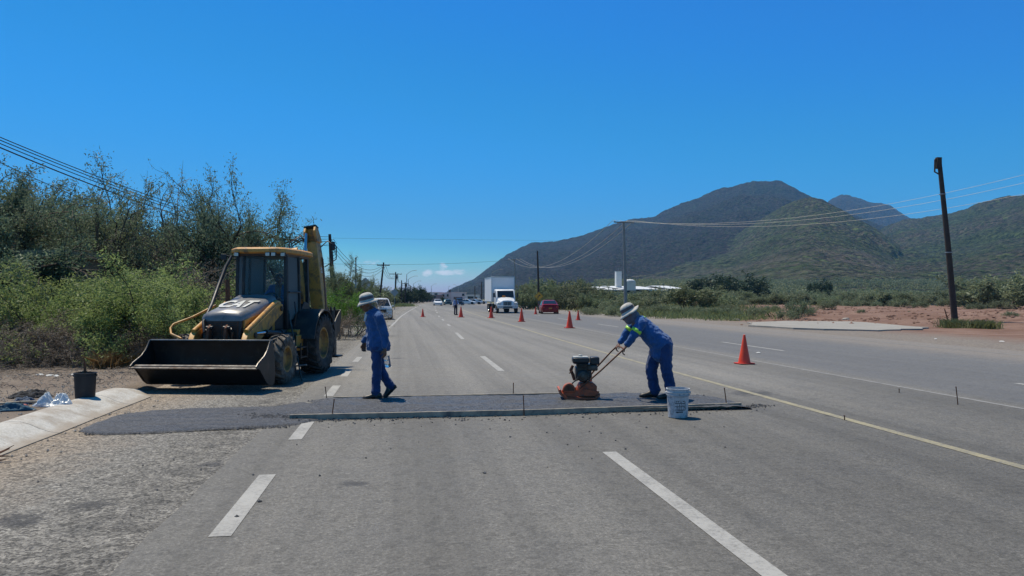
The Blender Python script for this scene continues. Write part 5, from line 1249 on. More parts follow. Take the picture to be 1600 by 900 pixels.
# ---------------------------------------------------------------- black bucket with a rusty bar, and the rubbish behind the kerb
def black_pail():
    b = U(127, 625, .13); z = gzp(b.x, b.y+.14)
    r_ = empty('plastic_bucket', (b.x, b.y+.14, z), 0, 'black tar stained bucket standing behind the kerb left of the loader', 'bucket')
    m = MB(); m.lathe([(.001, .004), (.128, 0), (.133, .006), (.148, .33), (.158, .332), (.158, .345), (.150, .348), (.151, .372), (.160, .374), (.160, .384), (.149, .385), (.146, .30), (.13, .02), (.001, .018)], 40); w = m.build('bucket_wall', MT['black_plastic'], r_, smooth=35)
    m = MB(); m.lathe([(.001, .30), (.143, .30)], 24); m.build('tar', MT['hose'], r_)
    for s in (-1, 1): m = MB(); m.cyl((s*.150, 0, .345), (s*.168, 0, .345), .016, 10); m.build('handle_lug', MT['black_plastic'], w)
    r2 = empty('trowel', (b.x+.0, b.y+.12, z+.30), 0, 'rusty trowel handle sticking up out of the black bucket', 'tool')
    m = MB(); m.tube([(0, 0, 0), (.005, 0, .12), (0, 0, .20), (-.01, 0, .31)], [.012, .02, .014, .008], 8); m.build('handle', MT['rust'], r2, smooth=50)
    m = MB(); m.box((0, 0, .05), (.07, .006, .12)); m.build('blade', MT['steel_worn'], r2, bevel=.002)
black_pail()
def ragged(name, label, cat, c, rx, ry, h, m, seed, rz=0.0, n=34):
    """a crumpled cloth or sheet lying on the ground"""
    v = []; f = []
    for j in range(n+1):
        for i in range(n+1):
            u = i/n*2-1; w = j/n*2-1
            k = 1+.35*(float(fbm(np.array(atan2(w, u)*1.2+seed), np.array(seed*1.7), 3))-.5)
            x = u*sqrt(1-w*w/2)*rx*k; y = w*sqrt(1-u*u/2)*ry*k
            r = max(abs(u), abs(w)); z = h*(1-r**3)*(.15+1.5*abs(float(fbm(np.array(x/rx*1.6+seed), np.array(y/ry*1.6), 4, .55, True))-.35))+.006
            v.append((x, y, z))
    for j in range(n):
        for i in range(n): q = j*(n+1)+i; f.append((q, q+1, q+n+2, q+n+1))
    me = bpy.data.meshes.new(name); me.from_pydata(v, [], f); me.shade_smooth(); o = link(name, me, None, m)
    o.location = (c.x, c.y, gzp(c.x, c.y)); o.rotation_euler = (0, 0, rz); s_ = o.modifiers.new('t', 'SOLIDIFY'); s_.thickness = .006
    tag(o, label, cat); return o
_z = .12
JEANS = cloth('cloth_faded_denim', (.06, .085, .13)); BLK = cloth('cloth_black', (.018, .018, .02)); TEAL = cloth('cloth_teal', (.02, .075, .12))
ragged('jacket', 'crumpled black jacket lying on the dirt behind the kerb', 'jacket', U(50, 622, _z), .30, .16, .12, BLK, 1.3, .1)
ragged('denim_rag', 'faded blue denim rag beside the black jacket', 'cloth', U(35, 633, _z), .22, .13, .10, JEANS, 4.1, .5)
ragged('teal_cloth', 'dark teal cloth roll at the left picture edge behind the kerb', 'cloth', U(14, 644, _z), .34, .08, .11, TEAL, 7.7, .05)
pb = NT('thin_clear_plastic'); pb.base((.62, .70, .78)); pb.b.inputs['Roughness'].default_value = .2
tr_ = pb.node('ShaderNodeBsdfTransparent'); mx_ = pb.node('ShaderNodeMixShader'); mx_.inputs[0].default_value = .45; pb.lk(tr_.outputs[0], mx_.inputs[1]); pb.lk(pb.b.outputs[0], mx_.inputs[2]); pb.lk(mx_.outputs[0], pb.out.inputs[0])
ragged('plastic_bag', 'crumpled clear plastic bag against the back of the kerb', 'bag', U(84, 636, _z), .24, .14, .20, pb.m, 2.9, .2)
ragged('plastic_bag', 'small blue tinted plastic bag right of the clear one', 'bag', U(96, 633, _z), .11, .09, .17, pb.m, 5.3, .9)
def hand_tool(px0, py0, px1, py1, label, head):
    a = U(px0, py0, _z+.03); b = U(px1, py1, _z+.03); z = .03+max(gzp(a.x, a.y), gzp(b.x, b.y))
    a.z = b.z = z
    r_ = empty(head, (a.x, a.y, z), 0, label, 'tool')
    m = MB(); m.tube([Vector((0, 0, 0)), (b-a)*.5+Vector((0, 0, .01)), b-a], .017, 8); m.build('handle', MT['wood'], r_, smooth=50)
    d = (b-a).normalized(); s = Vector((-d.y, d.x, 0)); m = MB()
    if head == 'pickaxe': m.tube([b-a-s*.24-d*.05, b-a, b-a+s*.22-d*.05], [.006, .026, .010], 8)
    else: m.loft([[b-a+s*w+d*l+Vector((0, 0, hh)) for w, hh in ((-ww, .03), (0, .0), (ww, .03), (ww, .036), (0, .008), (-ww, .036))] for l, ww in ((-.02, .03), (.04, .11), (.24, .12), (.31, .04))])
    m.build('head', MT['orange_machine'] if head == 'pickaxe' else MT['steel_worn'], r_, smooth=40)
hand_tool(8, 638, 40, 636, 'pickaxe with orange painted head lying among the cloths behind the kerb', 'pickaxe')
hand_tool(72, 629, -8, 633, 'shovel lying behind the clothes near the left picture edge', 'shovel')
# dark broken branch at the left edge on the shoulder
q = U(2, 722); r_ = empty('broken_branch', (q.x, q.y, .004), 0, 'dark broken branch tip on the sandy shoulder at the left edge', 'branch')
m = MB(); m.tube([(-.25, -.05, .02), (-.1, 0, .05), (.06, .04, .12)], [.02, .014, .004], 6); m.tube([(-.22, 0, .03), (-.05, -.02, .06), (.08, .02, .05)], [.016, .012, .003], 6); m.tube([(-.12, 0, .05), (.0, .05, .10), (.09, .06, .15)], [.012, .008, .003], 6); m.tube([(-.12, 0, .04), (.02, -.08, .03), (.10, -.07, .04)], [.012, .008, .003], 6); m.build('wood', MT['rust'], r_, smooth=60)

# ---------------------------------------------------------------- cones
def cone_proto(h, name='traffic_cone'):
    r_ = empty(name); k = h/.72; w = .40*k
    m = MB(); m.lathe([(.150*k, .028*k), (.146*k, .05*k), (.098*k, .30*k), (.060*k, .52*k), (.026*k, .715*k), (.020*k, .72*k), (.016*k, .716*k), (.09*k, .30*k), (.14*k, .04*k)], 32); m.build('cone_body', MT['cone'], r_, smooth=40)
    m = MB(); n = 8; pts = [(w/2*a, w/2*b) for a, b in ((-.8, -1), (.8, -1), (1, -.8), (1, .8), (.8, 1), (-.8, 1), (-1, .8), (-1, -.8))]; m.prism(pts, .004, .030*k, 'Z'); m.build('base', MT['cone_base'], r_, bevel=.006)
    return r_
small, big = cone_proto(.72), cone_proto(.92)
cones = [(1163, 571, small, 'large bright orange cone nearest the camera in the right lanes'), (890, 513.5, big, 'orange cone halfway up the road right of the compactor'), (903.5, 501, small, 'small orange cone just behind and right of the tall one'),
         (815, 503.5, big, 'orange cone in front of the truck, on its right'), (767.5, 497.7, big, 'orange cone in front of the truck left front wheel'), (837, 491.8, small, 'small orange cone left of the red car'),
         (720.3, 496.5, big, 'orange cone right of the distant standing man'), (660.6, 496, small, 'orange cone alone in the left lane far ahead')]
used = set()
for (px, py, pr, lb) in cones:
    o = pr if id(pr) not in used else copy_tree(pr)
    used.add(id(pr)); q = U(px, py-2 if py > 550 else py-.7); o.location = (q.x, q.y, .006); o.rotation_euler = (0, 0, random.Random(px).uniform(0, 1.5)); tag(o, lb, 'cone', 'orange traffic cones closing the lane')

# ---------------------------------------------------------------- cars and trucks
def car_mesh(root, L, Wd, Ht, paint, kind='sedan', g=.17):
    """front towards -Y; origin on the ground in the middle"""
    hw = Wd/2
    if kind == 'sedan': roof = [(-L/2, .45), (-L/2+.04, .62), (-L/2+.12, .68), (-L*.19, Ht*.66), (-L*.04, Ht*.97), (L*.08, Ht), (L*.22, Ht*.96), (L*.38, Ht*.70), (L*.47, Ht*.67), (L/2, .60), (L/2, .40)]
    elif kind == 'suv': roof = [(-L/2, .5), (-L/2+.03, .80), (-L/2+.12, .92), (-L*.24, Ht*.62), (-L*.13, Ht*.94), (-L*.02, Ht), (L*.36, Ht*.98), (L*.46, Ht*.66), (L*.49, Ht*.58), (L/2, .6), (L/2, .45)]
    else: roof = [(-L/2, .5), (-L/2+.03, .85), (-L/2+.12, .98), (-L*.22, Ht*.60), (-L*.13, Ht*.95), (-L*.08, Ht), (L*.06, Ht*.98), (L*.10, Ht*.60), (L*.45, Ht*.57), (L/2, .95), (L/2, .5)]
    secs = []
    belt = Ht*.60
    for (y, z) in roof:
        t = max(0, (z-belt)/(Ht-belt)); e = 1-.10*max(0, abs(y)/(L/2)-.8)/.2
        wt = hw*(1-.26*t)*e; wb = hw*e; zm = min(z, belt)
        secs.append([(-wb*.94, y, g), (-wb, y, g+.12), (-wb, y, min(zm, .55)), (-wb*.975, y, zm-.01), (-wt*.97, y, z-.025*(1+t)), (-wt*.82, y, z), (0, y, z+.015), (wt*.82, y, z), (wt*.97, y, z-.025*(1+t)), (wb*.975, y, zm-.01), (wb, y, min(zm, .55)), (wb, y, g+.12), (wb*.94, y, g)])
    m = MB(); m.loft(secs); body = m.build('body', paint, root, smooth=32)
    # glass, a few mm proud
    P = dict((i, p) for i, p in enumerate(roof))
    def gl(nm, pts): q = MB(); q.slab(pts, .012); q.build(nm, MT['dark_glass'], body)
    def W_(z): t = max(0, (z-belt)/(Ht-belt)); return hw*(1-.26*t)
    def onp(i, j, t, out=.012):
        y = P[i][0]+(P[j][0]-P[i][0])*t; z = P[i][1]+(P[j][1]-P[i][1])*t; return y, z
    def screen(i, j, nm, s):
        (y0, z0), (y1, z1) = onp(i, j, .06), onp(i, j, .94); a = Vector((0, y1-y0, z1-z0)).normalized(); nn = Vector((0, -a.z, a.y)); nn = nn if nn.z > 0 else -nn; o_ = nn*.012
        w0, w1 = W_(z0)*.86, W_(z1)*.84
        gl(nm, [(-w0, y0+o_.y, z0+o_.z+.01), (w0, y0+o_.y, z0+o_.z+.01), (w1, y1+o_.y, z1+o_.z+.01), (-w1, y1+o_.y, z1+o_.z+.01)])
    screen(3, 4, 'windscreen', -1)
    if kind == 'sedan': screen(7, 6, 'rear_window', 1); ys = (P[3][0]+.25, P[4][0]+.05, P[6][0]-.02, P[7][0]-.30); mid = (P[4][0]+P[6][0])/2+.05
    elif kind == 'suv': screen(7, 6, 'rear_window', 1); ys = (P[3][0]+.15, P[4][0]+.05, P[6][0]-.05, P[7][0]-.12); mid = 0.1
    else: screen(7, 6, 'rear_window', 1); ys = (P[3][0]+.15, P[4][0]+.05, P[6][0]-.02, P[7][0]-.08); mid = None
    zt = Ht*.93; zb = belt+.03
    for s in (-1, 1):
        wb, wt = W_(zb)*.985+.004, W_(zt)*.975+.006
        segs = [(ys[0], ys[1], ys[2], ys[3])] if mid is None else [(ys[0], ys[1], mid-.04, mid-.04), (mid+.04, mid+.04, ys[2], ys[3])]
        for (a, b, c, d) in segs: gl('side_window', [(s*wb, a, zb), (s*wt, b, zt), (s*wt, c, zt), (s*wb, d, zb)])
        m = MB(); m.box((s*(hw+.07), P[3][0]+.28, belt+.06), (.15, .09, .11)); m.build('mirror', paint, body, bevel=.02)
        m = MB(); m.box((s*hw*.74, -L/2+.035, .62 if kind == 'sedan' else .76), (hw*.40, .10, .13)); m.build('headlight', MT['lamp_glass'], body, bevel=.02)
        m = MB(); m.box((s*hw*.80, L/2-.03, .66 if kind == 'sedan' else .85), (hw*.32, .10, .15)); m.build('tail_light', MT['red_lamp'], body, bevel=.02)
    m = MB(); m.box((0, -L/2-.0, .38), (Wd*.86, .10, .20)); m.build('bumper', paint, body, bevel=.03)
    m = MB(); m.box((0, -L/2-.01, .52 if kind == 'sedan' else .66), (Wd*.46, .06, .15 if kind == 'sedan' else .24)); m.build('grille', MT['trim'], body, bevel=.01)
    m = MB(); m.box((0, L/2, .38), (Wd*.86, .10, .22)); m.build('bumper', paint, body, bevel=.03)
    m = MB(); m.box((0, L/2+.02, .58 if kind == 'sedan' else .72), (.34, .02, .14)); m.build('number_plate', MT['amber_lamp'] if paint == MT['red_car'] else MT['lamp_glass'], body)
    r = .31 if kind == 'sedan' else .36
    for s in (-1, 1):
        for y in (-L*.31, L*.30):
            m = MB(); m.lathe([(r*.6, -.10), (r*.93, -.11), (r, -.08), (r, .08), (r*.93, .11), (r*.6, .10)], 24, (s*(hw-.10), y, r), 'X'); w = m.build('wheel', MT['rubber'], root, smooth=40)
            m = MB(); m.lathe([(r*.62, .10*s), (r*.55, .085*s), (r*.2, .095*s), (.001, .09*s)], 20, (s*(hw-.10), y, r), 'X'); m.lathe([(r*.62, -.1*s), (.001, -.05*s)], 20, (s*(hw-.10), y, r), 'X'); m.build('rim', MT['alu'], w, smooth=40)
            m = MB(); m.lathe([(r*1.22, .004*s), (.001, .004*s)], 24, (s*(hw+.001), y, r+.03), 'X'); m.build('wheel_arch', MT['trim'], body)
def car(px, d, rz, label, paint, kind='sedan', L=4.5, Wd=1.78, Ht=1.42, group='distant cars on the road'):
    q = A(px, d); r_ = empty('parked_car' if 'parked' in label else 'car', (q.x, q.y, .006 if 'parked' not in label else .004), rz, label, 'car', group); car_mesh(r_, L, Wd, Ht, paint, kind); return r_
RA = -atan2(.03, 1)                                         # road heading a little right in the distance
car(857, 81, pi-.10, 'dark red sedan driving away beside the yellow curve sign', MT['red_car'], 'sedan', 4.4, 1.80, 1.42, None)
car(593, 60, R(4), 'white pickup parked on the shoulder right of the walking man head', MT['white_car'], 'pickup', 5.0, 1.80, 1.62, 'vehicles parked on the left shoulder')
car(573, 55, R(4), 'silver car parked on the verge behind the walking man, dark grille to us', MT['silver_car'], 'suv', 4.5, 1.80, 1.55, 'vehicles parked on the left shoulder')
car(684, 172, R(2), 'white sedan coming down the left lanes far ahead', MT['white_car'])
car(699.5, 185, R(2), 'grey green car coming beside the distant white sedan', MT['teal_car'], 'suv')
car(717, 178, R(2), 'dark blue van right behind the distant standing man', MT['blue_car'], 'suv', 4.8, 1.8, 1.7)
car(731, 200, R(70), 'white car crossing the road left of the truck box', MT['white_car'])
car(741, 205, R(75), 'silver car parked crosswise just left of the truck box', MT['silver_car'])
car(748, 215, R(80), 'second white car half hidden by the truck box', MT['white_car'], 'suv')

def box_truck():
    q = A(788, 83.5); r_ = empty('box_truck', (q.x+.15, q.y, .006), R(.5), 'white box truck with tall cargo box facing the camera in the right lanes', 'truck')
    Wt, T, AL = MT['white_car'], MT['trim'], MT['alu']
    m = MB(); m.box((0, 5.4, 2.60), (2.55, 6.6, 2.75)); bx = m.build('cargo_box', MT['truck_box'], r_, bevel=.03)
    m = MB()
    for s in (-1, 1):
        m.box((s*1.27, 2.12, 2.6), (.07, .08, 2.8)); m.box((s*1.28, 5.4, 3.96), (.05, 6.7, .10)); m.box((s*1.28, 5.4, 1.25), (.05, 6.7, .12))
    m.box((0, 2.09, 3.97), (2.6, .06, .12)); m.box((0, 2.09, 1.25), (2.6, .06, .1)); m.build('box_rail', AL, bx, bevel=.01)
    m = MB()
    for s in (-1, 1):
        for i in range(11): m.box((s*1.278, 2.6+i*.6, 2.6), (.012, .03, 2.55))
    m.build('side_seams', MT['truck_box'], bx)
    # cab
    def cs(y, w, z0, z1, rr=.10): return [(-w, y, z0), (-w, y, z1-rr), (-w+rr, y, z1), (w-rr, y, z1), (w, y, z1-rr), (w, y, z0)]
    m = MB(); m.loft([cs(-.05, 1.0, .95, 1.62), cs(.02, 1.05, .95, 1.72), cs(.42, 1.05, .95, 2.45), cs(.60, 1.05, .95, 2.58), cs(1.75, 1.05, .95, 2.62)]); cb = m.build('cab', Wt, r_, smooth=35)
    m = MB(); m.slab([(-.90, -.01, 1.70), (.90, -.01, 1.70), (.88, .40, 2.42), (-.88, .40, 2.42)], .02); m.build('windscreen', MT['dark_glass'], cb)
    for s in (-1, 1): m = MB(); m.slab([(s*1.056, .2, 1.72), (s*1.056, 1.2, 1.72), (s*1.056, 1.15, 2.38), (s*1.056, .5, 2.38)], .012); m.build('side_window', MT['dark_glass'], cb)
    m = MB(); m.box((-.22, -.04, 1.84), (.34, .02, .14)); m.build('windscreen_card', MT['amber_lamp'], cb)
    def hsn(y, w, z0, z1): return [(-w, y, z0), (-w*1.02, y, z0+.3), (-w*.86, y, z1-.12), (-w*.5, y, z1), (0, y, z1+.03), (w*.5, y, z1), (w*.86, y, z1-.12), (w*1.02, y, z0+.3), (w, y, z0)]
    m = MB(); m.loft([hsn(-1.30, .78, .72, 1.18), hsn(-1.22, .85, .70, 1.36), hsn(-.8, .98, .70, 1.52), hsn(-.2, 1.03, .72, 1.66), hsn(.0, 1.04, .75, 1.70)]); hd_ = m.build('hood', Wt, r_, smooth=40)
    for s in (-1, 1):
        m = MB(); m.prism([(-1.30, .72), (-1.22, 1.10), (-.9, 1.22), (-.35, 1.20), (-.05, .95), (-.05, .72)], s*.82, s*1.13, 'X'); m.build('wing', Wt, hd_, bevel=.06)
        m = MB(); m.box((s*.90, -1.31, 1.06), (.34, .10, .20)); m.build('headlight', MT['lamp_glass'], hd_, bevel=.03)
        m = MB(); m.box((s*1.30, -.02, 1.95), (.16, .10, .46)); m.tube([(s*1.05, .15, 1.8), (s*1.28, 0, 1.8)], .02, 6); m.build('mirror', T, cb, bevel=.02)
    m = MB(); m.box((0, -1.315, 1.05), (.86, .06, .42)); g_ = m.build('grille', T, hd_, bevel=.02)
    m = MB(); 
    for i in range(5): m.box((-.34+i*.17, -1.35, 1.05), (.03, .02, .38))
    m.box((0, -1.35, 1.26), (.9, .02, .03)); m.build('grille_bars', AL, g_)
    m = MB(); m.box((0, -1.45, .68), (2.24, .22, .32)); bp = m.build('bumper', MT['silver_car'], r_, bevel=.04)
    m = MB(); m.box((0, -1.565, .66), (1.0, .02, .14)); m.build('bumper_opening', T, bp)
    m = MB(); m.box((0, 3.4, .85), (.9, 8.6, .28)); m.build('chassis', T, r_)
    for y in (-.62, 5.7):
        for s in (-1, 1):
            w = .30 if y < 0 else .56
            m = MB(); m.lathe([(.28, -w/2), (.45, -w/2), (.49, -w/2+.05), (.49, w/2-.05), (.45, w/2), (.28, w/2)], 26, (s*(1.02 if y < 0 else .92), y, .49), 'X'); wh = m.build('wheel', MT['rubber'], r_, smooth=40)
            m = MB(); m.lathe([(.29, s*w/2*.95), (.26, s*w/2*.6), (.12, s*w/2*.7), (.001, s*w/2*.72)], 20, (s*(1.02 if y < 0 else .92), y, .49), 'X'); m.build('rim', AL, wh, smooth=40)
    m = MB(); m.box((1.0, 2.5, .75), (.45, 1.2, .55)); m.build('fuel_tank', AL, r_, bevel=.08)
    m = MB(); m.box((-1.0, 2.4, .75), (.4, .9, .5)); m.build('battery_box', T, r_, bevel=.03)
    for s in (-1, 1): m = MB(); m.box((s*.92, 6.7, .65), (.6, .02, .6)); m.build('mud_flap', T, r_)
box_truck()
# ---------------------------------------------------------------- poles, wires, signs, lamps
def pole(px, d, py_top, r, m, label, name='utility_pole', lean=(0, 0), arms=(), base_z=0.0, group=None, extras=None, rz=0.0):
    q = A(px, d, base_z); h = Z(py_top, d)-base_z
    ro = empty(name, q, rz, label, 'pole', group)
    top = Vector((lean[0], lean[1], h))
    b = MB(); b.tube([Vector((0, 0, -.3)), top*.5+Vector((.02, 0, 0)), top], [r*1.25, r*1.05, r*.8], 12); b.build('shaft', m, ro, smooth=50)
    for (z, w, dirx) in arms:
        t = top*(z/h); a = MB(); dv = Vector((cos(dirx), sin(dirx), 0)); a.loft([[t+dv*s*w/2+Vector((0, -.05-r, -.06)), t+dv*s*w/2+Vector((0, -.05-r, .06)), t+dv*s*w/2+Vector((0, .05-r, .06)), t+dv*s*w/2+Vector((0, .05-r, -.06))] for s in (-1, 1)]); ca = a.build('crossarm', m, ro)
        for s in (-.92, -.3, .3, .92):
            i_ = MB(); p = t+dv*s*w/2+Vector((0, -r, .06)); i_.lathe([(.02, 0), (.045, .03), (.03, .06), (.045, .09), (.02, .13), (.001, .14)], 10, p); i_.build('insulator', MT['engine_white'], ca, smooth=50)
    if extras: extras(ro, top, h, r)
    return ro, q+top
def clutter(seed, n=3):
    def f(ro, top, h, r):
        rnd = random.Random(seed)
        b = MB(); b.lathe([(.001, 0), (.17, .02), (.18, .1), (.18, .75), (.15, .82), (.001, .84)], 16, top*.80+Vector((.26, -.05, 0))); b.build('transformer', MT['black_paint'], ro, smooth=40)
        b = MB(); b.box(top*.66+Vector((.0, -r-.06, 0)), (.22, .14, .5)); b.build('junction_box', MT['black_paint'], ro, bevel=.02)
        b = MB()
        for k in range(5):
            t = top*(.93-.04*k); a0 = rnd.uniform(0, 6)
            b.tube([t, t+Vector((.35, -.1, .05)), t+Vector((.55+.1*rnd.random(), -.1, -.35)), t+Vector((.3, -.1, -.6)), t+Vector((.05, -r, -.7))], .022, 5)
        b.build('cable_loop', MT['hose'], ro)
        b = MB(); b.tube([top*.45+Vector((r, 0, 0)), top*.85+Vector((r+.05, 0, 0))], .04, 6); b.build('riser_pipe', MT['black_paint'], ro)
    return f
def wire(a, b, sag, r, m, label, n=22, group=None, name='overhead_wire'):
    c = (a+b)/2; pts = [a.lerp(b, i/n)-c-Vector((0, 0, sag*4*(i/n)*(1-i/n))) for i in range(n+1)]
    mb = MB(); mb.tube(pts, r, 5); o = mb.build(name, m, None, smooth=60); o.location = c; tag(o, label, 'wire', group); return o
# left line ---------------------------------------------------------
PL = [(521, 74, 366, (-.35, 0), 'thick black cluttered pole just right of the backhoe boom'), (591, 108, 410, (.75, 0), 'leaning dark pole above the white pickup'), (617, 150, 425, (.15, 0), 'dark pole with crossarm and transformer beyond the leaning pole'),
      (627.5, 168, 438, (0, 0), 'slim dark pole right of the transformer pole'), (633, 195, 441, (0, 0), 'short dark pole with a box before the tall street lamp'), (641, 225, 446, (0, 0), 'thin dark pole above the dark trees at the bend'), (656, 300, 452, (0, 0), 'far thin pole left of the distant brown building')]
tops = []
for i, (px, d, pt, ln, lb) in enumerate(PL):
    arms = [] if i in (0, 3, 5, 6) else [(Z(pt, d)*.94, 1.8 if i != 2 else 2.4, .1)]
    ro, tp = pole(px, d, pt, (.17 if i == 0 else .13), MT['pole_wood'], lb, lean=ln, arms=arms, group='poles of the line left of the road', extras=clutter(i) if i in (0, 2, 4) else None)
    tops.append(tp)
near = A(-190, 24.0, 0)
NA = Vector((near.x, near.y, 0))
rowL = [(237, .020, .9), (247, .020, .98), (252, .028, 1.06), (265, .016, 1.7), (243, .020, .72)]
for k, (y0, r, sg) in enumerate(rowL):
    d0 = 24.0; a = A(-190, d0, Z(y0-105, d0)); b = tops[0]+Vector((0, 0, -.25-.22*k))
    wire(a, b, sg*1.3, r, MT['wire'], 'black cable running from the upper left picture edge down to the cluttered pole', 40, 'cables over the thicket')
wl_ = ['two cables sagging from the cluttered pole to the leaning pole']
for k in range(3): wire(tops[0]+Vector((0, 0, -.3-.35*k)), tops[1]+Vector((-.3+.3*k, 0, -.5)), 1.6+.3*k, .022, MT['wire'], 'cables sagging from the cluttered pole to the leaning pole', group='cables between the left poles')
for k in range(3): wire(tops[1]+Vector((-.3+.3*k, 0, -.5)), tops[2]+Vector((-.3+.3*k, 0, -.5)), 1.3, .022, MT['wire'], 'cables sagging behind the leaning pole towards the transformer pole', group='cables between the left poles')
for i in range(2, 6): wire(tops[i]+Vector((0, 0, -.4)), tops[i+1]+Vector((0, 0, -.4)), .7, .025, MT['wire'], 'cable linking the far dark poles at the bend', group='cables between the far left poles')
# right line --------------------------------------------------------
def caps(ro, top, h, r):
    b = MB(); b.tube([top+Vector((-.1, 0, 0)), top+Vector((-.28, 0, -.15)), top+Vector((-.30, 0, -.9)), top*.90+Vector((-.1, 0, 0))], .05, 6); b.box(top+Vector((-.05, -.02, -.35)), (.30, .24, .7)); b.build('bracket', MT['pole_wood'], ro)
    for z in (.43, .78): b = MB(); b.lathe([(r*1.12+.01, -.03), (r*1.16+.01, 0), (r*1.12+.01, .03)], 12, top*z); b.build('steel_band', MT['galv'], ro)
bp = U(1493, 506)
dR = (bp.x*sin(YAW)+bp.y*cos(YAW))
pole(1493, dR, 247, .16, MT['pole_wood'], 'big black pole leaning left beside the concrete apron on the right', lean=(-1.15, 0), extras=caps)
r1, t1 = pole(978, 78, 346, .15, MT['pole_concrete'], 'tall grey concrete pole with crossarm behind the bent worker', lean=(-.25, 0), arms=[(Z(346, 78)-.12, 2.4, R(15))], group='poles of the line right of the road')
r2, t2 = pole(842, 104, 392, .13, MT['pole_wood'], 'dark pole carrying the yellow curve sign beside the red car', lean=(-.2, 0))
r3, t3 = pole(806, 140, 405, .14, MT['pole_concrete'], 'grey pole rising behind the right edge of the truck box', lean=(-.25, 0), arms=[(Z(405, 140)-.12, 2.4, R(15))], group='poles of the line right of the road')
rB = A(1900, 46, 0)
for k, (dx, dz) in enumerate(((-1.1, .1), (.35, .1), (1.1, .1))):
    far_end = A(1900, 46, Z(195+(28 if k == 2 else k*7), 46))
    wire(t1+Vector((dx, 0, dz)), far_end+Vector((dx, 0, 0)), 2.3, .012, MT['wire_pale'], 'pale wire sweeping from the grey concrete pole to the upper right picture edge', 40, 'pale wires over the right field')
    wire(t3+Vector((dx, 0, dz)), t1+Vector((dx, 0, dz)), 3.0, .021, MT['wire_pale'], 'pale wire sagging from the pole behind the truck to the tall concrete pole', 30, 'pale wires in front of the dark hill')
# wires across the sky
wire(A(520, 75, Z(372, 75)), A(1400, 260, Z(372, 260)), .6, .009, MT['wire'], 'faint cable high across the sky above the road', 30, 'faint cables across the road')
wire(A(300, 110, Z(400, 110)), t3+Vector((-1, 0, -.2)), 1.0, .018, MT['wire'], 'faint cable crossing low over the road towards the truck', 30, 'faint cables across the road')
for (px, d, pt, lb) in ((742, 260, 447, 'far pole left of the truck box'), (752.5, 230, 440, 'dark pole just above the truck rear corner')):
    pole(px, d, pt, .15, MT['pole_wood'], lb, group='far poles right of the road')
# street lamps
def lamp(px, d, pt, arm, label, two=False):
    q = A(px, d); h = Z(pt, d); ro = empty('street_lamp', q, 0, label, 'street lamp', 'street lamps along the road')
    b = MB(); b.tube([(0, 0, -.2), (0, 0, h*.8), (0, 0, h)], [.13, .10, .07], 10); b.build('pole', MT['galv'], ro, smooth=50)
    if arm:
        b = MB(); b.tube([(0, 0, h-.1), (arm*.4, 0, h+.55), (arm*.8, 0, h+.95), (arm, 0, h+1.0)], .05, 6); b.build('arm', MT['galv'], ro, smooth=50)
        b = MB(); b.box((arm+.25*(1 if arm > 0 else -1), 0, h+.98), (.65, .26, .12)); b.build('lamp_head', MT['galv'], ro, bevel=.04)
    else: b = MB(); b.box((0, 0, h+.1), (.22, .22, .28)); b.build('lamp_head', MT['galv'], ro, bevel=.04)
lamp(556, 95, 405, 0, 'slim grey pole with small top box left of the leaning pole')
lamp(635.5, 215, 428, 2.2, 'tall street lamp left of the road, arm reaching over it')
lamp(638, 245, 436, 2.4, 'second street lamp just behind the tall left one')
lamp(646, 290, 443, 2.4, 'third street lamp down the left side')
lamp(674, 340, 447, 1.9, 'street lamp above the distant brown wall')
lamp(767, 190, 427, 2.4, 'street lamp rising behind the truck box')
lamp(716, 360, 448, -1.8, 'small far lamp above the pink buildings')
lamp(701, 330, 451, .1, 'small far post in front of the pink buildings')
# diamond signs
def diamond(px, d, pc, size, face, label, post=True, curve=False, hpost=None, yaw=0.0, par=None):
    q = A(px, d); zc = Z(pc, d); ro = empty('road_sign', q, -YAW+yaw, label, 'road sign')
    b = MB(); s = size/2; k = .06
    pts = [(0, -s), (k, -s+k*.6), (s-k*.6, -k), (s, 0), (s-k*.6, k), (k, s-k*.6), (0, s), (-k, s-k*.6), (-s+k*.6, k), (-s, 0), (-s+k*.6, -k), (-k, -s+k*.6)]
    b.prism([(u, v+zc) for u, v in pts], -.004, .004, 'Y'); pl = b.build('sign_plate', face, ro)
    if curve:
        for w, mm, dy in ((.95, MT['trim'], -.0065),):
            e = MB(); o_ = [(u*.93, v*.93+zc) for u, v in pts]; i_ = [(u*.87, v*.87+zc) for u, v in pts]; n = len(pts)
            for j in range(n): j2 = (j+1) % n; e.quad((o_[j][0], dy, o_[j][1]), (o_[j2][0], dy, o_[j2][1]), (i_[j2][0], dy, i_[j2][1]), (i_[j][0], dy, i_[j][1]))
            e.build('sign_border', MT['trim'], pl)
        e = MB(); cen = [(-.12, -.27), (-.12, -.10), (-.08, .02), (.02, .09), (.08, .11)]; w = .05
        for a_, b_ in zip(cen[:-1], cen[1:]):
            dv = Vector((b_[0]-a_[0], b_[1]-a_[1])).normalized(); nv = Vector((-dv.y, dv.x))*w
            e.quad((a_[0]+nv.x, -.008, a_[1]+nv.y+zc), (a_[0]-nv.x, -.008, a_[1]-nv.y+zc), (b_[0]-nv.x, -.008, b_[1]-nv.y+zc), (b_[0]+nv.x, -.008, b_[1]+nv.y+zc))
        e.add([(.05, -.0085, .22+zc), (.06, -.0085, .0+zc), (.26, -.0085, .15+zc)], [(0, 1, 2)]); e.build('curve_arrow', MT['trim'], pl)
    if post: b = MB(); b.box((0, .03 if curve else .03, (zc+s*.9)/2), (.06, .05, zc+s*.9)); b.build('post', MT['galv'], ro)
YS = mat('sign_yellow', (.62, .32, .03), .5, 0, .04); GS = mat('sign_back_grey', (.30, .34, .35), .5, .3, .08)
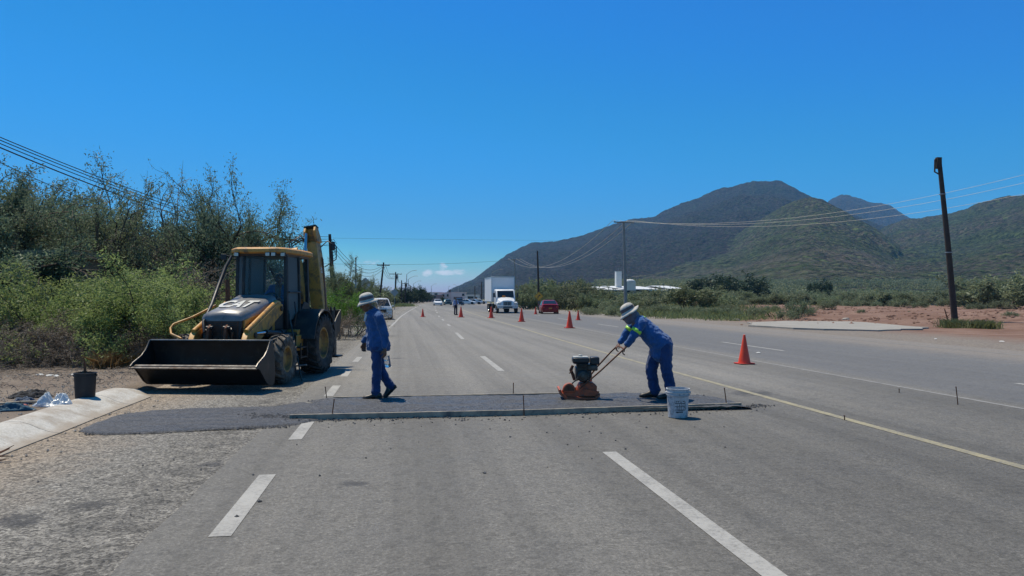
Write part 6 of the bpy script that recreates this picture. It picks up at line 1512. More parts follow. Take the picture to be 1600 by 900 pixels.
diamond(842, 100, 463, 1.20, YS, 'yellow diamond sign with a black curve arrow beside the red car', True, True)
diamond(571, 62, 443.5, 1.02, GS, 'grey back of a diamond sign above the shrubs, left of the leaning pole', yaw=.1)
diamond(616.5, 105, 457, 1.05, GS, 'small pale back of a diamond sign behind the first, near the bend', yaw=.1)

# ---------------------------------------------------------------- buildings
WALLP = mat('wall_pinkish', (.70, .56, .52), .9, 0, .08, .4); WALLB = mat('wall_brown', (.30, .19, .17), .9, 0, .1, .4); WALLC = mat('wall_cream', (.72, .66, .58), .9, 0, .08, .4); WALLT = mat('wall_tan_shed', (.30, .22, .15), .9, 0, .1, .6); ROOFT = mat('roof_tan_sheet', (.36, .27, .18), .7, 0, .12, .8); ROOFW = mat('roof_white_sheet', (.66, .66, .64), .5, 0, .06, .3)
def building(px0, px1, d, py_top, depth, wall, label, wins=(), roof=None, name='building', doors=(), base=0.0, yaw=None, parapet=.35, tanks=()):
    a = A(px0, d, base); b = A(px1, d, base); w = (b-a).length; h = Z(py_top, d)-base
    ro = empty(name, (a+b)/2, atan2(b.y-a.y, b.x-a.x), label, 'building')
    m = MB(); m.box((0, depth/2, h/2-.5), (w, depth, h+1)); wl_ = m.build('wall', wall, ro)
    m = MB(); m.box((0, depth/2, h+.08), (w+.3, depth+.3, .2)); m.build('roof', roof or wall, ro)
    for (u, v, ww, hh) in wins:
        m = MB(); m.box((u*w, -.03, v), (ww+.16, .08, hh+.16)); fr = m.build('window', MT['engine_white'], ro); m = MB(); m.box((u*w, -.075, v), (ww, .02, hh)); m.build('pane', MT['dark_glass'], fr)
    for (u, ww, hh) in doors: m = MB(); m.box((u*w, -.04, hh/2), (ww, .08, hh)); m.build('door', MT['rust'], ro)
    for (u, y, r, hh) in tanks: m = MB(); m.cyl((u*w, y, h+.15), (u*w, y, h+.15+hh), r, 14); m.build('water_tank', MT['black_paint'], ro, smooth=40)
    return ro
building(655, 690, 345, 461.5, 12, WALLB, 'long low brown building left of the pink ones at the end of the road', [(-.3, 2.2, 1.2, .8), (.2, 2.2, 1.2, .8)], doors=[(0, 1, 2.1)])
building(661, 688, 372, 457, 10, WALLC, 'cream building rising behind the long brown one', [(-.2, 3.6, 1.4, 1), (.25, 3.6, 1.4, 1)], roof=WALLC)
building(687, 705, 352, 457.5, 12, WALLP, 'pink house with two dark windows at the end of the road', [(-.2, 2.9, 1.1, 1.0), (.22, 2.9, .9, 1.0)], tanks=[(.3, 4, .6, 1.2)])
building(704.5, 726, 350, 457, 14, WALLP, 'largest pinkish block in the row at the end of the road', [(.40, 3.2, 1.0, 1.0)], doors=[(-.2, 1.2, 2.2), (.1, 3.0, 2.2)])
building(727, 748, 330, 461, 10, WALLC, 'low cream building between the pink block and the truck', [(-.1, 1.9, 2.5, 1.0)], doors=[(.3, 1, 2.1)])
building(30, 96, 23.6, 400, 2.6, WALLT, 'tan shed with a sheet roof half hidden in the left thicket', [], roof=ROOFT, name='shed', base=.1)
# long white roofed plant on the right
def plant():
    d = 330; z0 = 5.0; a = A(930, d, z0); b = A(1062, d+25, z0); w = (b-a).length
    ro = empty('warehouse', (a+b)/2, atan2(b.y-a.y, b.x-a.x), 'long low warehouse with white roofs at the foot of the green hill', 'building')
    h = Z(452.5, d)-z0
    m = MB(); m.box((0, 10, h/2-1), (w, 20, h+2)); m.build('wall', WALLC, ro)
    for (u, ww, dz, dep) in ((-.30, .40, 0, 26), (-.02, .44, .35, 22), (.26, .40, .0, 26), (.42, .20, .7, 20)):
        m = MB(); m.prism([(-3, h+dz), (dep/2, h+dz+1.5), (dep, h+dz), (dep, h+dz-.3), (dep/2, h+dz+1.2), (-3, h+dz-.3)], (u-ww/2)*w, (u+ww/2)*w, 'X'); m.build('roof', ROOFW, ro)
    for i in range(7): m = MB(); m.box(((-.42+i*.14)*w, -.05, h*.5), (3, .12, 1.6)); f = m.build('window', MT['trim'], ro)
    t = A(966, d+12, z0); r2_ = empty('water_tower', t, 0, 'tall white slab tower standing behind the white roofs', 'tower'); hh = Z(424, d+12)-z0
    m = MB(); m.box((0, 0, hh/2), (2.5, 2.5, hh)); m.build('shaft', ROOFW, r2_, bevel=.1)
    m = MB(); m.tube([(0, 0, hh), (0, 0, hh+1.6)], .08, 6); m.box((0, 0, hh+.05), (2.7, 2.7, .2)); m.build('mast', MT['galv'], r2_)
    t = A(984, d+6, z0); r3_ = empty('storage_shed', t, 0, 'small pale block on the white roofs right of the tower', 'building'); hh = Z(440, d+6)-z0
    m = MB(); m.box((0, 0, hh/2), (4.2, 4, hh)); m.build('wall', WALLC, r3_); m = MB(); m.lathe([(2.3, 0), (2.2, .5), (1.2, .9), (.001, 1.0)], 12, (0, 0, hh)); m.build('roof', ROOFW, r3_, smooth=40)
plant()
# ---------------------------------------------------------------- vegetation
def leaf_mesh(name, base, direc, n_per, size, jitter, seed, droop=.3, asp=.38):
    """leaf-sized faces spread along twigs; base, direc: (N,3) arrays"""
    rs_ = np.random.RandomState(seed); N = len(base); n = N*n_per
    B = np.repeat(base, n_per, 0); D = np.repeat(direc, n_per, 0); t = rs_.rand(n, 1)**.8
    c = B+D*t+rs_.normal(0, jitter, (n, 3))
    a = rs_.normal(0, 1, (n, 3)); a[:, 2] -= droop; a /= np.linalg.norm(a, axis=1, keepdims=True)
    b = np.cross(a, rs_.normal(0, 1, (n, 3))); b /= np.linalg.norm(b, axis=1, keepdims=True)+1e-9
    s = size*(.6+.8*rs_.rand(n, 1)); a *= s*.5; b *= s*.5*asp
    v = np.stack([c-a, c-a*.1+b, c+a, c-a*.1-b], 1).reshape(-1, 3)
    me = bpy.data.meshes.new(name)
    me.vertices.add(4*n); me.vertices.foreach_set('co', v.astype(np.float32).ravel())
    me.loops.add(4*n); me.loops.foreach_set('vertex_index', np.arange(4*n, dtype=np.int32))
    me.polygons.add(n); me.polygons.foreach_set('loop_start', np.arange(n, dtype=np.int32)*4)
    try: me.polygons.foreach_set('loop_total', np.full(n, 4, np.int32))
    except Exception: pass
    me.update(calc_edges=True); me.validate()
    return me
def grow(rnd, wood, tips, p, d, L, r, lvl, P):
    nseg = 4; pts = [p.copy()]; rr = [r]; q = p.copy(); dd = d.normalized()
    for i in range(nseg):
        dd = (dd+Vector((rnd.gauss(0, P['wig']), rnd.gauss(0, P['wig']), rnd.gauss(0, P['wig'])+P['up'][lvl]))).normalized()
        q = q+dd*L/nseg; pts.append(q.copy()); rr.append(r*(1-(i+1)/nseg*.45))
    if q.z < .15: q.z = .15
    if lvl < P['tube_lv']: wood.tube(pts, rr, 7 if lvl == 0 else (5 if lvl == 1 else 3), cap=False)
    if lvl == P['lv']-1:
        for i in range(1, nseg+1): tips.append((pts[i-1], pts[i]))
        return
    if lvl >= P['lv']-2:
        for i in range(2, nseg+1): tips.append((pts[i-1], pts[i]))
    nb = P['n'][lvl]
    for k in range(nb):
        t = (k+1)/nb if lvl else .35+.65*(k+1)/nb
        j = min(nseg-1, int(t*nseg-1e-6)); f_ = t*nseg-j; o = pts[j].lerp(pts[j+1], min(1, f_))
        az = k*2.4+rnd.uniform(-.6, .6); sp = P['sp'][lvl]*rnd.uniform(.7, 1.25)
        side = dd.orthogonal().normalized(); side = Matrix.Rotation(az, 3, dd) @ side
        nd = (dd*cos(sp)+side*sin(sp)).normalized()
        grow(rnd, wood, tips, o, nd, L*P['len'][lvl]*rnd.uniform(.75, 1.2), max(r*.55*(1-t*.25), .004), lvl+1, P)
BARK = mat('bark_dark', (.055, .04, .03), .9, 0, .3, 6, .4, 30)
BARKG = mat('bark_grey_brown', (.13, .105, .085), .9, 0, .3, 6, .4, 30)
TWIG = mat('dead_twig', (.20, .165, .135), .9, 0, .35, 8)
LF_D = foliage('leaves_blue_green', (.092, .128, .080), (.155, .205, .130), .42)
LF_M = foliage('leaves_mesquite', (.110, .140, .070), (.18, .215, .115), .42)
LF_B = foliage('leaves_bright', (.15, .215, .065), (.25, .32, .12), .48)
LF_F = foliage('leaves_field', (.11, .14, .075), (.18, .205, .12), .4, dry=(.16, .13, .08))
LF_DRY = foliage('leaves_dry', (.125, .10, .075), (.20, .16, .12), .25)
LF_V = foliage('leaves_vivid', (.07, .16, .02), (.12, .24, .04), .45)
DARKF = foliage('leaves_very_dark', (.025, .045, .024), (.045, .072, .036), .25)
def plant_proto(name, seed, P, leaf, bark, wood_part='trunk', leaf_part='crown', extra=None):
    rnd = random.Random(seed); wood = MB(); tips = []
    for k in range(P['stems']):
        a = 2*pi*k/P['stems']+rnd.uniform(-.5, .5); ln = P['lean']*rnd.uniform(.5, 1.3)
        d = Vector((cos(a)*ln, sin(a)*ln, 1)); o = Vector((cos(a)*.10*P['foot'], sin(a)*.10*P['foot'], -.05))
        grow(rnd, wood, tips, o, d, P['L']*rnd.uniform(.75, 1.15), P['r'], 0, P)
    ro = empty(name)
    if leaf is not None and P['leaves'] > 0:
        b = np.array([t[0][:] for t in tips]); e = np.array([t[1][:] for t in tips]); keep = b[:, 2] > P.get('zmin', .2)
        if P.get('patchy'):
            nn = fbm(b[:, 0]*1.3+seed, b[:, 1]*1.3+b[:, 2]*1.1, 3); keep &= nn > P['patchy']
        b, e = b[keep], e[keep]
        me = leaf_mesh(leaf_part, b, (e-b)*1.15, max(1, int(round(P['leaves']/max(1, len(b))))), P['ls'], P['jit'], seed, asp=P.get('asp', .38))
        link(leaf_part, me, ro, leaf)
    w = wood.build(wood_part, bark, ro)
    ro['_'] = 1; del ro['_']
    return ro
P_tree = dict(stems=3, lean=.55, foot=2.5, L=2.3, r=.11, lv=4, tube_lv=4, n=[5, 5, 5], sp=[.75, .7, .7], len=[.72, .62, .6], wig=.16, up=[.02, .02, -.02, -.10], leaves=44000, ls=.072, jit=.075, zmin=1.0, asp=.32, patchy=.30)
P_full = dict(P_tree, stems=5, lean=.7, L=1.9, n=[6, 5, 5], leaves=60000, patchy=0, jit=.10, up=[.02, .03, .0, -.06])
P_bare = dict(P_tree, stems=4, lean=.35, L=2.9, n=[5, 4, 4], sp=[.5, .5, .5], up=[.06, .08, .06, .0], leaves=6000, patchy=.46, ls=.085, jit=.05, tube_lv=4)
P_shrub = dict(stems=9, lean=1.0, foot=3, L=1.15, r=.035, lv=4, tube_lv=3, n=[4, 4, 4], sp=[.6, .7, .7], len=[.72, .6, .55], wig=.18, up=[.02, .0, -.04, -.12], leaves=30000, ls=.062, jit=.07, zmin=.10, asp=.32)
P_dry = dict(stems=11, lean=1.5, foot=4, L=.95, r=.018, lv=4, tube_lv=4, n=[4, 4, 3], sp=[.7, .8, .9], len=[.75, .7, .6], wig=.25, up=[-.03, -.02, -.03, -.02], leaves=1200, ls=.05, jit=.03, zmin=.05)
P_field = dict(stems=6, lean=.9, foot=2, L=1.25, r=.05, lv=4, tube_lv=3, n=[4, 4, 3], sp=[.65, .7, .8], len=[.72, .62, .6], wig=.18, up=[.02, .0, -.02, -.08], leaves=5200, ls=.20, jit=.12, zmin=.25)
P_small = dict(stems=7, lean=1.0, foot=2, L=.8, r=.02, lv=3, tube_lv=2, n=[5, 5], sp=[.7, .8], len=[.75, .65], wig=.2, up=[.02, 0, -.04], leaves=2600, ls=.13, jit=.09, zmin=.08)
def height_of(ro):
    z = 0; x = 0
    for c in kids(ro):
        n = len(c.data.vertices); a = np.empty(n*3, np.float32); c.data.vertices.foreach_get('co', a); a = a.reshape(-1, 3); z = max(z, float(np.percentile(a[:, 2], 99.6))); x = max(x, float(np.percentile(np.abs(a[:, 0]), 98)))
    return z, x
PROTO = {}
def make(kind, n, P, leaf, bark, name):
    PROTO[kind] = []
    for i in range(n):
        ro = plant_proto(name, hash((len(kind), i)) % 1000+i*31+len(kind)*7, P, leaf, bark, 'trunk' if 'tree' in name else 'stems', 'crown' if 'tree' in name else 'foliage')
        h, w = height_of(ro); PROTO[kind].append([ro, h, w, False])
make('dark', 3, P_tree, LF_D, BARK, 'mesquite_tree')
make('full', 2, P_full, LF_D, BARK, 'mesquite_tree')
make('mid', 2, P_tree, LF_M, BARK, 'mesquite_tree')
make('bare', 2, P_bare, LF_M, BARKG, 'sparse_tree')
make('bright', 3, P_shrub, LF_B, BARK, 'green_shrub')
make('dry', 3, P_dry, LF_DRY, TWIG, 'dead_shrub')
make('brown', 2, dict(P_shrub, leaves=6500, ls=.07, lean=.8, tube_lv=4), LF_DRY, TWIG, 'dry_shrub')
make('field', 3, P_field, LF_F, BARKG, 'field_bush')
make('fieldg', 2, P_field, LF_M, BARKG, 'field_bush')
make('vdark', 2, dict(P_field, leaves=7500), DARKF, BARK, 'dark_tree')
make('vivid', 1, P_shrub, LF_V, BARK, 'vivid_bush')
make('small', 2, P_small, LF_F, BARKG, 'low_bush')
_pn = {}
def put(kind, px, d, py_top, label, wide=1.0, cat=None, group=None, rot=None, i=None, sink=0.0):
    ps = PROTO[kind]; i = _pn.get(kind, 0) % len(ps) if i is None else i; _pn[kind] = _pn.get(kind, 0)+1
    e = ps[i]; o = e[0] if not e[3] else copy_tree(e[0]); e[3] = True
    x, y = cw((px-800)/F*d, d); z = gzp(x, y)-sink; h = Z(py_top, d)-z
    s = h/e[1]; o.location = (x, y, z); o.scale = (s*wide, s*wide, s); o.rotation_euler = (0, 0, random.Random(px*7+d).uniform(0, 6.28) if rot is None else rot)
    tag(o, label, cat or ('tree' if 'tree' in e[0].name else 'bush'), group)
    return o
# thicket on the left -------------------------------------------------
TG = 'trees of the left thicket'
put('dark', -95, 23, 262, 'dark tree cut by the left picture edge, tallest at the edge', group=TG, wide=1.05)
put('dark', 5, 25, 268, 'dark blue green tree just inside the left picture edge, behind the green shrubs', group=TG, wide=1.0)
put('full', 75, 35, 262, 'dark tree with the highest crown, right above the tan shed', group=TG, wide=.95)
put('mid', 140, 30, 285, 'looser green tree right of the highest dark crown', group=TG, wide=.9)
put('bare', 200, 27, 282, 'nearly bare tree with thin upright limbs, left one of the thin trees', group='thin sparse trees')
put('bare', 255, 28.5, 270, 'nearly bare tall tree with sky showing through, middle of the thin trees', group='thin sparse trees')
put('bare', 305, 27.5, 272, 'sparse leafy tree, right one of the thin trees', group='thin sparse trees')
put('full', 346, 27, 288, 'dark round tree directly behind the backhoe cab left side', group=TG, wide=.70)
put('full', 385, 31, 338, 'lower dark tree touching the left of the backhoe roof', group=TG, wide=.55)
put('mid', 225, 34, 330, 'green tree seen low between the thin trees', group=TG)
put('mid', 285, 38, 345, 'green tree low behind the brown shrub and the hood', group=TG)
put('dark', 160, 33, 330, 'dark low tree behind the looser green tree', group=TG)
put('dark', 20, 33, 345, 'dark low tree filling the gap behind the tan shed', group=TG, sink=.2)
GS_ = 'green shrubs in front of the thicket'
put('bright', 122, 20.6, 418, 'bright green feathery shrub, left of the two tallest', group=GS_, wide=1.1)
put('bright', 196, 20.2, 408, 'bright green feathery shrub, tallest one in the middle', group=GS_, wide=1.15)
put('bright', 258, 19.6, 438, 'bright green shrub left of the handrail of the backhoe', group=GS_, wide=1.15)
put('bright', 300, 20.3, 470, 'low bright green shrub behind the loader arm', group=GS_, wide=1.2)
put('bright', 52, 21.5, 428, 'green shrub below the tan shed', group=GS_, wide=1.1)
put('bright', -20, 20.5, 432, 'green shrub cut by the left picture edge', group=GS_, wide=1.1)
put('brown', 322, 21.8, 392, 'tall dry brown shrub left of the backhoe cab', wide=.95)
put('brown', 272, 26.5, 365, 'dry brown clump hanging in the thin trees', wide=.55)
put('brown', 20, 19.0, 478, 'dry brown shrub low at the left picture edge', wide=1.3)
put('brown', 78, 19.2, 500, 'dry brown shrub behind the black bucket', wide=1.5)
put('brown', 168, 19.0, 512, 'low dry brown shrub behind the two grass tufts', wide=1.7)
put('brown', 300, 19.8, 500, 'dry brown shrub at the left end of the loader bucket', wide=1.4)
for k, (px, d, pt) in enumerate(((-10, 18.3, 492), (40, 18.5, 498), (95, 18.5, 503), (145, 18.6, 506), (190, 18.8, 510), (232, 19.0, 506))):
    put('brown', px, d, pt, 'dry brown bush in the low strip under the green shrubs', wide=1.5, group='dry brown bushes under the green shrubs')
DG = 'dead brush at the foot of the thicket'
for k, (px, d, pt) in enumerate(((-30, 17.0, 515), (20, 17.6, 522), (62, 18.0, 500), (98, 17.6, 528), (140, 18.2, 515), (178, 18.4, 524), (215, 18.6, 512), (250, 18.9, 518), (290, 18.8, 505), (45, 19.4, 480), (120, 19.4, 495), (180, 19.6, 490), (235, 19.8, 488), (330, 20.0, 480), (345, 21.0, 445))):
    put('dry', px, d, pt, 'tangle of dead grey brown branches at the foot of the green shrubs', wide=1.25, group=DG, cat='dead brush')
# behind the backhoe, towards the bend
LG = 'shrubs along the left shoulder beyond the backhoe'
put('mid', 462, 40, 425, 'olive tree behind the backhoe cab', group=LG)
put('mid', 534, 44, 404, 'pale olive loose tree right of the backhoe boom', group=LG, wide=.62)
put('brown', 548, 33, 462, 'dry brown shrub right of the digging bucket', wide=1.1)
put('vivid', 516, 34, 450, 'vivid green bush above the digging bucket')
put('brown', 520, 30, 482, 'low dry brush behind the digging bucket', wide=1.3)
put('dry', 545, 31, 488, 'grey dead branches right of the digging bucket', wide=1.2, cat='dead brush')
for k, (px, d, pt, kd) in enumerate(((440, 46, 425, 'mid'), (562, 52, 440, 'field'), (578, 66, 436, 'mid'), (590, 80, 441, 'field'), (600, 92, 441, 'fieldg'), (606, 110, 445, 'mid'), (614, 125, 446, 'field'), (622, 140, 448, 'fieldg'), (596, 125, 440, 'mid'), (585, 100, 434, 'mid'), (628, 165, 451, 'field'), (560, 75, 432, 'mid'))):
    px = min(px, 627+(bend(d)-8.6)*F/d)
    put(kd, px, d, pt, 'olive green bush in the row lining the left shoulder towards the bend', group=LG, wide=1.15)
for k, (px, d, pt) in enumerate(((634, 205, 452), (640, 225, 449), (647, 245, 450), (653, 262, 448), (660, 285, 453), (630, 230, 450), (667, 320, 459))):
    put('vdark', px, d, pt, 'very dark round tree in the clump at the bend left of the road', group='dark trees at the bend', wide=.85)
put('vdark', 692, 335, 464, 'small round dark tree in front of the pink house')
# wall of trees right of the truck
WG = 'row of mesquite trees behind the red car'
for k, (px, d, pt) in enumerate(((815, 128, 447), (826, 120, 443), (838, 126, 441), (852, 118, 439), (866, 122, 438), (880, 116, 437), (893, 122, 439), (905, 114, 440), (917, 120, 442), (930, 112, 446), (944, 118, 450), (822, 112, 455), (860, 110, 450), (898, 108, 452), (925, 104, 458))):
    put(('mid', 'field', 'fieldg')[k % 3], px, d, pt, 'grey green mesquite in the dense row behind the red car', group=WG, wide=1.0)
# field bushes
FG = 'bushes scattered over the right field'
put('fieldg', 1070, 92, 446, 'broad olive bush in front of the warehouse right end', wide=1.5)
put('fieldg', 1105, 100, 452, 'rounded green bush right of the broad olive one', wide=1.3)
put('field', 962, 86, 466, 'low brushy bush left of the grey concrete pole', wide=1.6)
put('field', 1005, 90, 462, 'brush right of the grey concrete pole', wide=1.7)
put('small', 1246, 60, 464, 'leafy dark weed bush at the edge of the red earth', wide=.7)
put('vdark', 1112, 230, 431, 'left one of two very dark trees below the green hill', wide=1.2)
put('vdark', 1158, 235, 430, 'right one of two very dark trees below the green hill', wide=1.6)
put('vdark', 1278, 240, 438, 'small dark tree in the middle of the field bushes', wide=.8)
put('field', 1560, 118, 430, 'large grey green tree near the right picture edge', wide=1.5)
put('field', 1600, 110, 428, 'large grey green tree cut by the right picture edge', wide=1.4)
put('mid', 1520, 125, 436, 'tree with a bare trunk right of the leaning black pole', wide=.9)
rnd = random.Random(11)
k = 0
for px in range(985, 1660, 17):
    for row in range(3):
        d = (150, 195, 260)[row]+rnd.uniform(-20, 25); x = px+rnd.uniform(-12, 12)+row*6
        pt = HOR-(rnd.uniform(.6, 2.6)-H+gzp(*cw((x-800)/F*d, d)))*F/d-rnd.uniform(2, 7)
        put(rnd.choice(['field', 'fieldg', 'field', 'small']), x, d, pt, 'grey green bush among those scattered between the red earth and the hill', group=FG, wide=rnd.uniform(1.2, 1.9))
for k, (px, d, h) in enumerate(((1178, 66, .6), (1205, 72, .8), (1228, 58, .5), (1262, 64, .7), (1290, 96, 1.1), (1330, 120, 1.3), (1372, 108, .9), (1405, 132, 1.5), (1440, 120, 1.0), (1478, 140, 1.6), (1525, 98, .8), (1560, 104, 1.2), (1345, 70, .35), (1580, 60, .35), (1420, 62, .3))):
    put('small', px, d, HOR-(h-H+.3)*F/d, 'small green weed bush growing out of the red earth', group='weed bushes on the red earth', wide=1.3)
for k in range(26):
    px = rnd.uniform(905, 1180); d = rnd.uniform(68, 88)-(px-905)*.02; x, y = cw((px-800)/F*d, d)
    put('small', px, d, HOR-(rnd.uniform(.5, 1.1)-H)*F/d, 'low green weed clump along the right edge of the road', group='weeds along the right verge', wide=1.4)
# far-off woods fading into one mass along the foot of the hills
def woods():
    rs_ = np.random.RandomState(4); n = 9000
    px = rs_.uniform(930, 1700, n); d = rs_.uniform(290, 620, n)
    xc = (px-800)/F*d; x = cos(YAW)*xc+sin(YAW)*d; y = -sin(YAW)*xc+cos(YAW)*d
    nn = fbm(x*.02, y*.02, 3); k = nn > .50; x, y, d = x[k], y[k], d[k]
    z = gz(x, y)
    # the hillside rises under them
    hsd = 1-0*d
    B = []; D = []
    for i in range(7):
        B.append(np.stack([x+rs_.normal(0, 1.1, len(x)), y+rs_.normal(0, 1.1, len(x)), z+rs_.uniform(.2, 2.6, len(x))+np.clip((d-330)*.03, 0, 10)], 1))
    B = np.concatenate(B); me = leaf_mesh('scrub', B, np.zeros_like(B), 2, .75, .35, 3, asp=.8)
    tag(link('scrub', me, None, LF_F), 'far scrub filling the plain below the hills', None, kind='stuff')
woods()
def woods_left():
    rs_ = np.random.RandomState(9); n = 3500
    px = rs_.uniform(-120, 600, n); d = rs_.uniform(60, 240, n)**1.0
    xc = (px-800)/F*d; x = cos(YAW)*xc+sin(YAW)*d; y = -sin(YAW)*xc+cos(YAW)*d
    k = (x < np.interp(y, _by, _bs)-14); x, y, d = x[k], y[k], d[k]; z = gz(x, y)
    B = np.concatenate([np.stack([x+rs_.normal(0, .9, len(x)), y+rs_.normal(0, .9, len(x)), z+rs_.uniform(.2, 3.0, len(x))], 1) for i in range(8)])
    me = leaf_mesh('scrub', B, np.zeros_like(B), 3, .45, .35, 5, asp=.7)
    tag(link('scrub', me, None, LF_M), 'mesquite scrub reaching back behind the left thicket', None, kind='stuff')
woods_left()
# grass and weeds
def grass(name, label, spots, m, seed, blade=.02):
    rs_ = np.random.RandomState(seed); V_ = []; 
    for (cx, cy, rx, ry, n, h) in spots:
        x = cx+rs_.normal(0, rx, n); y = cy+rs_.normal(0, ry, n); z = gz(x, y)
        ln = rs_.normal(0, .45, (n, 2))*h; hh = h*rs_.uniform(.4, 1.1, n); w = blade*rs_.uniform(.6, 1.3, n); a = rs_.uniform(0, pi, n)
        b = np.stack([x, y, z-.02], 1); t = np.stack([x+ln[:, 0], y+ln[:, 1], z+hh], 1); s = np.stack([np.cos(a)*w, np.sin(a)*w, 0*w], 1); mid = (b+t)/2+np.stack([-ln[:, 0]*.15, -ln[:, 1]*.15, hh*.12], 1)
        V_.append(np.stack([b-s, b+s, mid+s*.8, t, mid-s*.8], 1).reshape(-1, 3))
    v = np.concatenate(V_); n = len(v)//5
    me = bpy.data.meshes.new(name); me.vertices.add(5*n); me.vertices.foreach_set('co', v.astype(np.float32).ravel()); me.loops.add(5*n); me.loops.foreach_set('vertex_index', np.arange(5*n, dtype=np.int32)); me.polygons.add(n); me.polygons.foreach_set('loop_start', np.arange(n, dtype=np.int32)*5)
    try: me.polygons.foreach_set('loop_total', np.full(n, 5, np.int32))
    except Exception: pass
    me.update(calc_edges=True); me.validate(); o = link(name, me, None, m); return o
G_DRY = foliage('grass_dry', (.20, .14, .055), (.30, .22, .10), .3); G_GREEN = foliage('grass_green', (.115, .145, .055), (.19, .215, .10), .4); G_OL = foliage('grass_olive', (.12, .125, .05), (.20, .19, .09), .4)
for (px, py, h, lb) in ((165, 572, .42, 'golden dry grass tuft at the foot of the thicket, left one'), (206, 567, .34, 'golden dry grass tuft right beside the loader bucket'), (345, 545, .3, 'small dry grass tuft behind the loader bucket')):
    q = U(px, py, .1); o = grass('grass_tuft', lb, [(q.x, q.y, .11, .10, 520, h)], G_DRY, px, .006); tag(o, lb, 'grass tuft')
for (px, py, h, lb) in ((1492, 511, .55, 'green grass clump at the foot of the leaning black pole'), (1516, 512, .4, 'green grass clump between the pole and the right one'), (1537, 513, .5, 'round green grass tuft right of the leaning black pole')):
    q = U(px, py, 0); o = grass('grass_tuft', lb, [(q.x, q.y, .35, .3, 900, h)], G_GREEN, px, .014); tag(o, lb, 'grass tuft')
# rusty reinforcing bar beside the black pole
q = U(1487, 510); r_ = empty('old_post', (q.x-.1, q.y, 0), 0, 'thin rusty leaning post at the foot of the big black pole', 'post'); m = MB(); m.tube([(0, 0, -.1), (-.35, 0, 1.0)], .03, 6); m.tube([(-.2, 0, .55), (0, 0, .7)], .02, 5); m.build('shaft', MT['rust'], r_)
sp = []
rnd = random.Random(3)
for i in range(95):
    px = rnd.uniform(880, 1190); d = rnd.uniform(57, 84)+max(0, (1000-px)*.05); x, y = cw((px-800)/F*d, d)
    if x-bend(y) > 20.2: sp.append((x, y, .9, .8, 130, rnd.uniform(.3, .75)))
o = grass('verge_grass', '', sp, G_GREEN, 2, .022); tag(o, 'green weeds and grass on the right verge', None, kind='stuff')
sp = []
for i in range(260):
    px = rnd.uniform(870, 1650); d = rnd.uniform(88, 210) if px < 1150 else rnd.uniform(160, 230); x, y = cw((px-800)/F*d, d)
    if x-bend(y) > 21: sp.append((x, y, 2.6, 2.2, 90, rnd.uniform(.3, .7)))
o = grass('field_grass', '', sp, G_OL, 4, .05); tag(o, 'olive field grass beyond the red earth', None, kind='stuff')
sp = []
for i in range(120):
    y = rnd.uniform(38, 210); x = bend(y)-rnd.uniform(5.6, 9.5); sp.append((x, y, .7, 1.0, 60, rnd.uniform(.15, .4)))
q = U(640, 478); sp += [(q.x-rnd.uniform(.5, 4.5), q.y+rnd.uniform(-12, 16), .8, 2, 260, .55) for i in range(30)]
o = grass('shoulder_grass', '', sp, G_GREEN, 6, .03); tag(o, 'short grass beside the left shoulder', None, kind='stuff')
# twigs, leaf litter, stones and scraps on the dirt behind the kerb
def litter():
    rnd = random.Random(8); b = MB()
    for i in range(900):
        px = rnd.uniform(-30, 330); py = rnd.triangular(556, 640, 566); q = U(px, py, .1)
        if q.x > bend(q.y)-4.9: continue
        L = rnd.uniform(.05, .35)*(1 if py < 590 else .5); a = rnd.uniform(0, pi); z = gzp(q.x, q.y)+.01; r = rnd.uniform(.003, .007)
        b.tube([(q.x, q.y, z), (q.x+cos(a)*L*.5, q.y+sin(a)*L*.5, z+rnd.uniform(.0, .05)), (q.x+cos(a)*L, q.y+sin(a)*L, z+rnd.uniform(0, .04))], r, 3, cap=False)
    tag(b.build('twig_litter', TWIG), 'dry twigs scattered on the dirt behind the kerb', None, kind='stuff')
litter()
STONE = mat('pale_stone', (.30, .27, .235), .9, 0, .25, 8); SCRAP = mat('white_scrap', (.6, .6, .58), .6, 0, .1)
L0, L1 = U(0, 660, .1), U(220, 596, .1)
crumbs('stones', [(L0.x-.6, L0.y, L1.x-.6, L1.y, 700, .45, lambda x, y: gzp(x, y)), (U(0, 590, .1).x, U(0, 590, .1).y, U(230, 580, .1).x, U(230, 580, .1).y, 700, .8, lambda x, y: gzp(x, y)), (-3.8, 8, -3.9, 13.5, 60, .12, .004)], STONE, 'small stones on the dirt behind the kerb', 3, (.008, .03))
for k, (px, py) in enumerate(((62, 586), (78, 588), (88, 589), (148, 570), (118, 585), (1010, 494), (1185, 552), (1462, 530), (1565, 534))):
    q = U(px, py, .1 if px < 400 else .004)
    if px < 400 or True:
        n0 = gzp(q.x, q.y) if px < 400 else .01
        v = ragged('paper_scrap', 'white scrap of litter lying in the ' + ('dirt under the thicket' if px < 400 else 'dust right of the lanes'), 'litter', q, .07+.02*(k % 3), .05, .03, SCRAP, k*1.3, k); v.location.z = n0; v['group'] = 'white litter scraps left' if px < 400 else 'white litter scraps right'
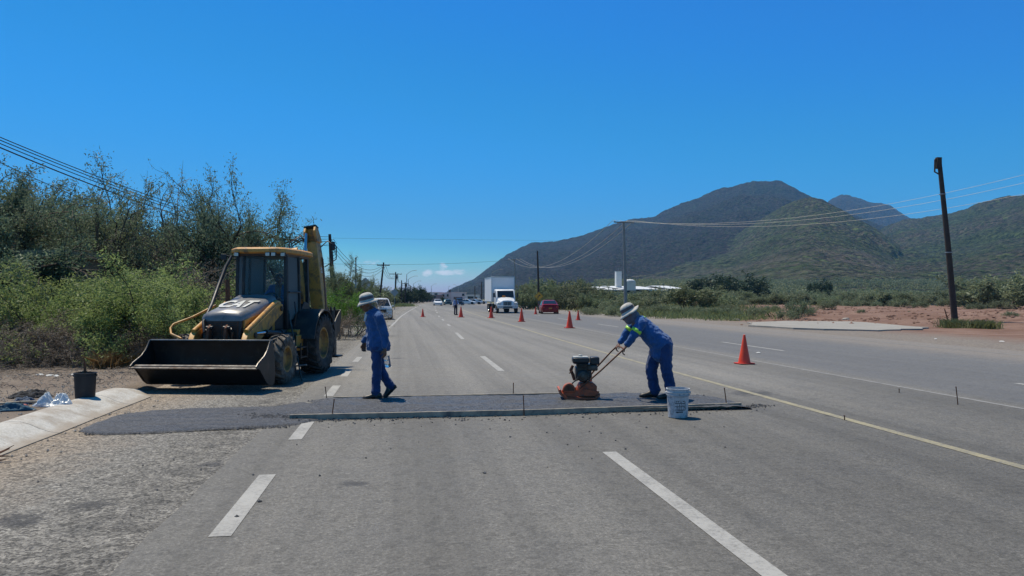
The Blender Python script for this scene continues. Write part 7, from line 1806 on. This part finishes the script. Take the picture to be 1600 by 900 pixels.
# rubble heap and stones in the field
def rock(px, py, s, label):
    q = U(px, py); z = gzp(q.x, q.y); bm = bmesh.new(); bmesh.ops.create_icosphere(bm, subdivisions=3, radius=1); rr = random.Random(px)
    for v in bm.verts:
        n = float(fbm(np.array(v.co.x*1.3+px), np.array(v.co.y*1.3+v.co.z*1.7), 3)); v.co *= .7+.6*n; v.co.x *= s; v.co.y *= s*.8; v.co.z *= s*.5
    me = bpy.data.meshes.new('rock'); bm.to_mesh(me); bm.free(); me.shade_smooth(); me.set_sharp_from_angle(angle=R(30)); o = link('rock', me, None, STONE); o.location = (q.x, q.y, z+s*.1); tag(o, label, 'rock', 'rocks on the right verge')
for k, (px, py, s) in enumerate(((944, 487, .35), (955, 486, .45), (963, 487, .3), (975, 486, .4), (1150, 500, .3), (1322, 499, .3), (1440, 478, .9), (1452, 477, 1.3), (1462, 478, 1.0), (1478, 477, 1.2))):
    rock(px, py, s, 'grey brown rock in the small heap ' + ('left of the grey concrete pole' if k < 4 else ('by the concrete apron' if k < 6 else 'left of the leaning black pole foot')))

# clods and ruts of turned red earth
CLOD = mat('red_clod', (.19, .105, .075), .95, 0, .35, 6)
def clods():
    rnd = random.Random(21); b = MB()
    for i in range(2600):
        px = rnd.uniform(1150, 1640); d = rnd.triangular(44, 150, 60); x, y = cw((px-800)/F*d, d)
        if x-bend(y) < 26 and rnd.random() < .6: continue
        if float(vnoise(np.array(x*.09), np.array(y*.25))) < .42: continue
        s = rnd.uniform(.05, .22); z = gzp(x, y)
        b.add([(x+a*s*rnd.uniform(.6, 1.3), y+c*s*rnd.uniform(.6, 1.2), z+s*.2+e*s*rnd.uniform(.5, 1)) for (a, c, e) in ((1, 0, 0), (-1, 0, 0), (0, 1, 0), (0, -1, 0), (0, 0, .7), (0, 0, -.5))], [(0, 2, 4), (2, 1, 4), (1, 3, 4), (3, 0, 4), (2, 0, 5), (1, 2, 5), (3, 1, 5), (0, 3, 5)])
    tag(b.build('dirt_clods', CLOD), 'clods of turned red earth over the field', None, kind='stuff')
clods()
# ---------------------------------------------------------------- the air between here and the hills
def haze(dens=HAZE_D):
    m = MB(); x0, x1, y0, y1, z0, z1 = -9000, 9000, -400, 7600, -40, 760
    m.box(((x0+x1)/2, (y0+y1)/2, (z0+z1)/2), (x1-x0, y1-y0, z1-z0)); o = m.build('haze', None)
    n = bpy.data.materials.new('haze_air'); n.use_nodes = True; t = n.node_tree; t.nodes.remove(t.nodes['Principled BSDF'])
    v = t.nodes.new('ShaderNodeVolumePrincipled'); v.inputs['Density'].default_value = dens; v.inputs['Color'].default_value = (.24, .58, 1.0, 1)
    t.links.new(v.outputs[0], t.nodes['Material Output'].inputs['Volume']); o.data.materials.clear(); o.data.materials.append(n); tag(o, kind='stuff')
haze()
